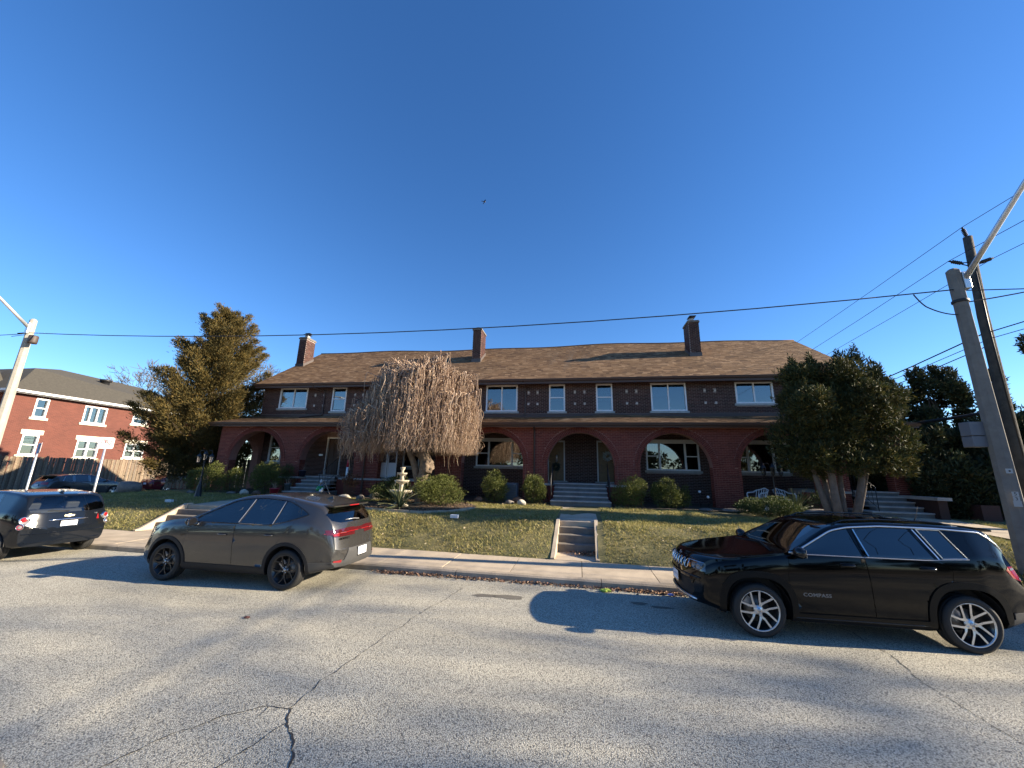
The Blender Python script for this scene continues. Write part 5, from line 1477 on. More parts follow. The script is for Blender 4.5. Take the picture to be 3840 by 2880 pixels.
# -------------------------------------------------- two cars beyond, in the side street
def far_params(**k):
    d = dict(wb=2.65, W=1.82, R=.325, rim=.23, tyre_w=.21, style="far", sig=.06, tumble=.42, mid=.6, kf=.34, kr=.2, arch_r=.375, track=.89, split={"taillight", "headlight"}, handles=[(.08, .87), (-.92, .89)], mirror=(.74, .97), seat_x=.05, seat_z=.40, dash_z=.92, up=None, rail=.05)
    d.update(k); return d
fh = far_params(
    zt=[(2.12, .66), (2.06, .80), (1.8, .90), (1.35, .98), (1.1, 1.02), (.95, 1.06), (.1, 1.41), (-.2, 1.46), (-.6, 1.475), (-1.2, 1.43), (-1.75, 1.33), (-1.85, 1.26), (-2.12, .99), (-2.19, .93), (-2.23, .74)],
    zb=[(2.12, .26), (1.8, .2), (-1.6, .22), (-2.23, .32)], zs=[(2.12, .58), (1.9, .78), (1.3, .92), (.9, .95), (-1.0, 1.0), (-1.7, 1.03), (-2.1, .92), (-2.23, .7)],
    w=[(2.12, .66), (1.9, .82), (1.4, .905), (-1.3, .91), (-1.8, .87), (-2.23, .76)], belt=lambda x: .97 + max(0, -x) * .045,
    windows=[("win_f", -.10, -.12, .83, .83), ("win_r", -.92, -.92, -.17, -.18), ("win_q", -1.5, -1.35, -1.0, -1.0)], doors=[("door_f", [(-.14, .32), (.88, .32), (.9, .92), (.3, 1.5), (-.14, 1.5)]), ("door_r", [(-.85, .32), (-.14, .32), (-.14, 1.5), (-.95, 1.5), (-1.15, .95), (-.98, .66)])],
    cuts=[("windshield", [(-.68, 1.0), (-.52, 1.38), (.52, 1.38), (.68, 1.0)], (1, 0, 0), (.0, 1.3), .12), ("rear_window", [(-.62, 1.02), (-.56, 1.28), (.56, 1.28), (.62, 1.02)], (-1, 0, 0), (-2.4, -1.7), .1), ("taillight", [(1.0, .80), (.98, .96), (1.36, .97), (1.38, .82)], (-S2, S2, 0), (-2.5, -1.4), .2)],
    skins=[("windshield", glass_mat("tinted_glass", (.10, .12, .13), .10), -.004), ("rear_window", glass_mat("tinted_glass", (.10, .12, .13), .10), -.004), ("taillight", M_red, .006)], chrome={"win_f", "win_r", "win_q"}, chrome_r=.009,
    glass_f=glass_mat("privacy_glass", (.03, .035, .04), .10), glass_r=glass_mat("privacy_glass", (.03, .035, .04), .10), paint=paint("far_grey", (.07, .075, .08), .5, .3))
c, r_ = make_car("parked_hatchback", "small dark grey hatchback with red tail lamps in front of the plank fence", fh, (-33.2, 21.6, .03), rad(88))
m = MB(); m.prism([(-1.98, -.6), (-1.55, -.56), (-1.55, .56), (-1.98, .6)], 1.325, 1.355); m.build("spoiler", M_gloss, r_, local=True)
p, _n = c.rear_(0, .75); license_plate(r_, p + Vector((-.01, 0, 0)), Vector((-1, 0, 0)), "")
fs = far_params(
    zt=[(2.28, .62), (2.22, .76), (1.9, .87), (1.4, .95), (1.15, .99), (1.0, 1.03), (.1, 1.37), (-.2, 1.425), (-.6, 1.435), (-1.1, 1.36), (-1.55, 1.17), (-1.75, 1.075), (-2.2, 1.05), (-2.28, .98), (-2.32, .76)],
    zb=[(2.28, .26), (1.8, .2), (-1.6, .22), (-2.32, .32)], zs=[(2.28, .55), (1.9, .76), (1.3, .88), (.9, .92), (-1.0, .96), (-1.7, .99), (-2.2, .95), (-2.32, .7)],
    w=[(2.28, .64), (2.0, .80), (1.4, .895), (-1.3, .90), (-1.9, .85), (-2.32, .74)], belt=lambda x: .95 + max(0, -x) * .03,
    windows=[("win_f", -.10, -.12, .83, .83), ("win_r", -1.0, -.90, -.17, -.18), ("win_q", -1.32, -1.12, -1.06, -.97)], doors=[("door_f", [(-.14, .32), (.88, .32), (.9, .92), (.3, 1.5), (-.14, 1.5)]), ("door_r", [(-.85, .32), (-.14, .32), (-.14, 1.5), (-.95, 1.5), (-1.15, .95), (-.98, .66)])],
    cuts=[("windshield", [(-.68, .98), (-.52, 1.34), (.52, 1.34), (.68, .98)], (1, 0, 0), (.0, 1.3), .12), ("rear_window", [(-.60, 1.08), (-.54, 1.34), (.54, 1.34), (.60, 1.08)], (-1, 0, 0), (-1.85, -.9), .1), ("taillight", [(1.02, .82), (1.0, .95), (1.42, .95), (1.42, .82)], (-S2, S2, 0), (-2.6, -1.4), .2)],
    skins=[("windshield", glass_mat("tinted_glass", (.10, .12, .13), .10), -.004), ("rear_window", glass_mat("tinted_glass", (.10, .12, .13), .10), -.004), ("taillight", M_red, .006)], chrome={"win_x"},
    glass_f=glass_mat("tinted_side", (.34, .40, .38), .10), glass_r=glass_mat("tinted_side", (.34, .40, .38), .10), paint=paint("dark_red_paint", (.10, .008, .012), .3, .28))
c, r_ = make_car("parked_sedan", "dark red sedan parked by the sunlit end of the plank fence", fs, (-33.6, 28.3, .03), rad(86))
p, _n = c.rear_(0, .72); license_plate(r_, p + Vector((-.01, 0, 0)), Vector((-1, 0, 0)), "")
# ================================================================== NEIGHBOUR HOUSE, FENCE
M_nbrick = None
def neighbour_brick():
    m, n, l, b = _nt("neighbour_brick")
    b.inputs["Roughness"].default_value = 0.85
    g = n.new("ShaderNodeNewGeometry"); mp = n.new("ShaderNodeMapping"); mp.inputs["Rotation"].default_value = (rad(90), 0, rad(90))
    sx = n.new("ShaderNodeSeparateXYZ"); l.new(g.outputs["Position"], sx.inputs[0])
    cx = n.new("ShaderNodeCombineXYZ"); ad = n.new("ShaderNodeMath"); ad.operation = 'ADD'
    l.new(sx.outputs["X"], ad.inputs[0]); l.new(sx.outputs["Y"], ad.inputs[1])
    l.new(ad.outputs[0], cx.inputs["X"]); l.new(sx.outputs["Z"], cx.inputs["Y"])
    br = n.new("ShaderNodeTexBrick"); br.inputs["Scale"].default_value = 1.0
    br.inputs["Brick Width"].default_value = 0.217; br.inputs["Row Height"].default_value = 0.075; br.inputs["Mortar Size"].default_value = 0.008
    br.inputs["Color1"].default_value = (0.098, 0.026, 0.017, 1); br.inputs["Color2"].default_value = (0.13, 0.036, 0.023, 1); br.inputs["Mortar"].default_value = (0.15, 0.068, 0.05, 1)
    l.new(cx.outputs[0], br.inputs["Vector"])
    no = n.new("ShaderNodeTexNoise"); no.inputs["Scale"].default_value = 0.9; no.inputs["Detail"].default_value = 5; l.new(g.outputs["Position"], no.inputs["Vector"])
    mr = n.new("ShaderNodeMapRange"); mr.inputs["To Min"].default_value = .75; mr.inputs["To Max"].default_value = 1.2; l.new(no.outputs["Fac"], mr.inputs["Value"])
    sc = n.new("ShaderNodeVectorMath"); sc.operation = 'SCALE'; l.new(br.outputs["Color"], sc.inputs[0]); l.new(mr.outputs[0], sc.inputs["Scale"]); l.new(sc.outputs[0], b.inputs["Base Color"])
    bp = n.new("ShaderNodeBump"); bp.inputs["Strength"].default_value = .6; bp.inputs["Distance"].default_value = .01; bp.invert = True
    l.new(br.outputs["Fac"], bp.inputs["Height"]); l.new(bp.outputs[0], b.inputs["Normal"])
    return m
M_nbrick = neighbour_brick()
M_cream = mat("cream_stone", (0.66, 0.60, 0.47), 0.8, var=.15, vscale=3)
M_nroof = mat("grey_shingle_roof", (0.075, 0.067, 0.052), 0.95, var=.35, vscale=7, bump=.5, bscale=25)
M_wpaint = mat("white_paint", (0.78, 0.78, 0.76), 0.5)
nb = thing("brick_house", (-46, 28, 0.3), 0, "red brick house with grey hipped roof behind the plank fence", "house")
NX, NY0, NY1, NZ = -40.0, 20.7, 38.0, 7.15
k40 = 40 / 30
ny = lambda y30: y30 * k40
nz = lambda z30: 2.18 + (z30 - 2.18) * k40
NW = [(ny(16.43), ny(17.0), nz(4.63), nz(5.70), 'd'), (ny(18.66), ny(19.84), nz(4.62), nz(5.67), 's'), (ny(21.35), ny(22.3), nz(4.9), nz(5.6), 'd'),
      (ny(16.31), ny(17.0), nz(2.56), nz(3.68), 'd'), (ny(18.72), ny(19.86), nz(2.5), nz(3.58), 't'), (ny(21.3), ny(22.5), nz(2.62), nz(3.56), 't')]
plate("wall", rect(NY0, 0.0, NY1, NZ), [rect(a, c, b2, d) for a, b2, c, d, k in NW], 0.3, side_M(NX - .3, 0.3), M_nbrick, nb)
m = MB(); m.box(NX - 11, NY0, 0.0, NX - .301, NY0 + .3, NZ); m.box(NX - 11, NY1 - .3, 0, NX - .301, NY1, NZ); m.box(NX - 11.3, NY0, 0, NX - 11.001, NY1, NZ); m.build("wall", M_nbrick, nb)
m = MB(); m.box(NX - 3, NY0 + .31, .1, NX - 2.9, NY1 - .31, 7); m.build("interior", M_inside, nb)
for i, (a, b2, c, d, k) in enumerate(NW):
    f = MB(); fw = .1; x0, x1 = NX - .16, NX + .02
    f.box(x0, a, c, x1, a + fw, d); f.box(x0, b2 - fw, c, x1, b2, d); f.box(x0, a + fw, c, x1, b2 - fw, c + fw); f.box(x0, a + fw, d - fw, x1, b2 - fw, d)
    zm = (c + d) / 2; ym = (a + b2) / 2; P = []
    if k == 's':
        for t in (.3, .62): f.box(x0 + .04, lerp(a, b2, t) - .05, c + fw, x1 - .03, lerp(a, b2, t) + .05, d - fw)
        P = [(a + fw, c + fw, lerp(a, b2, .3) - .05, d - fw), (lerp(a, b2, .3) + .05, c + fw, lerp(a, b2, .62) - .05, d - fw), (lerp(a, b2, .62) + .05, c + fw, b2 - fw, d - fw)]
    else:
        spl = [(a + fw, b2 - fw)]
        if k == 't': f.box(x0 + .02, ym - .07, c + fw, x1 - .01, ym + .07, d - fw); spl = [(a + fw, ym - .07), (ym + .07, b2 - fw)]
        for p, q in spl:
            f.box(x0 + .04, p, zm - .04, x1 - .03, q, zm + .04); P += [(p, c + fw, q, zm - .04), (p, zm + .04, q, d - fw)]
    w = f.build("window", M_wpaint, nb)
    for p0, q0, p1, q1 in P:
        p = MB(); p.box(NX - .13, p0 - .004, q0 - .004, NX - .12, p1 + .004, q1 + .004); p.build("pane", M_pane, w)
    bl = MB()
    for p0, q0, p1, q1 in P:
        if i in (1,) or (i >= 3 and q1 > zm + .1): bl.box(NX - .2, p0, q0 + (.25 * (q1 - q0) if i >= 3 else 0), NX - .19, p1, q1)
    if len(bl.v): bl.build("blind", M_blind, w)
    s = MB(); s.box(NX - .1, a - .15, c - .18, NX + .08, b2 + .15, c - .003, bev=.01); s.build("sill", M_cream, w)
    if i >= 3:
        s = MB(); s.box(NX - .1, a - .16, d + .003, NX + .05, b2 + .16, d + .34, bev=.01); s.build("lintel", M_cream, w)
m = MB(); ov = .45
e0, e1, ez = NY0 - ov, NY1 + ov, NZ + .05
rk = [(NX + ov, e0, ez), (NX + ov, e1, ez), (NX - 11.3 - ov, e1, ez), (NX - 11.3 - ov, e0, ez), (NX - 2.9, NY0 + 2.2, ez + 2.35), (NX - 5.6, NY0 + 5.2, ez + 3.1), (NX - 5.6, NY1 - 5.5, ez + 2.9), (NX - 8.0, NY0 + 2.2, ez + 2.35)]
m.add(rk, [(0, 1, 6, 5, 4), (0, 4, 7, 3), (4, 5, 7), (1, 2, 6), (2, 3, 7, 5, 6)]); m.build("roof", M_nroof, nb)
m = MB(); m.box(NX - 11.7, e0 + .02, NZ - .12, NX + ov - .03, e1 - .02, NZ + .0); m.build("soffit", mat("grey_soffit", (.22, .22, .22), .7), nb)
g = MB(); g.box(NX + ov - .02, e0, NZ - .04, NX + ov + .12, e1, NZ + .12); g.box(NX - 11.7, e0 - .1, NZ - .04, NX + ov, e0, NZ + .12); g.build("gutter", M_wpaint, nb)
m = MB(); m.lathe([(.0, .62), (.42, .60), (.42, .42), (.30, .40), (.30, .0)], 16, Matrix.Translation((NX - 3.9, 28.3, 9.3))); m.build("roof_vent", M_black, nb)
# front part of the roof, lower, with white gable trim, seen left of the lamp pole
n2 = MB(); n2.box(-50, 18.2, 0, -42.5, 20.65, 6.9); n2.build("front_bay", M_nbrick, nb)
n2 = MB(); n2.add([(-42.0, 17.8, 7.1), (-42.0, 21.4, 7.1), (-50.5, 21.4, 7.1), (-50.5, 17.8, 7.1), (-44.0, 21.4, 9.4), (-49, 21.4, 9.4), (-44.5, 19.0, 9.2), (-48.5, 19.0, 9.2)], [(0, 1, 4, 6), (0, 6, 7, 3), (6, 4, 5, 7), (2, 3, 7, 5)]); n2.build("front_roof", M_nroof, nb)
n2 = MB(); n2.box(-50.6, 17.7, 6.95, -41.95, 17.8, 7.15); n2.box(-42.02, 17.8, 6.95, -41.9, 21.3, 7.15); n2.build("fascia", M_wpaint, nb)

# ---- plank fence: every board a part
M_board = rand_mat("fence_board", [(0.16, 0.12, 0.08), (0.22, 0.17, 0.12), (0.12, 0.09, 0.062), (0.26, 0.20, 0.14), (0.19, 0.14, 0.095), (0.15, 0.125, 0.10)], 0.9, fine=0.35, fscale=14)
def fence(label, p0, p1, h, z, out):
    a, b2 = Vector((p0[0], p0[1], z)), Vector((p1[0], p1[1], z)); d = (b2 - a); L = d.length; d.normalize(); n_ = Vector(out)
    t = thing("plank_fence", tuple((a + b2) / 2), 0, label, "fence", "weathered plank fences")
    ang = math.atan2(d.y, d.x)
    me = bpy.data.meshes.new("board"); w, th = .132, .018
    me.from_pydata([(-w / 2, -th, 0), (w / 2, -th, 0), (w / 2, 0, 0), (-w / 2, 0, 0), (-w / 2, -th, h - .03), (w / 2, -th, h - .03), (w / 2, 0, h - .03), (-w / 2, 0, h - .03), (-w / 2 + .03, -th, h), (w / 2 - .03, -th, h), (w / 2 - .03, 0, h), (-w / 2 + .03, 0, h)],
                   [], [(0, 1, 5, 4), (1, 2, 6, 5), (2, 3, 7, 6), (3, 0, 4, 7), (4, 5, 9, 8), (5, 6, 10, 9), (6, 7, 11, 10), (7, 4, 8, 11), (8, 9, 10, 11)]); me.materials.append(M_board)
    k = int(L / .146); off = (a + b2) / 2
    for i in range(k):
        o = link_mesh("board", me, t, a + d * (.146 * (i + .5)) + n_ * ((.025 if i % 2 else .0) + R.uniform(0, .006)) + Vector((0, 0, R.uniform(-.03, .02))) - off)
        o.rotation_euler = (R.uniform(-.012, .012), R.uniform(-.012, .012), ang)
    for i in range(int(L / 2.4) + 1):
        p = a + d * min(L, i * 2.4) - n_ * .07
        m = MB(); m.box(p.x - .05, p.y - .05, z - .1, p.x + .05, p.y + .05, z + h + .08); m.build("post", M_board, t)
    for zz in (.35, h - .35):
        m = MB(); m.tube([a - n_ * .04 + Vector((0, 0, zz)), b2 - n_ * .04 + Vector((0, 0, zz))], .045, 4); m.build("fence_rail", M_board, t)
FX = -37.4
fence("long weathered plank fence beside the parked grey hatchback and red sedan", (FX, 19.6), (FX, 34.2), 2.2, .35, (1, 0, 0))
fence("short return of plank fence at the far left before the red brick house", (-46, 19.5), (FX, 19.5), 2.2, .35, (0, -1, 0))
fence("shaded plank gate fence closing the yard between conifer and porch", (-26.5, 21.6), (-18.7, 21.6), 1.9, .75, (0, -1, 0))

# ================================================================== VEGETATION
def rnd_unit(n):
    v = NP.normal(size=(n, 3)); return v / np.linalg.norm(v, axis=1, keepdims=True)
def leaf_tris(C, D, L, W, N=None):
    """one slim kite per leaf: centres C, directions D, lengths L, widths W"""
    n = len(C); L = np.asarray(L).reshape(-1, 1) * np.ones((n, 1)); W = np.asarray(W).reshape(-1, 1) * np.ones((n, 1))
    r = rnd_unit(n) if N is None else N
    s = np.cross(D, r); s /= np.linalg.norm(s, axis=1, keepdims=True) + 1e-9
    a = C - D * L * .5; b2 = C - D * L * .05 + s * W * .5; c = C + D * L * .5; d = C - D * L * .05 - s * W * .5
    V = np.stack([a, b2, c, d], 1).reshape(-1, 3)
    F = np.arange(4 * n).reshape(-1, 4)
    return V, F
def norm(v): return v / (np.linalg.norm(v, axis=-1, keepdims=True) + 1e-9)
def thin_tubes(paths, rads, n=3):
    """paths (k, m, 3) poly-lines -> triangular tubes as arrays; rads (k, m)"""
    k, m, _ = paths.shape
    T = np.gradient(paths, axis=1); T = norm(T)
    ref = np.tile(np.array([0.31, 0.55, 0.77]), (k, m, 1)); U = norm(np.cross(T, ref)); Wv = np.cross(T, U)
    an = 2 * np.pi * np.arange(n) / n
    V = paths[:, :, None, :] + rads[:, :, None, None] * (U[:, :, None, :] * np.cos(an)[None, None, :, None] + Wv[:, :, None, :] * np.sin(an)[None, None, :, None])
    idx = np.arange(k * m * n).reshape(k, m, n)
    a = idx[:, :-1, :]; b2 = idx[:, 1:, :]
    F = np.stack([a, np.roll(a, -1, 2), np.roll(b2, -1, 2), b2], -1).reshape(-1, 4)
    return V.reshape(-1, 3), F

# ---- weeping tree
M_bark = mat("bark_pale", (0.27, 0.20, 0.14), 0.9, var=.5, vscale=9, bump=.9, bscale=22)
M_twig = rand_mat("bare_twig", [(0.40, 0.275, 0.185), (0.25, 0.165, 0.115), (0.56, 0.43, 0.315), (0.19, 0.13, 0.10), (0.34, 0.235, 0.155)], 0.7)
TX, TY = -6.15, 14.7
wt = thing("weeping_tree", (TX, TY, 0.95), 0, "bare weeping tree with a mop of hanging twigs in the front bed", "tree")
tr = MB()
tr.tube([(TX + .05, TY, .7), (TX + .02, TY, 1.1), (TX + .0, TY, 1.6), (TX + .12, TY, 2.1), (TX + .22, TY - .03, 2.5), (TX + .05, TY, 2.9), (TX - .1, TY, 3.5), (TX - .15, TY, 4.4), (TX - .2, TY, 5.4)], [.26, .19, .165, .20, .26, .20, .15, .11, .06], 12)
tr.tube([(TX - .02, TY, 1.3), (TX - .15, TY, 1.9), (TX - .32, TY, 2.5), (TX - .6, TY - .1, 3.1), (TX - .9, TY - .2, 3.8)], [.1, .12, .13, .09, .05], 10)
bmk = bmesh.new(); bmesh.ops.create_icosphere(bmk, subdivisions=3, radius=1)
for v in bmk.verts:
    k = 1 + .18 * math.sin(v.co.x * 5 + 1) * math.sin(v.co.y * 6) + .12 * math.sin(v.co.z * 9 + v.co.x * 4)
    v.co = Vector((v.co.x * .26 * k + TX + .28, v.co.y * .27 * k + TY - .06, v.co.z * .30 * k + 2.38))
tr.bm(bmk, None, True)
tr.build("trunk", M_bark, wt)
def crown_r(z):            # outer radius of the mop at height z
    return float(np.interp(z, [2.8, 3.1, 3.6, 4.3, 5.0, 5.6, 6.05, 6.4, 6.65, 6.8], [2.2, 2.4, 2.5, 2.42, 2.22, 1.95, 1.65, 1.25, .75, .15]))
lim = MB(); tips = []
for i in range(64):
    th = R.uniform(0, 2 * math.pi); z1 = R.choice([R.uniform(5.4, 6.65), R.uniform(4.3, 6.0), R.uniform(3.3, 5.0)])
    rr = crown_r(z1) * R.uniform(.55, .97) * 1.0
    z0 = max(2.6, z1 - R.uniform(.8, 2.0))
    p0 = Vector((TX + R.uniform(-.12, .12), TY + R.uniform(-.12, .12), z0)); e = Vector((TX - .25 + rr * math.cos(th), TY + rr * math.sin(th) * .95, z1))
    mid = p0.lerp(e, .55) + Vector((R.uniform(-.15, .15), R.uniform(-.15, .15), .25))
    pts = [p0, p0.lerp(mid, .5) + Vector((0, 0, .06)), mid, mid.lerp(e, .6) + Vector((0, 0, .12)), e]
    lim.tube(pts, [.05, .042, .034, .026, .016], 5); tips.append((e, th, pts))
lim.build("limbs", M_bark, wt)
paths, rads = [], []
def strand(p, th, reach, drop, r0):
    n_ = 11; out = []
    dx, dy = math.cos(th), math.sin(th); ph = R.uniform(0, 6); am = R.uniform(.02, .09)
    for j in range(n_):
        t = j / (n_ - 1)
        if t < .25:
            u = t / .25; out.append((p.x + dx * reach * (1 - (1 - u) ** 1.6), p.y + dy * reach * (1 - (1 - u) ** 1.6), p.z + reach * .38 * math.sin(u * math.pi * .62)))
            top = out[-1]
        else:
            u = (t - .25) / .75
            out.append((top[0] + dx * .10 * reach * u + am * math.sin(ph + u * 9), top[1] + dy * .10 * reach * u + am * math.cos(ph * 1.3 + u * 8), top[2] - drop * u))
    paths.append(out); rads.append([r0 * (1 - .72 * j / (n_ - 1)) for j in range(n_)])
for e, th, pts in tips:
    for k in range(4): strand(e + Vector((R.gauss(0, .12), R.gauss(0, .12), R.gauss(0, .05))), th + R.gauss(0, .7), R.uniform(.3, .6), R.uniform(.8, 1.8), R.uniform(.02, .026))
    for k in range(74):
        q = R.random(); base = pts[2].lerp(pts[4], q) if q < .6 else pts[4]
        base = base + Vector((R.gauss(0, .10), R.gauss(0, .10), R.gauss(0, .06)))
        a = th + R.gauss(0, .75); reach = abs(R.gauss(.0, .24)) + .08
        bot = 2.72 + R.uniform(0, .55) + (.25 if R.random() < .5 else 0)
        drop = min(base.z - bot, R.uniform(.7, 2.6)) if base.z - bot > .5 else max(.2, base.z - bot)
        strand(base, a, reach, drop, R.uniform(.011, .018))
for k in range(3000):       # inner and shoulder fill so that no sky shows through the mop
    z1 = R.uniform(3.3, 6.4); th = R.uniform(0, 2 * math.pi); rr = crown_r(z1) * R.uniform(.25, 1.0) ** .5 * .93
    strand(Vector((TX - .2 + rr * math.cos(th), TY + rr * math.sin(th) * .95, z1)), th + R.gauss(0, .5), R.uniform(.08, .3), min(z1 - 2.8, R.uniform(.8, 2.2)) if z1 > 3.5 else .5, R.uniform(.010, .016))
for k in range(1300):       # low skirt reaching out to the left over the steps side
    th = R.uniform(2.1, 4.3); rr = R.uniform(1.7, 2.95); z1 = R.uniform(3.2, 4.5) - max(0, rr - 2.6) * .4
    strand(Vector((TX - .2 + rr * math.cos(th), TY + rr * math.sin(th) * .8, z1)), th + R.gauss(0, .6), R.uniform(.1, .3), R.uniform(.3, .9), R.uniform(.010, .016))
V, F = thin_tubes(np.array(paths), np.array(rads))
np_mesh("hanging_twigs", V, F, M_twig, wt, smooth=True, kind="stuff")
print("twigs", len(paths))

# ---- conifers
M_cedar_trunk = mat("cedar_bark", (0.17, 0.135, 0.115), 0.9, var=.4, vscale=8, bump=.6, bscale=30)
M_brownbark = mat("brown_bark", (0.10, 0.07, 0.05), 0.95, var=.4, vscale=8, bump=.6, bscale=30)
M_rusty = rand_mat("rusty_foliage", [(0.085, 0.068, 0.020), (0.135, 0.094, 0.024), (0.060, 0.058, 0.022), (0.18, 0.118, 0.03), (0.042, 0.046, 0.02)], 0.75, patch=.3, pscale=.8, trans=.15)
M_arbor = rand_mat("arborvitae_foliage", [(0.030, 0.042, 0.013), (0.055, 0.062, 0.017), (0.022, 0.034, 0.012), (0.12, 0.095, 0.024), (0.042, 0.050, 0.015)], 0.7, patch=.3, pscale=1.0, trans=.15)
M_dkgreen = rand_mat("dark_hedge_foliage", [(0.030, 0.042, 0.018), (0.048, 0.058, 0.022), (0.024, 0.034, 0.015), (0.085, 0.07, 0.028)], 0.75, patch=.35, pscale=.7, trans=.12)
def conifer(name, label, x, y, z, H, prof, m, nb=150, h0=.06, dens=1.0, leaf=(.24, .085), lean=0, up=.45, cat="tree", group=None, bark=None, trunk_r=.2, seed=1):
    """central trunk, rising limbs, sprays of small kite leaves along every limb; prof: [(height fraction, radius)]"""
    rng = np.random.default_rng(seed); rr_ = random.Random(seed)
    t = thing(name, (x, y, z), 0, label, cat, group)
    tm = MB(); tm.tube([(x, y, z - .3), (x + lean * .3, y, z + H * .4), (x + lean, y, z + H * .93)], [trunk_r, trunk_r * .6, .02], 8)
    C, D, Ls, Ws = [], [], [], []
    br = MB()
    for i in range(nb):
        f = (i + rr_.random()) / nb; f = f ** 1.1
        h = z + H * (h0 + (.96 - h0) * f); th = i * 2.399 + rr_.uniform(-.4, .4)
        rmax = float(np.interp(f, [p[0] for p in prof], [p[1] for p in prof])) * rr_.uniform(.62, 1.12)
        if rmax < .12: rmax = .12
        el = up * rr_.uniform(.3, 1.3) + f * .55
        d = np.array([math.cos(th), math.sin(th), math.tan(min(1.2, el))]); 
        p0 = np.array([x + lean * f, y, h - rmax * .35])
        n_ = 7; P = [p0 + d * rmax * (k / (n_ - 1)) * (1 - .12 * (k / (n_ - 1))) + np.array([0, 0, -.10 * rmax * math.sin(math.pi * k / (n_ - 1))]) for k in range(n_)]
        if i % 2 == 0: br.tube([tuple(p) for p in P], [.035 * (1 - .8 * k / (n_ - 1)) * (.4 + rmax / 3) for k in range(n_)], 4, cap=False)
        cnt = int((60 + 95 * rmax) * dens)
        s = rng.uniform(.12, 1.06, cnt) ** .75
        base = np.array([np.interp(s, np.linspace(0, 1, n_), [p[k] for p in P]) for k in range(3)]).T
        dn = d / np.linalg.norm(d); spread = (.08 + .18 * rmax * (1.12 - s) * .8)[:, None]
        off = rng.normal(size=(cnt, 3)) * spread * np.array([1, 1, .62])
        dirs = norm(dn[None, :] * .8 + norm(off) * .75 + np.array([0, 0, .38])[None, :] + rng.normal(size=(cnt, 3)) * .35)
        C.append(base + off); D.append(dirs); Ls.append(rng.uniform(.6, 1.3, cnt) * leaf[0]); Ws.append(rng.uniform(.6, 1.3, cnt) * leaf[1])
    tm.v += [v for v in br.v]; b0 = len(tm.v) - len(br.v); tm.f += [tuple(i + b0 for i in f) for f in br.f]; tm.sm += br.sm
    tm.build("trunk", bark or M_brownbark, t)
    V, F = leaf_tris(np.concatenate(C), np.concatenate(D), np.concatenate(Ls), np.concatenate(Ws))
    np_mesh("crown", V, F, m, t, kind="stuff")
    return t
conifer("conifer", "tall rusty green conifer between the plank fence and the brick row house", -21.6, 19.0, .45, 11.3,
        [(0, 3.1), (.12, 3.7), (.28, 3.5), (.42, 3.1), (.58, 2.7), (.74, 2.1), (.86, 1.4), (.95, .8), (1, .3)], M_rusty, 150, h0=.21, dens=5.0, leaf=(.17, .036), lean=.4, up=.45, seed=5)

def clump_crown(t, name, m, blobs, n, leaf, seed, up=.2, hollow=.55, droop=0.0):
    """leaf kites in uneven lumps: blobs [(x, y, z, rx, ry, rz)]"""
    rng = np.random.default_rng(seed); C, D = [], []
    vol = np.array([b[3] * b[4] * b[5] for b in blobs]) ** .72; cnts = (n * vol / vol.sum()).astype(int)
    for b, k in zip(blobs, cnts):
        u = norm(rng.normal(size=(k, 3))); r_ = rng.uniform(hollow, 1.0, k) ** .6
        r_ *= 1 + .16 * np.sin(u[:, 0] * 5 + b[0] * 3) * np.sin(u[:, 1] * 6 + b[1]) + .1 * np.sin(u[:, 2] * 9 + b[2] * 5)
        r_ *= rng.normal(1, .07, k)
        C.append(np.array(b[:3]) + u * r_[:, None] * np.array(b[3:]))
        D.append(norm(u + rng.normal(size=(k, 3)) * .55 + np.array([0, 0, up - droop])))
    C, D = np.concatenate(C), np.concatenate(D)
    V, F = leaf_tris(C, D, rng.uniform(.6, 1.35, len(C)) * leaf[0], rng.uniform(.6, 1.35, len(C)) * leaf[1])
    return np_mesh(name, V, F, m, t, kind="stuff")
def lumps(cx, cy, cz, rx, ry, rz, n, s, seed, zmin=None):
    rr_ = random.Random(seed); out = []
    for i in range(n):
        u = Vector((rr_.gauss(0, 1), rr_.gauss(0, 1), rr_.gauss(0, 1))).normalized(); q = rr_.uniform(.35, .86)
        k = rr_.uniform(.65, 1.25) * s
        zz = cz + u.z * rz * q
        if zmin is not None: zz = max(zz, zmin + k * .8)
        out.append((cx + u.x * rx * q, cy + u.y * ry * q, zz, k * rx ** .3, k * ry ** .3, k * .92))
    return out
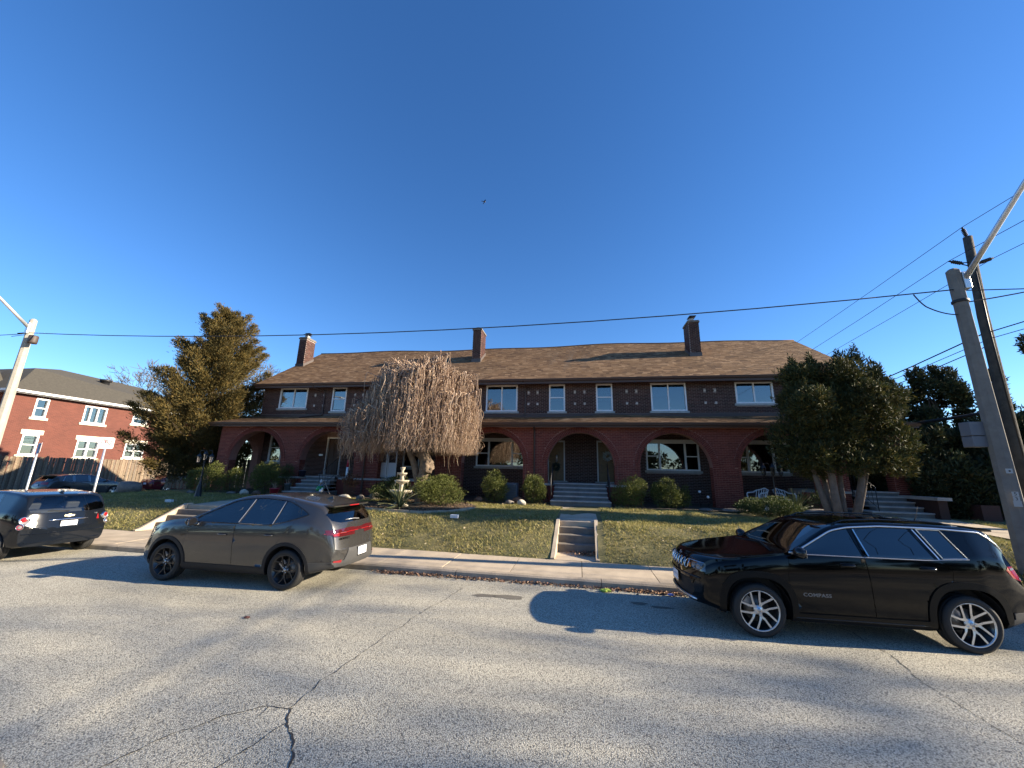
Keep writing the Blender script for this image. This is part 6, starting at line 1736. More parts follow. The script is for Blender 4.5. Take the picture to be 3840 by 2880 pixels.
# multi-trunk cedar by the right end of the house
CXc, CYc = 8.2, 13.9
ct = thing("cedar_tree", (8.0, CYc, .9), 0, "multi-trunk cedar with grey bare stems hiding the right end of the row house", "tree")
m = MB()
for dx, dy, tx, ty, r_ in ((-.10, 0, -.95, .1, .085), (.03, -.05, -.35, -.3, .11), (.22, .05, .25, .3, .08), (.42, 0, 1.05, -.1, .10), (.0, .15, -.15, .8, .08), (.5, .1, 1.6, .5, .06)):
    b0 = Vector((7.75 + dx, CYc + dy, .75)); e = Vector((8.0 + tx * 1.25, CYc + ty, 4.4))
    m.tube([b0, b0.lerp(e, .25) + Vector((.0, 0, .1)), b0.lerp(e, .55) + Vector((-.06 * tx, 0, .15)), e], [r_ * 1.35, r_, r_ * .75, r_ * .3], 8)
m.build("trunk", M_cedar_trunk, ct)
bl = lumps(8.2, CYc, 4.35, 1.85, 1.6, 1.75, 46, .50, 21, 2.45) + [(6.75, CYc, 3.5, .62, .7, .8), (7.0, CYc - .2, 4.7, .55, .6, .6), (8.95, CYc, 5.85, .34, .4, .55), (8.5, CYc, 5.75, .3, .35, .5), (7.75, CYc, 5.7, .28, .3, .45), (9.5, CYc, 5.4, .3, .3, .5), (9.6, CYc, 4.6, .55, .6, .8), (9.7, CYc, 3.4, .6, .7, .7), (7.5, CYc, 5.5, .45, .5, .55), (7.2, CYc - .4, 2.95, .55, .6, .5), (9.0, CYc - .3, 2.9, .7, .6, .5), (8.1, CYc - .5, 2.75, .6, .5, .45), (7.5, CYc + .3, 2.6, .6, .5, .45), (9.7, CYc, 2.75, .5, .5, .45), (6.7, CYc - .1, 2.85, .45, .5, .45)]
bl += [(b[0] + R.uniform(-.2, .2), b[1], b[2] + b[5] * .9, .13, .13, .3) for b in bl if b[2] > 4.6]
clump_crown(ct, "crown", M_arbor, bl, 120000, (.12, .032), 3, up=.6, hollow=.3)
# evergreens behind it, along the right side
hedge = [(13.9, 20.4, 1.0, 6.1, 1.5, "dark evergreen tucked behind the first two of the hedge"), (12.9, 18.8, 1.0, 6.0, 1.7, "slim dark evergreen just right of the cedar, feathery top"), (15.0, 19.0, 1.0, 5.9, 2.0, "dark evergreen in the middle of the hedge behind the utility pole"), (17.2, 19.2, 1.0, 5.7, 1.9, "dark evergreen right of the utility pole, half behind it"),
         (11.4, 21.5, 1.0, 4.9, 1.3, "low dark evergreen behind the cedar at the house end"), (18.9, 17.4, .9, 7.8, 2.4, "tallest dark evergreen at the far right edge"), (14.9, 17.4, .9, 3.4, 1.6, "low bushy evergreen before the taller hedge at the right"), (17.0, 16.6, .9, 3.2, 1.6, "low bushy evergreen in shade under the tallest one"), (13.2, 17.2, .9, 3.3, 1.1, "low evergreen just right of the shaded steps and low side wall")]
for i, (x, y, z, H, r_, lb) in enumerate(hedge):
    t = thing("hedge_tree", (x, y, z), 0, lb, "tree", "dark evergreens right of the house")
    m = MB()
    for k in range(3):
        m.tube([(x + R.uniform(-.3, .3), y + R.uniform(-.3, .3), z - .2), (x + R.uniform(-.4, .4), y + R.uniform(-.3, .3), z + H * .5), (x + R.uniform(-.3, .3), y, z + H * .85)], [.09, .06, .02], 6)
    m.build("trunk", M_brownbark, t)
    bl = []
    rr_ = random.Random(40 + i)
    for k in range(26):
        f = rr_.random(); h = z + H * (.22 + .74 * f); q = r_ * (1.05 - .45 * f) * rr_.uniform(.2, .75); th = rr_.uniform(0, 6.28)
        s_ = rr_.uniform(.38, .62) * (1.05 - .4 * f)
        bl.append((x + q * math.cos(th), y + q * math.sin(th), h, s_, s_, s_ * 1.25))
    bl += [(x + R.uniform(-.2, .2), y, z + H * .98, .22, .22, .5)]
    bl += [(x + rr_.uniform(-1, 1) * r_ * .6, y + rr_.uniform(-1, 1) * r_ * .6, z + rr_.uniform(.5, 1.7), .55, .6, .55) for _ in range(16)]
    clump_crown(t, "crown", M_dkgreen, bl, 46000, (.20, .058), 60 + i, up=.5, hollow=.2)

# ---- bare trees far behind
M_bare = mat("bare_branch", (0.105, 0.098, 0.092), 0.9)
def bare_tree(label, x, y, z, H, seed, spread=.55, group="bare trees behind the brick house", cuts=7, name="bare_tree"):
    rr_ = random.Random(seed); t = thing(name, (x, y, z), 0, label, "tree", group)
    tk = MB(); P3, R3 = [], []
    def grow(p, d, L, r_, lev):
        pts = [p]; q = p.copy(); dd = d.copy()
        for k in range(4):
            dd = (dd + Vector((rr_.gauss(0, .11), rr_.gauss(0, .11), .05))).normalized(); q = q + dd * L / 4; pts.append(q.copy())
        rs = [r_ * (1 - .11 * k) for k in range(5)]
        if lev < 2: tk.tube(pts, rs, 6, cap=False)
        else: P3.append([tuple(a) for a in pts]); R3.append(rs)
        if lev >= cuts: return
        for k in range(2 if lev < 1 else rr_.choice((2, 3, 3))):
            a = rr_.uniform(0, 6.28); s_ = rr_.uniform(.25, .95) * spread * (1 + lev * .08)
            o = dd.orthogonal().normalized(); o = Matrix.Rotation(a, 3, dd) @ o
            nd = (dd + o * s_ * 1.5).normalized(); nd.z = max(nd.z, -.05)
            grow(pts[rr_.choice((3, 4, 4))], nd.normalized(), L * rr_.uniform(.62, .86), max(.035, rs[-1] * rr_.uniform(.55, .75)), lev + 1)
    grow(Vector((x, y, z)), Vector((0, 0, 1)), H * .34, H * .024, 0)
    tk.build("trunk", M_bare, t)
    V, F = thin_tubes(np.array(P3), np.array(R3)); np_mesh("branches", V, F, M_bare, t, smooth=True, kind="stuff")
bare_tree("large bare tree with spreading limbs above the grey hipped roof", -64.5, 45, 1.5, 14.5, 3, .7)
bare_tree("slimmer bare tree half behind the rusty conifer", -59.0, 46, 1, 13.5, 9, .6)
bare_tree("thin bare treetop between conifer and roof gable", -43, 48, 0, 14, 14, .5)

# ---- shrubs
M_shrub = rand_mat("boxwood_foliage", [(0.085, 0.105, 0.022), (0.125, 0.14, 0.030), (0.06, 0.08, 0.02), (0.16, 0.165, 0.04), (0.10, 0.115, 0.026)], 0.65, patch=.2, pscale=3, trans=.2)
M_shrub2 = rand_mat("juniper_foliage", [(0.055, 0.078, 0.020), (0.085, 0.108, 0.026), (0.042, 0.060, 0.02), (0.115, 0.13, 0.034)], 0.65, patch=.25, pscale=3, trans=.2)
def shrub(label, x, y, rx, ry, h, m=None, n=9000, leaf=(.05, .024), seed=1, z=None, lob=7, group="evergreen shrubs along the porch"):
    z = lawn_z(x, y) if z is None else z
    t = thing("shrub", (x, y, z), 0, label, "shrub", group)
    s = MB()
    rr_ = random.Random(seed)
    for k in range(5): s.tube([(x + rr_.uniform(-.06, .06), y, z - .05), (x + rr_.uniform(-.3, .3) * rx, y + rr_.uniform(-.3, .3) * ry, z + h * .6)], [.02, .008], 5)
    s.build("stems", M_brownbark, t)
    bl = [(x, y, z + h * .48, rx * .82, ry * .82, h * .48)]
    for k in range(lob):
        a = rr_.uniform(0, 6.28); e = rr_.uniform(-.35, 1.2); q = rr_.uniform(.45, .72)
        s_ = rr_.uniform(.30, .52)
        bl.append((x + rx * q * math.cos(a) * math.cos(e), y + ry * q * math.sin(a) * math.cos(e), max(z + h * .25, z + h * .5 + h * .42 * math.sin(e)), rx * s_, ry * s_, h * s_ * .72))
    clump_crown(t, "foliage", m or M_shrub, bl, n, leaf, seed, up=.35, hollow=.6)
    return t
shrub("yellow-green rounded shrub behind the black garden lamp", -17.3, 16.0, .82, .75, 1.25, seed=1)
shrub("small knobbly shrub at the left corner pier of the porch", -16.2, 16.2, .62, .6, 1.02, seed=2, n=4200)
shrub("big round shrub below the left arch", -14.3, 16.2, .80, .75, 1.28, seed=3, n=10000)
shrub("dark shrub in shadow between the left arch and the stair pier", -13.9, 16.9, .5, .4, 1.2, M_shrub2, 2600, seed=4)
shrub("low dark shrub left of the stone fountain", -7.35, 14.9, .95, .8, .92, M_shrub2, 13000, seed=5, group="evergreen shrubs in the front bed")
shrub("wide bright shrub right of the fountain under the weeping tree", -5.2, 14.5, 1.02, .85, 1.02, M_shrub, 16000, seed=6, group="evergreen shrubs in the front bed", lob=9)
shrub("shrub cut in half by shade under the window left of the central steps", -3.45, 16.3, .68, .6, 1.12, seed=7)
shrub("tall egg-shaped shrub just left of the central porch steps", -1.85, 16.2, .54, .5, 1.22, seed=8, lob=4)
shrub("bushy shrub just right of the central porch steps", 1.95, 16.2, .74, .65, 1.12, seed=9)
shrub("wider shrub under the right arch window", 3.35, 16.5, .72, .6, 1.0, seed=10)
shrub("low shrub tight against the right pier side", 4.0, 16.6, .35, .35, .75, seed=11, n=1800, lob=3)
shrub("dark spreading juniper in front of the white plastic chair", 6.3, 14.9, 1.15, .8, .62, M_shrub2, 12000, seed=12, lob=10)
shrub("juniper tuft beside the porch ledge behind the spiky plant", 8.6, 16.4, .8, .5, .75, M_shrub2, 3000, seed=13)

# ---- yuccas: every leaf a part
M_yucca = rand_mat("yucca_leaf", [(0.10, 0.125, 0.055), (0.15, 0.17, 0.085), (0.075, 0.10, 0.045), (0.23, 0.22, 0.11)], 0.5, patch=.15, pscale=4)
def yucca(label, x, y, z, L, n, seed):
    rr_ = random.Random(seed); t = thing("yucca", (x, y, z), 0, label, "plant", "spiky yucca plants")
    me = []
    for bend in (.1, .35, .65):
        V, F = [], []
        for k in range(7):
            f = k / 6; w = .019 * (1 - f ** 2.2) * (1 if k else .7); px, pz = f, -bend * f * f * .55
            V += [(px, -w, pz + .007), (px, 0, pz), (px, w, pz + .007)]
        for k in range(6):
            for j in range(2): F.append((3 * k + j, 3 * k + 3 + j, 3 * k + 4 + j, 3 * k + 1 + j))
        q = bpy.data.meshes.new("leaf"); q.from_pydata(V, [], F); q.materials.append(M_yucca); me.append(q)
    for i in range(n):
        el = rr_.uniform(-.05, 1.35) if i > n * .2 else rr_.uniform(1.0, 1.5)
        o = link_mesh("leaf", rr_.choice(me), t, (0, 0, .12)); o.rotation_euler = (rr_.uniform(-.5, .5), -el, rr_.uniform(0, 6.28)); s_ = L * rr_.uniform(.65, 1.1); o.scale = (s_, s_ * 1.15, s_)
yucca("sunlit spiky plant in front of the stone fountain", -6.0, 12.75, lawn_z(-6.0, 12.75), .84, 130, 4)
yucca("shaded spiky plant near the lantern post", 7.5, 15.6, 1.0, .85, 90, 8)

# ---- grass blades on the bank (one mass)
def grass():
    N = 230000
    x = NP.uniform(-24.5, 13, N); t = NP.uniform(0, 1, N) ** .85 * 6.3; y = 10.17 - .032 * x + .02 + t
    keep = np.ones(N, bool)
    for cx, hw in ((-.06, .70), (-12.84, 1.0)): keep &= ~((np.abs(x - cx - .022 * (y - 12)) < hw) & (y < 16))
    keep &= ~((np.abs(x + 12.75) < .98) & (y > 12)); keep &= ~((np.abs(x) < 1.32) & (y > 15.45)); keep &= ~((x > 10.55) & (x < 12.25))
    keep &= ~((((x + 6.0) / 2.3) ** 2 + ((y - 14.2) / 1.75) ** 2) < 1); keep &= y < 15.75 + .12 * np.sin(x * 2)
    keep &= ~((np.abs(x - 6.5) < 2.3) & (y > 14.6))
    x, y = x[keep], y[keep]; n = len(x)
    z = np.array([lawn_z(a, b2) for a, b2 in zip(x, y)])
    cl = (np.sin(x * 3.3 + 1) * np.sin(y * 4.1) + np.sin(x * 7.7 - y * 2) * .6 > .75)
    h = NP.uniform(.03, .075, n) * np.where(cl, 1.25, 1.0) * (1 + .5 * np.sin(x * 2.1 + y * 1.3) * np.sin(y * 3.1)); a = NP.uniform(0, 6.28, n); w = NP.uniform(.006, .013, n)
    le = NP.uniform(.3, 1.6, n); b3 = NP.uniform(0, 6.28, n)
    B = np.stack([x, y, z - .005], 1); S = np.stack([np.cos(a), np.sin(a), 0 * a], 1) * w[:, None]
    T = B + np.stack([np.cos(b3) * le * h, np.sin(b3) * le * h, h], 1)
    V = np.stack([B - S, B + S, T], 1).reshape(-1, 3)
    np_mesh("grass", V, np.arange(3 * n).reshape(-1, 3), M_grass, kind="stuff")
M_grass = rand_mat("grass_blade", [(0.31, 0.265, 0.085), (0.45, 0.375, 0.14), (0.21, 0.215, 0.06), (0.58, 0.48, 0.22), (0.14, 0.17, 0.045), (0.38, 0.32, 0.115)], 0.8, patch=.3, pscale=.9, trans=.25)
grass()

# across the street, behind the photographer: what the window panes and car sides mirror
def far_side():
    rng = np.random.default_rng(77); C, D = [], []
    for i in range(46):
        x = -75 + i * 3.4 + rng.uniform(-1, 1); y = -17 - rng.uniform(0, 6); H = rng.uniform(3.5, 9.5)
        for b in range(7):
            c = np.array([x + rng.uniform(-1.6, 1.6), y + rng.uniform(-1.2, 1.2), H * rng.uniform(.25, .95)]); u = norm(rng.normal(size=(150, 3))); C.append(c + u * rng.uniform(.5, 1.0, (150, 1)) * rng.uniform(.9, 1.7)); D.append(norm(u + rng.normal(size=(150, 3)) * .5))
    C, D = np.concatenate(C), np.concatenate(D); C[:, 2] = np.maximum(C[:, 2], .1)
    V, F = leaf_tris(C, D, .55, .3); np_mesh("far_side_trees", V, F, M_dkgreen, kind="stuff")
far_side()

# bare street trees far off to the right: their crowns soften the sun on the near half of the road
bare_tree("tall bare street tree beyond the right end of the view", 41, 4.6, 0, 19, 31, .75, "bare trees beyond the right edge", 7)
bare_tree("second tall bare street tree beyond the right end of the view", 49, 2.5, 0, 20, 37, .75, "bare trees beyond the right edge", 7)
# ================================================================== STREET FURNITURE
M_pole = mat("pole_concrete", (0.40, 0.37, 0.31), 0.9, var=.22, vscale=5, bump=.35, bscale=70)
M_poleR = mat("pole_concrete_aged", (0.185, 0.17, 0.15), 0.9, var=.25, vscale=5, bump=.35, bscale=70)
M_galv = mat("galvanised_steel", (0.62, 0.63, 0.64), 0.4, .7)
M_wood = mat("pole_wood", (0.075, 0.065, 0.052), 0.95, var=.5, vscale=4, bump=.7, bscale=18)
M_wire = mat("wire_black", (0.012, 0.012, 0.013), 0.6)
def lamp_post(label, x, y, top, rb, rt, arm0, arm1, m, flat=8, rot=.2):
    t = thing("street_lamp", (x, y, .15), 0, label, "street lamp", "concrete street lamps with metal arms")
    p = MB(); V = []; z0 = 0.0
    for z, r_ in ((z0, rb), (top - .06, rt), (top, rt * .55)):
        for k in range(flat): a = rot + 2 * math.pi * k / flat; V.append((x + r_ * math.cos(a), y + r_ * math.sin(a), z))
    F = [(i * flat + k, i * flat + (k + 1) % flat, (i + 1) * flat + (k + 1) % flat, (i + 1) * flat + k) for i in range(2) for k in range(flat)] + [tuple(2 * flat + k for k in range(flat))]
    p.add(V, F); p.build("pole", m, t)
    a, b2 = Vector(arm0), Vector(arm1)
    m_ = MB(); end = b2 + (b2 - a) * .9 + Vector((0, -.8, -.3)); m_.tube([a, a.lerp(b2, .5), b2, b2 + (b2 - a) * .45 + Vector((0, 0, -.08)), end], [.06, .055, .05, .045, .04], 10); arm = m_.build("arm", M_galv, t)
    br = MB(); br.box(a.x - .07, a.y - .03, a.z - .28, a.x + .07, a.y + .10, a.z + .16, bev=.01); br.build("bracket", M_galv, t)
    h = MB(); h.box(end.x - .14, end.y - .62, end.z - .09, end.x + .14, end.y + .05, end.z + .06, bev=.04); h.build("lamp_head", M_galv, t)
    return t
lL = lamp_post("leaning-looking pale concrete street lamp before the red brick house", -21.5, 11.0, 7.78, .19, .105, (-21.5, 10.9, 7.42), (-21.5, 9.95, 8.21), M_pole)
m = MB(); m.lathe([(0, .0), (.13, .0), (.14, .06), (.14, .28), (.12, .32), (0, .33)], 14, Matrix.Translation((-21.12, 10.95, 6.72))); m.build("photo_cell", mat("rusty_can", (.06, .042, .035), .6), lL)
m = MB(); m.tube([(-21.5, 10.95, 7.18), (-21.72, 10.8, 7.1)], .03, 6); m.tube([(-21.5, 11, 7.14), (-21.8, 10.7, 6.95)], .012, 5); m.build("cable_clamp", M_wire, lL)
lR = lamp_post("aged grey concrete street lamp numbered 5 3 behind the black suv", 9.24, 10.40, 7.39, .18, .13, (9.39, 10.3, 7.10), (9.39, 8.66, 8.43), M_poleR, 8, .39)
m = MB(); m.lathe([(.145, 0), (.155, .01), (.155, .07), (.145, .08)], 10, Matrix.Translation((9.24, 10.40, 6.48))); m.build("band", M_wire, lR)
m = MB(); m.box(8.82, 10.43, 3.01, 9.10, 10.69, 3.25, bev=.008); m.box(8.82, 10.43, 3.265, 9.10, 10.69, 3.58, bev=.008); m.build("meter_box", mat("box_grey", (.12, .125, .14), .5), lR)
def on_pole(txt, z, s):
    F_ = frame_at(Vector((9.16, 10.215, z)), Vector((-.40, -1, 0)))
    m = MB(); m.box(-s / 2, -s / 2, 0, s / 2, s / 2, .004, F_); o = m.build("number_plate", M_silver, lR)
    if txt:
        me_ = text_mesh(txt, s * 1.0, .001); me_.transform(F_ @ Matrix.Translation((0, 0, .0055))); me_.transform(Matrix.Translation(-WLOC[o.name])); me_.materials.clear(); me_.materials.append(M_black); link_mesh("lettering", me_, o)
on_pole("5", 2.0, .095); on_pole("3", 1.9, .095); on_pole("", 1.80, .12); on_pole("", 2.48, .10)
m = MB(); m.lathe([(0, .006), (.018, .006), (.018, 0)], 8, frame_at(Vector((9.16, 10.205, 2.48)), Vector((-.40, -1, 0)))); m.build("bolt", M_black, lR)
ut = thing("utility_pole", (12.95, 14.0, .5), 0, "dark wooden utility pole with insulators behind the concrete lamp", "utility pole")
m = MB(); m.tube([(12.82, 14, .2), (12.88, 14, 4), (12.95, 14, 7.5), (13.12, 14, 10.35)], [.17, .15, .135, .115], 12); m.build("pole", M_wood, ut)
def insulator(p, q, name="insulator"):
    p, q = Vector(p), Vector(q); d = (q - p); L = d.length
    rot = d.to_track_quat('Z', 'Y').to_matrix().to_4x4(); M_ = Matrix.Translation(p) @ rot
    m = MB(); pf = [(.02, 0)]
    for k in range(5): z_ = L * (.15 + .14 * k); pf += [(.035, z_), (.062, z_ + L * .04), (.062, z_ + L * .07), (.035, z_ + L * .11)]
    pf += [(.025, L * .88), (.03, L), (0, L)]
    m.lathe(pf, 12, M_); m.build(name, M_wire, ut)
insulator((13.1, 14, 10.35), (13.04, 14, 10.72)); insulator((12.80, 14, 9.38), (12.42, 14, 9.50)); insulator((13.26, 14, 9.38), (13.66, 14, 9.52))
m = MB()
for s_ in (1, -1):
    m.tube([(13.03, 14, 9.42), (13.03 + s_ * .28, 14, 9.41)], .018, 5); m.tube([(13.03, 14, 9.25), (13.03 + s_ * .28, 14, 9.36)], .018, 5)
m.build("insulator_bracket", M_wire, ut)
m = MB(); m.tube([(12.86, 13.86, 3.0), (12.9, 13.86, 7.0), (12.96, 13.86, 9.0)], .02, 5); m.build("ground_conduit", M_black, ut)
def cable(label, pts, r_, group="overhead wires"):
    """hanging wire through its fixed points with a little sag between them"""
    P = []
    for (a, b2, sag) in pts:
        a, b2 = Vector(a), Vector(b2)
        for k in range(15):
            t_ = k / 14; P.append(a.lerp(b2, t_) - Vector((0, 0, 4 * sag * t_ * (1 - t_))))
    m = MB(); m.tube([p for i, p in enumerate(P) if i == 0 or (p - P[i - 1]).length > 1e-4], r_, 5)
    o = m.build("overhead_wire", M_wire); tag(o, label, "wire", group)
cable("twisted service cable strung across the whole front between the two lamp posts", [((-21.55, 10.9, 7.17), (9.10, 10.33, 6.81), .56)], .016)
cable("short cable leaving the left lamp post to the left", [((-21.6, 10.85, 7.1), (-60, 8, 7.0), .4)], .014)
cable("upper cable running right from behind the grey lamp post", [((9.38, 10.4, 6.81), (40, 9.6, 6.9), .35)], .013)
cable("lower thick cable running right from the lamp post band", [((9.38, 10.4, 6.50), (11.7, 10.35, 6.92), .03)], .016)
cable("top wire from the tall insulator towards the roof end", [((13.04, 14, 10.74), (13.04, 75, 10.5), .75)], .010)
cable("top wire from the tall insulator towards the right edge", [((13.04, 14, 10.74), (13.04, -26, 10.9), .45)], .010)
cable("middle wire from the left insulator towards the roof end", [((12.40, 14, 9.5), (12.40, 75, 9.6), 1.1)], .010)
cable("middle wire from the left insulator past the lamp arm", [((12.40, 14, 9.5), (12.40, -26, 9.8), .45)], .010)
cable("wire from the right insulator passing low over the roof end", [((13.68, 14, 9.52), (13.68, 75, 9.6), 1.0)], .010)
cable("wire from the right insulator to the right edge", [((13.68, 14, 9.52), (13.68, -26, 9.8), .45)], .010)
cable("thick bundled cable sagging from the utility pole over the hedge tops", [((12.95, 14, 6.95), (12.95, 55, 6.4), 1.0)], .022)
cable("thin cable just below the bundled one over the hedge tops", [((12.98, 14, 6.72), (12.95, 55, 6.3), .9)], .012)
cable("lowest communication cable dipping behind the hedge tops", [((12.95, 14, 6.52), (12.95, 55, 5.9), 1.0)], .016)
cable("cable from the utility pole down to the right edge", [((12.98, 14, 6.93), (13.0, -20, 6.9), .4)], .018)
cable("thin cable from the utility pole to the right edge below the other", [((12.98, 14, 6.72), (13.0, -20, 6.6), .4)], .012)
cable("stiff black splice cable low in front of the hedge", [((12.75, 14, 4.42), (12.75, 17.0, 4.42), .02)], .055)
cable("short looped tail of the service cable hanging by the grey lamp post", [((8.25, 10.34, 6.74), (8.46, 10.34, 6.40), .03), ((8.46, 10.34, 6.40), (9.08, 10.36, 6.17), .05)], .014)

# no-parking signs
M_signw = mat("sign_white", (0.80, 0.79, 0.77), 0.45)
M_signr = mat("sign_red", (0.50, 0.03, 0.035), 0.5)
def sign_post(name, label, x, y, z0, z1, s, nrm, face):
    t = thing(name, (x, y, z0), 0, label, "sign", "parking signs at the lawn corner")
    m = MB(); n_ = Vector(nrm).normalized(); m.tube([(x, y, z0 - .3), (x, y, z1 + s * .45)], .032, 8); m.build("post", M_galv, t)
    F_ = frame_at(Vector((x, y, z1)) + n_ * .04, n_)
    m = MB(); b_ = s / 2; c_ = .03
    m.prism([(-b_ + c_, -b_), (b_ - c_, -b_), (b_, -b_ + c_), (b_, b_ - c_), (b_ - c_, b_), (-b_ + c_, b_), (-b_, b_ - c_), (-b_, -b_ + c_)], 0, .006, F_); pl_ = m.build("sign_panel", M_signw, t)
    if face:
        G = F_ @ Matrix.Translation((.0, .03, .0065)); r0, r1 = s * .275, s * .33
        m = MB(); V = [(r_ * math.cos(a), r_ * math.sin(a), h) for a in frange(0, 2 * math.pi * 35 / 36, 35) for r_, h in ((r0, .0012), (r1, .0012))]
        m.add(V, [(2 * i, 2 * i + 1, (2 * i + 3) % 72, (2 * i + 2) % 72) for i in range(36)], False, G)
        m.box(-s * .30, -s * .028, .0015, s * .30, s * .028, .0022, G @ Matrix.Rotation(rad(-42), 4, 'Z')); m.build("no_parking_ring", M_signr, pl_)
        me_ = text_mesh("P", s * .46, .0006, 1, .004); me_.transform(G); me_.transform(Matrix.Translation(-WLOC[pl_.name])); me_.materials.clear(); me_.materials.append(M_black); link_mesh("lettering", me_, pl_)
        m = MB(); G2 = F_ @ Matrix.Translation((-s * .36, -s * .37, .0065)); m.prism([(-.035, 0), (-.005, .022), (-.005, .008), (.028, .008), (.028, -.008), (-.005, -.008), (-.005, -.022)], 0, .0015, G2); m.build("arrow", M_black, pl_)
    return t
sign_post("parking_sign", "white no-parking sign with red ring on a metal post in the lawn", -15.75, 10.62, .25, 2.87, .37, (.80, -.60, 0), True)
sign_post("parking_sign", "narrow edge-on sign on a thin post in front of the brick house", -18.62, 10.62, .15, 2.68, .36, (.47, .883, 0), False)

# garden lantern posts
M_lantern_glass = glass_mat("lantern_glass", (.55, .58, .6), .12)
def lantern_post(label, x, y, z, H, heads, flare):
    t = thing("garden_lamp", (x, y, z), 0, label, "garden lamp", "black iron lantern posts")
    m = MB(); m.lathe([(0, 0), (.16, 0), (.16, .03), (.13, .06), (.10, .3), (.075, .5), (.045, .62), (.03, .8), (.026, H - .5), (.03, H - .42), (.02, H)] if flare else [(0, 0), (.12, 0), (.09, .06), (.035, .2), (.026, .5), (.026, H - .4), (.03, H - .36), (.02, H)], 14, Matrix.Translation((x, y, z))); m.build("post", M_black, t)
    for dx, dy, hz in heads:
        p = Vector((x + dx, y + dy, z + hz)); m = MB()
        if abs(dx) + abs(dy) > .01: m.tube([(x, y, z + H - .25), (x + dx * .4, y + dy * .4, z + H + .02), (x + dx * .9, y + dy * .9, z + H + .0), (p.x, p.y, p.z + .34)], .012, 5)
        m.lathe([(0, .36), (.012, .34), (.012, .30), (.03, .28), (.09, .20), (.10, .18), (.095, .17)], 6, Matrix.Translation(p))
        for k in range(6):
            a = 2 * math.pi * k / 6; m.tube([p + Vector((.088 * math.cos(a), .088 * math.sin(a), .18)), p + Vector((.066 * math.cos(a), .066 * math.sin(a), -.06))], .007, 4)
            a2 = 2 * math.pi * (k + 1) / 6
            m.tube([p + Vector((.085 * math.cos(a), .085 * math.sin(a), .15)), p + Vector((.068 * math.cos(a2), .068 * math.sin(a2), -.03))], .004, 4)
        m.lathe([(.07, -.05), (.075, -.07), (.03, -.10), (.012, -.13), (0, -.14)], 6, Matrix.Translation(p)); ln = m.build("lantern", M_black, t)
        g = MB(); g.lathe([(.08, .17), (.06, -.05)], 6, Matrix.Translation(p), False); g.build("lantern_glass", M_lantern_glass, ln)
lantern_post("black lantern post with flared foot standing in the left lawn", -15.55, 14.1, lawn_z(-15.55, 14.1) - .03, 1.95, [(-.36, .05, 1.52), (.36, -.05, 1.52), (0, 0, 1.62)], True)
lantern_post("black lantern post with three lanterns before the right arch window", 7.03, 16.0, 1.0, 1.75, [(-.29, .0, 1.42), (.29, .02, 1.42), (0, -.05, 1.44)], False)

# stone fountain
M_fount = mat("fountain_stone", (0.60, 0.55, 0.44), 0.85, var=.4, vscale=12, dark=(.30, .24, .15), bump=.4, bscale=40)
fx, fy, fz = -6.40, 13.6, .93
ft = thing("fountain", (fx, fy, fz), 0, "three-tier pale stone fountain between the two low shrubs", "fountain")
T_ = Matrix.Translation((fx, fy, fz))
m = MB(); m.lathe([(0, 0), (.30, 0), (.30, .07), (.20, .10), (.14, .2), (.13, .38), (.2, .44), (.36, .50), (.40, .545), (.40, .58), (.36, .58), (.30, .53), (.1, .5), (0, .5)], 28, T_); m.build("basin", M_fount, ft)
m = MB(); m.lathe([(.09, .5), (.075, .6), (.07, .74), (.10, .80), (.20, .84), (.265, .89), (.27, .925), (.24, .925), (.2, .89), (.05, .87)], 28, T_); m.build("lower_bowl", M_fount, ft)
m = MB(); m.lathe([(.06, .87), (.085, .93), (.07, 1.0), (.065, 1.05), (.09, 1.09), (.15, 1.13), (.175, 1.16), (.175, 1.185), (.15, 1.185), (.05, 1.15)], 26, T_); m.build("upper_bowl", M_fount, ft)
m = MB(); m.lathe([(.045, 1.15), (.05, 1.22), (.04, 1.25), (.075, 1.30), (.095, 1.36), (.10, 1.385), (.08, 1.385), (.05, 1.35), (0, 1.34)], 22, T_); m.build("top_cup", M_fount, ft)
ic = MB()
for a, z_, r_ in ((.3, .56, .39), (2.0, .56, .39), (5.4, .58, .40), (-.2, .9, .265), (4.2, .9, .265), (5.9, 1.17, .17), (3.6, 1.17, .17)):
    ic.tube([(fx + r_ * math.cos(a), fy + r_ * math.sin(a), fz + z_ + .02), (fx + r_ * 1.03 * math.cos(a), fy + r_ * 1.03 * math.sin(a), fz + z_ - .17)], [.016, .005], 5)
ic.build("icicles", M_fount, ft)

# bed: mulch and curved concrete edging, rocks
M_mulch = rand_mat("mulch_chip", [(0.12, 0.075, 0.045), (0.18, 0.115, 0.07), (0.08, 0.052, 0.034), (0.24, 0.16, 0.10)], 0.95)
bd = MB(); n_ = 40; V = [(-6.0, 14.2, lawn_z(-6, 14.2) + .05)]
for k in range(n_):
    a = 2 * math.pi * k / n_; x_, y_ = -6.0 + 2.25 * math.cos(a), 14.2 + 1.68 * math.sin(a); V.append((x_, y_, lawn_z(x_, y_) + .022))
bd.add(V, [(0, i, i % n_ + 1) for i in range(1, n_ + 1)]); bd.build("flower_bed", M_soil, kind="structure")
bd = MB(); bd.add([(-18.3, 15.9, 1.01), (12, 15.9, 1.01), (12, 19.7, 1.03), (-18.3, 19.7, 1.03)], [(0, 1, 2, 3)]); bd.build("porch_bed", M_soil, kind="structure")
k_ = 5200; a = NP.uniform(0, 6.28, k_); q = np.sqrt(NP.uniform(0.05, 1.0, k_)); cx_ = -6 + 2.22 * q * np.cos(a); cy_ = 14.2 + 1.66 * q * np.sin(a)
cz_ = np.array([lawn_z(p, r_) for p, r_ in zip(cx_, cy_)]) + .04 + NP.uniform(0, .02, k_)
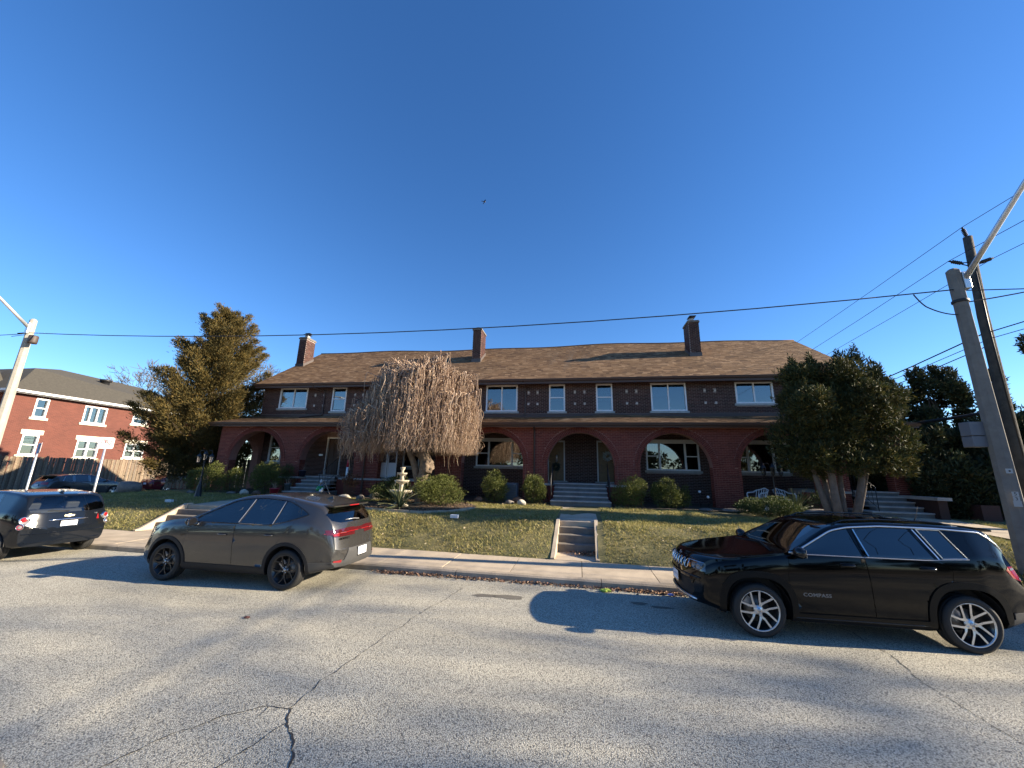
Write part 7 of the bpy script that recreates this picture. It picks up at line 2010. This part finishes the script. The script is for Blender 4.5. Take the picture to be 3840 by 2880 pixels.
D_ = NP.normal(size=(k_, 3)) * np.array([1, 1, .35]); V, F = leaf_tris(np.stack([cx_, cy_, cz_], 1), norm(D_), NP.uniform(.03, .08, k_), NP.uniform(.02, .035, k_), norm(NP.normal(size=(k_, 3)) + np.array([0, 0, 2.])))
np_mesh("mulch", V, F, M_mulch, kind="stuff")
ed = thing("bed_edging", (-6.0, 12.6, .85), 0, "curved pale concrete edging around the front flower bed", "edging")
for k in range(13):
    a0, a1 = rad(208 + k * 10.6), rad(208 + (k + .96) * 10.6); m = MB(); V = []
    for aa in frange(a0, a1, 3):
        for r_, dz in ((1.0, -.04), (1.0, .085), (1.045, .085), (1.045, -.04)):
            x_, y_ = -6.0 + 2.33 * r_ * math.cos(aa), 14.25 + 1.76 * r_ * math.sin(aa); V.append((x_, y_, lawn_z(x_, y_) + dz))
    F = [(i * 4 + j, i * 4 + (j + 1) % 4, i * 4 + 4 + (j + 1) % 4, i * 4 + 4 + j) for i in range(3) for j in range(4)] + [(0, 1, 2, 3), (15, 14, 13, 12)]
    m.add(V, F); m.build("edging_block", M_concrete, ed)
M_rock = mat("grey_rock", (0.23, 0.20, 0.17), 0.9, var=.5, vscale=6, bump=.6, bscale=20)
M_rockp = mat("pale_rock", (0.56, 0.50, 0.40), 0.9, var=.35, vscale=6, bump=.5, bscale=20)
M_rockr = mat("brown_rock", (0.20, 0.115, 0.075), 0.9, var=.5, vscale=6, bump=.6, bscale=20)
def rock(label, x, y, z, rx, ry, rz, m, seed, name="rock", group="rocks along the porch beds"):
    rr_ = random.Random(seed); bm = bmesh.new(); bmesh.ops.create_icosphere(bm, subdivisions=3, radius=1)
    ax = [Vector((rr_.gauss(0, 1), rr_.gauss(0, 1), rr_.gauss(0, 1))).normalized() for _ in range(9)]; dd = [rr_.uniform(.62, .92) for _ in ax]
    for v in bm.verts:
        for a, d in zip(ax, dd):
            s_ = v.co.dot(a)
            if s_ > d: v.co -= a * (s_ - d) * .85
        v.co = Vector((x + v.co.x * rx, y + v.co.y * ry, z + v.co.z * rz))
    mb = MB(); mb.bm(bm, None, True); o = mb.build(name, m); return tag(o, label, "rock", group)
rock("large grey boulder at the far left corner of the lawn", -20.3, 15.0, lawn_z(-20.3, 15) + .2, .62, .5, .36, M_rock, 1, "boulder", None)
rock("smooth grey boulder behind the suv roof by the cedar trunks", 7.55, 14.4, 1.0, .62, .5, .30, M_rock, 2, "boulder", None)
for i, (lb, x, y, rx, rz, mm) in enumerate([("white-streaked rock left of the round porch shrub", -14.75, 15.55, .20, .17, M_rockp), ("lumpy brown rock before the round porch shrub", -14.1, 15.5, .21, .15, M_rockr), ("flat rock in the bed below the left arch", -15.5, 15.6, .22, .07, M_rock),
        ("small stone beside the left lantern post bed", -17.3, 15.3, .18, .09, M_rock), ("long cream-white rock between grey shadow and fountain shrub", -9.85, 15.6, .30, .10, M_rockp), ("grey stone under the green pot", -11.25, 15.6, .28, .17, M_rock), ("brown stone beside the green pot stone", -10.85, 15.65, .18, .14, M_rockr),
        ("dark stone at the steps foot by the green pot", -11.65, 15.7, .17, .12, M_rock), ("pale triangular stone at the foot of the egg-shaped shrub", -2.25, 15.55, .19, .14, M_rockp), ("grey stone left of the pale triangular stone", -2.75, 15.6, .2, .10, M_rock), ("reddish stone in shade behind the pale triangular stone", -2.5, 16.1, .22, .2, M_rockr),
        ("reddish stone in shade right of the weeping tree bed", -4.1, 16.0, .2, .13, M_rockr), ("flat edging stone right of the wide arch shrub", 4.6, 15.9, .28, .06, M_rock), ("long flat edging stone before the right pier", 5.6, 15.85, .5, .07, M_rock), ("grey stone behind the low dark fountain shrub", -8.6, 15.8, .25, .2, M_rock), ("stone wedge left of the flower bed", -9.0, 15.3, .2, .14, M_rock)]):
    rock(lb, x, y, lawn_z(x, y) + rz * .5 + .02, rx, rx * .8, rz, mm, 20 + i)
# pale blocks on the lawn
for lb, x, y in (("white paving block lying in the left lawn", -15.1, 12.6), ("white paving block lying in the lawn right of the bed", -3.80, 11.95)):
    m = MB(); z_ = lawn_z(x, y); m.box(x - .12, y - .07, z_ + .0, x + .12, y + .07, z_ + .10, bev=.008); tag(m.build("paving_block", mat("white_block", (.72, .72, .70), .7)), lb, "block", "white blocks on the lawn")
# pots
M_redpot = mat("red_plastic", (0.42, 0.028, 0.05), 0.4); M_greenpot = mat("green_glaze", (0.012, 0.22, 0.045), 0.15, coat=.6); M_greypot = mat("grey_pot", (0.10, 0.11, 0.11), 0.6); M_bluepot = mat("navy_pot", (0.03, 0.035, 0.06), 0.5)
def pot(label, x, y, z, r_, h, m_, dead, prof=None):
    t = thing("plant_pot", (x, y, z), 0, label, "plant pot", "plant pots around the left steps")
    m = MB(); m.lathe(prof or [(0, 0), (r_ * .7, 0), (r_ * .95, h * .9), (r_, h * .9), (r_, h), (r_ * .9, h), (r_ * .85, h * .85), (0, h * .82)], 22, Matrix.Translation((x, y, z))); m.build("pot", m_, t)
    if dead:
        s = MB()
        for k in range(dead):
            a_ = R.uniform(0, 6.28); q_ = R.uniform(.03, .16); hh = R.uniform(.12, .34)
            s.tube([(x + R.uniform(-.4, .4) * r_, y + R.uniform(-.4, .4) * r_, z + h * .8), (x + q_ * .6 * math.cos(a_), y + q_ * .6 * math.sin(a_), z + h + hh * .6), (x + q_ * 1.3 * math.cos(a_), y + q_ * 1.3 * math.sin(a_), z + h + hh)], [.006, .004, .002], 3)
        s.build("dry_stems", M_twig, t)
pot("bright red plant pot at the foot of the left steps", -13.35, 15.65, 1.0, .20, .30, M_redpot, 14)
pot("tall grey plant pot between the red pot and the steps", -13.2, 16.25, 1.0, .15, .5, M_greypot, 8)
pot("glossy green round pot with dry stems on a stone", -11.2, 15.75, 1.20, .17, .26, M_greenpot, 16, [(0, 0), (.10, 0), (.17, .08), (.175, .15), (.13, .22), (.11, .26), (.10, .26), (.10, .22), (0, .2)])
pot("dark blue pot on the stone ledge left of the steps", -13.35, 17.3, 1.80, .17, .3, M_bluepot, 6)
# dry hydrangea clump right of the left steps
hy = thing("dry_plant", (-10.2, 16.4, 1.0), 0, "clump of dead brown flower heads right of the left steps", "plant")
s = MB(); C_ = []
for k in range(46):
    a = R.uniform(0, 6.28); q_ = R.uniform(.0, .5); hh = R.uniform(.5, .95); e = (-10.2 + q_ * math.cos(a), 16.4 + q_ * .5 * math.sin(a), 1.0 + hh)
    s.tube([(-10.2 + q_ * .6 * math.cos(a), 16.4 + q_ * .3 * math.sin(a), 1.0), (-10.2 + q_ * .8 * math.cos(a), 16.4 + q_ * .4 * math.sin(a), 1.0 + hh * .6), e], [.008, .006, .004], 3); C_ += [np.array(e) + NP.normal(size=3) * .05 for _ in range(16)]
s.build("stems", rand_mat("dry_stem", [(.10, .055, .03), (.16, .09, .045)], .9), hy)
V, F = leaf_tris(np.array(C_), rnd_unit(len(C_)), .06, .045); np_mesh("flower_heads", V, F, rand_mat("dry_flower", [(.13, .06, .03), (.22, .11, .05), (.09, .045, .028)], .9), hy, kind="stuff")
# little figures and ornaments by the left steps
def lathe_thing(name, label, cat, x, y, z, parts, group=None):
    t = thing(name, (x, y, z), 0, label, cat, group)
    for nm, pf, m_, off in parts:
        m = MB(); m.lathe(pf, 14, Matrix.Translation((x + off[0], y + off[1], z + off[2]))); m.build(nm, m_, t)
    return t
M_blue = mat("pale_blue_paint", (.25, .33, .45), .6); M_skin = mat("painted_skin", (.45, .28, .2), .6)
lathe_thing("garden_gnome", "small blue and white garden figure beside the left handrail", "figurine", -11.35, 16.0, 1.18, [("body", [(0, 0), (.10, 0), (.12, .1), (.10, .28), (.05, .34), (0, .34)], M_blue, (0, 0, 0)), ("head", [(0, 0), (.05, .02), (.06, .07), (.04, .12), (0, .13)], M_skin, (0, 0, .33)), ("hat", [(.065, 0), (.05, .05), (0, .14)], M_white, (0, 0, .43)), ("plinth", [(0, -.18), (.12, -.18), (.12, 0), (0, 0)], M_rock, (0, 0, 0))])
lathe_thing("candle_post", "tall red and white porch ornament right of the brown door", "ornament", -11.0, 17.35, 1.8, [("lower_post", [(0, 0), (.07, 0), (.06, .04), (.055, .5), (0, .5)], M_white, (0, 0, 0)), ("upper_post", [(0, 0), (.055, 0), (.055, .3), (.03, .36), (0, .36)], M_redpot, (0, 0, .5))])
lathe_thing("garden_ornament", "small white duck-like ornament among the stones", "figurine", -10.95, 15.5, 1.2, [("body", [(0, 0), (.06, .01), (.09, .06), (.06, .12), (0, .14)], M_white, (0, 0, 0)), ("head", [(0, 0), (.03, .02), (.04, .05), (.02, .09), (0, .09)], M_white, (.05, 0, .11))])
sk_ = thing("shepherd_hook", (-10.75, 15.6, 1.0), 0, "leaning pale stick among the pots", "stick"); m = MB(); m.tube([(-10.45, 15.5, 1.0), (-10.65, 15.6, 1.25), (-10.95, 15.7, 1.62)], .012, 5); m.build("stick", M_twig, sk_)
an = lathe_thing("angel_statue", "white angel statue right of the plastic chair", "statue", 6.95, 16.55, 1.03, [("gown", [(0, 0), (.13, 0), (.12, .06), (.10, .25), (.075, .40), (.05, .46), (0, .47)], M_white, (0, 0, 0)), ("head", [(0, 0), (.04, .015), (.055, .06), (.04, .11), (0, .125)], M_white, (0, 0, .46))])
m = MB()
for s_ in (1, -1): m.prism([(0, 0), (s_ * .10, .12), (s_ * .17, .24), (s_ * .11, .22), (s_ * .03, .16)], -.012, .012, Matrix.Translation((6.95, 16.60, 1.28)) @ Matrix.Rotation(rad(90), 4, 'X'))
m.build("wings", M_white, an)
# white plastic chairs
M_resin = mat("white_resin", (0.58, 0.59, 0.60), 0.45)
def plastic_chair(label, loc, rot):
    t = thing("plastic_chair", loc, rot, label, "chair", "white plastic garden chairs")
    m = MB(); m.box(-.24, -.24, .40, .24, .23, .43, bev=.012); m.build("seat", M_resin, t, local=True)
    b = MB(); arc = [(-.25, .18), (-.2, .25), (-.1, .28), (0, .29), (.1, .28), (.2, .25), (.25, .18)]
    b.tube([(x_, y_ + .10, .84 - abs(x_) * .35) for x_, y_ in arc], .022, 6)
    for x_, y_ in arc: b.tube([(x_ * .85, y_ - .04, .43), (x_, y_ + .10, .84 - abs(x_) * .35)], .014, 5)
    b.build("backrest", M_resin, t, local=True)
    for s_ in (1, -1):
        a = MB(); a.tube([(s_ * .25, .29, .76), (s_ * .29, .12, .67), (s_ * .295, -.16, .655), (s_ * .28, -.23, .60)], [.022, .026, .026, .02], 6); a.build("armrest", M_resin, t, local=True)
        for y_ in (-.22, .2):
            l = MB(); l.tube([(s_ * .27, y_ * 1.05, .62 if y_ < 0 else .45), (s_ * .25, y_, .42), (s_ * .29, y_ * 1.25, 0)], [.02, .026, .018], 6); l.build("leg", M_resin, t, local=True)
    return t
ch = plastic_chair("white plastic armchair beside the right pier", (6.9, 17.15, 1.0), rad(-62))
dup(ch, (7.95, 17.3, 1.0), rad(20), "white plastic armchair half hidden behind the spiky plant")
dup(ch, (-10.62, 18.0, 1.83), rad(-30), "white plastic armchair on the porch right of the brown door")
# screens leaning in the arch behind the weeping tree
M_net = mat("white_net", (0.50, 0.52, 0.54), 0.9)
sc = thing("porch_screen", (-9.1, 17.7, 1.83), 0, "white framed two-panel screen with net curtains in the shaded arch", "screen")
for x0, x1 in ((-9.62, -9.16), (-9.13, -8.67)):
    m = MB()
    for a_ in ((x0, 1.83, x0 + .05, 3.05), (x1 - .05, 1.83, x1, 3.05), (x0, 3.05, x1, 3.1)): m.box(a_[0], 17.68, a_[1], a_[2], 17.71, a_[3])
    m.build("screen_frame", M_wframe, sc); m = MB(); m.add([(x0 + .05, 17.7, 1.86), (x1 - .05, 17.7, 1.86), (x1 - .05, 17.7, 2.55), (x0 + .05, 17.7, 2.55)], [(0, 1, 2, 3)]); m.build("net_panel", M_net, sc)
# wreaths on the two oak doors, wall trims, cabinet, stakes
def wreath(label, x, z, r_, m_):
    t = thing("wreath", (x, WY - .02, z), 0, label, "wreath", "door wreaths")
    k = 420; a = NP.uniform(0, 6.28, k); q_ = r_ + NP.normal(0, .035, k); C_ = np.stack([x + q_ * np.cos(a), WY + .02 + NP.normal(0, .02, k), z + q_ * np.sin(a)], 1)
    V, F = leaf_tris(C_, rnd_unit(k), .09, .04); np_mesh("foliage", V, F, m_, t, kind="stuff")
wreath("silvery wreath on the right oak door", 1.38, 3.12, .16, mat("silver_leaf", (.45, .5, .5), .5))
wreath("dark wreath low on the left oak door", -1.15, 2.55, .14, mat("dark_leaf", (.03, .045, .03), .6))
dd_ = lathe_thing("door_hanging", "slim pale hanging ornament on the left oak door", "ornament", -1.12, WY - .0, 2.80, [("ribbon", [(0, 0), (.05, .02), (.05, .3), (.02, .36), (0, .36)], M_silver, (0, 0, 0))])
hh = thing("hose_hanger", (4.0, WY - .05, 2.02), 0, "arched metal hose hanger on the wall under the right arch window", "hose hanger"); m = MB()
for r_ in (.13, .08): m.tube([(3.98 + r_ * math.cos(a), WY - .05, 1.92 + r_ * 1.25 * math.sin(a)) for a in frange(0, math.pi, 12)], .012, 5)
m.build("hanger", M_greypot, hh)
cab = thing("utility_cabinet", (-2.95, 17.15, 1.0), 0, "blue-grey air conditioner box in the shaded arch", "cabinet"); m = MB(); m.box(-3.2, 16.95, 1.0, -2.66, 17.35, 1.78, bev=.02); m.build("cabinet", mat("cabinet_blue", (.10, .13, .16), .5), cab)
m = MB()
for k in range(9): m.box(-3.15, 16.93, 1.1 + k * .07, -2.71, 16.945, 1.125 + k * .07)
m.build("grille", M_greypot, cab)
for lb, x, h_ in (("thin garden stake with a round white head under the right arch", 4.75, .62), ("short garden stake with a small flag plate under the right arch", 5.05, .42)):
    t = thing("garden_stake", (x, 17.1, 1.02), 0, lb, "garden stake", "garden stakes by the right pier"); m = MB(); m.tube([(x, 17.1, 1.0), (x, 17.1, 1.02 + h_)], .008, 5); m.build("stem", M_black, t); m = MB(); m.lathe([(0, -.02), (.05, -.015), (.055, 0), (.05, .015), (0, .02)], 12, Matrix.Translation((x, 17.09, 1.02 + h_)) @ Matrix.Rotation(rad(90), 4, 'X')); m.build("head", M_signw, t)
hn = thing("house_number", (-14.25, WY - .02, 2.95), 0, "small pale house number plate left of the brown door", "house number"); m = MB(); m.box(-14.38, WY - .035, 2.9, -14.16, WY - .015, 3.0); m.build("plate", M_silver, hn)
# low walls and railing right of the cedar
lw = thing("porch_side_wall", (12.4, 16.3, 1.0), 0, "low brick side wall with stone cap right of the shaded steps", "wall")
m = MB(); m.box(11.85, 15.7, .8, 12.12, 17.38, 1.62); m.build("wall", M_brick_dark, lw); m = MB(); m.box(11.78, 15.6, 1.62, 12.2, 17.38, 1.72); m.build("cap", M_step, lw)
ir = thing("iron_railing", (13.6, 17.3, 1.0), 0, "dark iron railing in front of the sunlit end wall", "railing"); m = MB(); m.tube([(12.65, 17.3, 1.9), (14.6, 17.3, 1.9)], .02, 5); m.tube([(12.65, 17.3, 1.1), (14.6, 17.3, 1.1)], .02, 5); m.build("rail", M_black, ir)
for k in range(15):
    b = MB(); x_ = 12.72 + k * .13; b.tube([(x_, 17.3, 1.1), (x_, 17.3, 1.9)], .009, 5); b.build("baluster", M_black, ir)
ew = thing("tan_wall", (16, 24, 1.0), 0, "sunlit tan wall glimpsed between cedar and hedge", "wall"); m = MB(); m.box(12.9, 23.5, .9, 20.5, 23.7, 4.6); m.build("wall", mat("tan_render", (.36, .27, .17), .9, var=.2, vscale=2), ew)
bw = thing("brick_pier", (13.4, 16.2, .8), 0, "dark brick pier in the hedge at the far right", "pier"); m = MB(); m.box(13.25, 15.95, .6, 13.78, 16.45, 1.5); m.build("pier", M_brick_dark, bw)
# dead leaves and litter in the gutter, on the steps and lawn
k_ = 1500; X_ = np.concatenate([NP.uniform(-4.6, 2.2, 1000), NP.uniform(.9, 1.9, 300), NP.uniform(-4.3, -3.5, 200)]); Y_ = 8.56 - .017 * X_ - np.abs(NP.normal(0, .075, k_)) - .015
C_ = np.stack([X_, Y_, NP.uniform(.005, .04, k_)], 1); V, F = leaf_tris(C_, norm(NP.normal(size=(k_, 3)) * np.array([1, 1, .4])), NP.uniform(.03, .085, k_), NP.uniform(.02, .05, k_), norm(NP.normal(size=(k_, 3)) + np.array([0, 0, 1.5])))
M_litter = rand_mat("dead_leaf", [(0.16, 0.085, 0.05), (0.24, 0.14, 0.085), (0.10, 0.06, 0.04), (0.34, 0.24, 0.16), (0.14, 0.06, 0.05)], 0.8)
np_mesh("leaf_litter", V, F, M_litter, kind="stuff")
k_ = 260; X_ = NP.uniform(-.45, .45, k_) ; C_ = np.stack([.2 + .18 * NP.normal(size=k_), 10.95 + .12 * NP.normal(size=k_), .19 + NP.uniform(0, .04, k_)], 1); V, F = leaf_tris(C_, norm(NP.normal(size=(k_, 3))), .07, .045); np_mesh("step_leaves", V, F, M_litter, kind="stuff")
k_ = 700; X_ = NP.uniform(-18, 9, k_); Y_ = NP.uniform(10.4, 15.4, k_); Z_ = np.array([lawn_z(a, b2) for a, b2 in zip(X_, Y_)]) + .05; keep = (np.abs(X_ + .06 - .022 * (Y_ - 12)) > .75) & (np.abs(X_ + 13) > .95)
V, F = leaf_tris(np.stack([X_, Y_, Z_], 1)[keep], norm(NP.normal(size=(keep.sum(), 3)) * np.array([1, 1, .3])), NP.uniform(.05, .11, keep.sum()), NP.uniform(.03, .05, keep.sum()), norm(NP.normal(size=(keep.sum(), 3)) + np.array([0, 0, 2.]))); np_mesh("lawn_leaves", V, F, rand_mat("pale_leaf", [(.30, .23, .14), (.42, .35, .24), (.2, .13, .08)], .85), kind="stuff")
def scrap(name, label, x, y, r_, m_, z=.03):
    bm = bmesh.new(); bmesh.ops.create_icosphere(bm, subdivisions=2, radius=1)
    for v in bm.verts: v.co = Vector((x + v.co.x * r_ * R.uniform(.6, 1.2), y + v.co.y * r_ * .6 * R.uniform(.6, 1.2), z + v.co.z * r_ * .35 * R.uniform(.4, 1.3)))
    mb = MB(); mb.bm(bm); tag(mb.build(name, m_), label, "litter", "litter in the gutter")
scrap("paper_scrap", "crumpled lime-green wrapper in the gutter left of the suv", .45, 8.32, .11, mat("lime_wrapper", (.34, .46, .06), .5))
scrap("paper_scrap", "crumpled blue and white wrapper in the gutter before the suv", 1.66, 8.33, .07, mat("blue_wrapper", (.22, .26, .55), .4))
for lb, x, y in (("curled brown leaf lying alone on the road before the crossover", -4.9, 5.6),): scrap("fallen_leaf", lb, x, y, .05, M_litter, .015)
# car nose at the right edge, behind the suv
src = [o for o in bpy.data.objects if o.parent is None and o.get("label", "").startswith("small dark grey hatchback")][0]
bc = dup(src, (9.50, 8.0, 0), rad(180), "black hatchback only its nose showing behind the suv tail at the right edge")
def repaint(o):
    for ch_ in o.children:
        if ch_.type == 'MESH' and ch_.material_slots and ch_.material_slots[0].material.name == "far_grey":
            ch_.material_slots[0].link = 'OBJECT'; ch_.material_slots[0].material = MATS["black_paint"]
        repaint(ch_)
repaint(bc)
# bird high above the roofs
bt = thing("bird", (-11.08, 40, 34.9), rad(30), "small dark bird in flight alone in the blue sky", "bird"); m = MB()
m.lathe([(0, -.20), (.03, -.16), (.07, -.02), (.06, .1), (.03, .17), (0, .2)], 10, Matrix.Rotation(rad(90), 4, 'Y')); m.build("body", M_black, bt, local=True)
for s_ in (1, -1):
    m = MB(); m.add([(.1, s_ * .04, .0), (-.06, s_ * .04, 0), (.02, s_ * .25, .12), (.12, s_ * .25, .12), (-.08, s_ * .42, -.05), (-.02, s_ * .44, -.05), (.1, s_ * .04, .015), (-.06, s_ * .04, .015), (.02, s_ * .25, .132), (.12, s_ * .25, .132)], [(0, 1, 2, 3), (3, 2, 4, 5), (6, 9, 8, 7), (0, 3, 9, 6)]); m.build("wing", M_black, bt, local=True)
m = MB(); m.prism([(-.16, -.03), (-.34, -.08), (-.34, .08), (-.16, .03)], -.005, .005); m.build("tail", M_black, bt, local=True)
print("objects", len(bpy.data.objects))
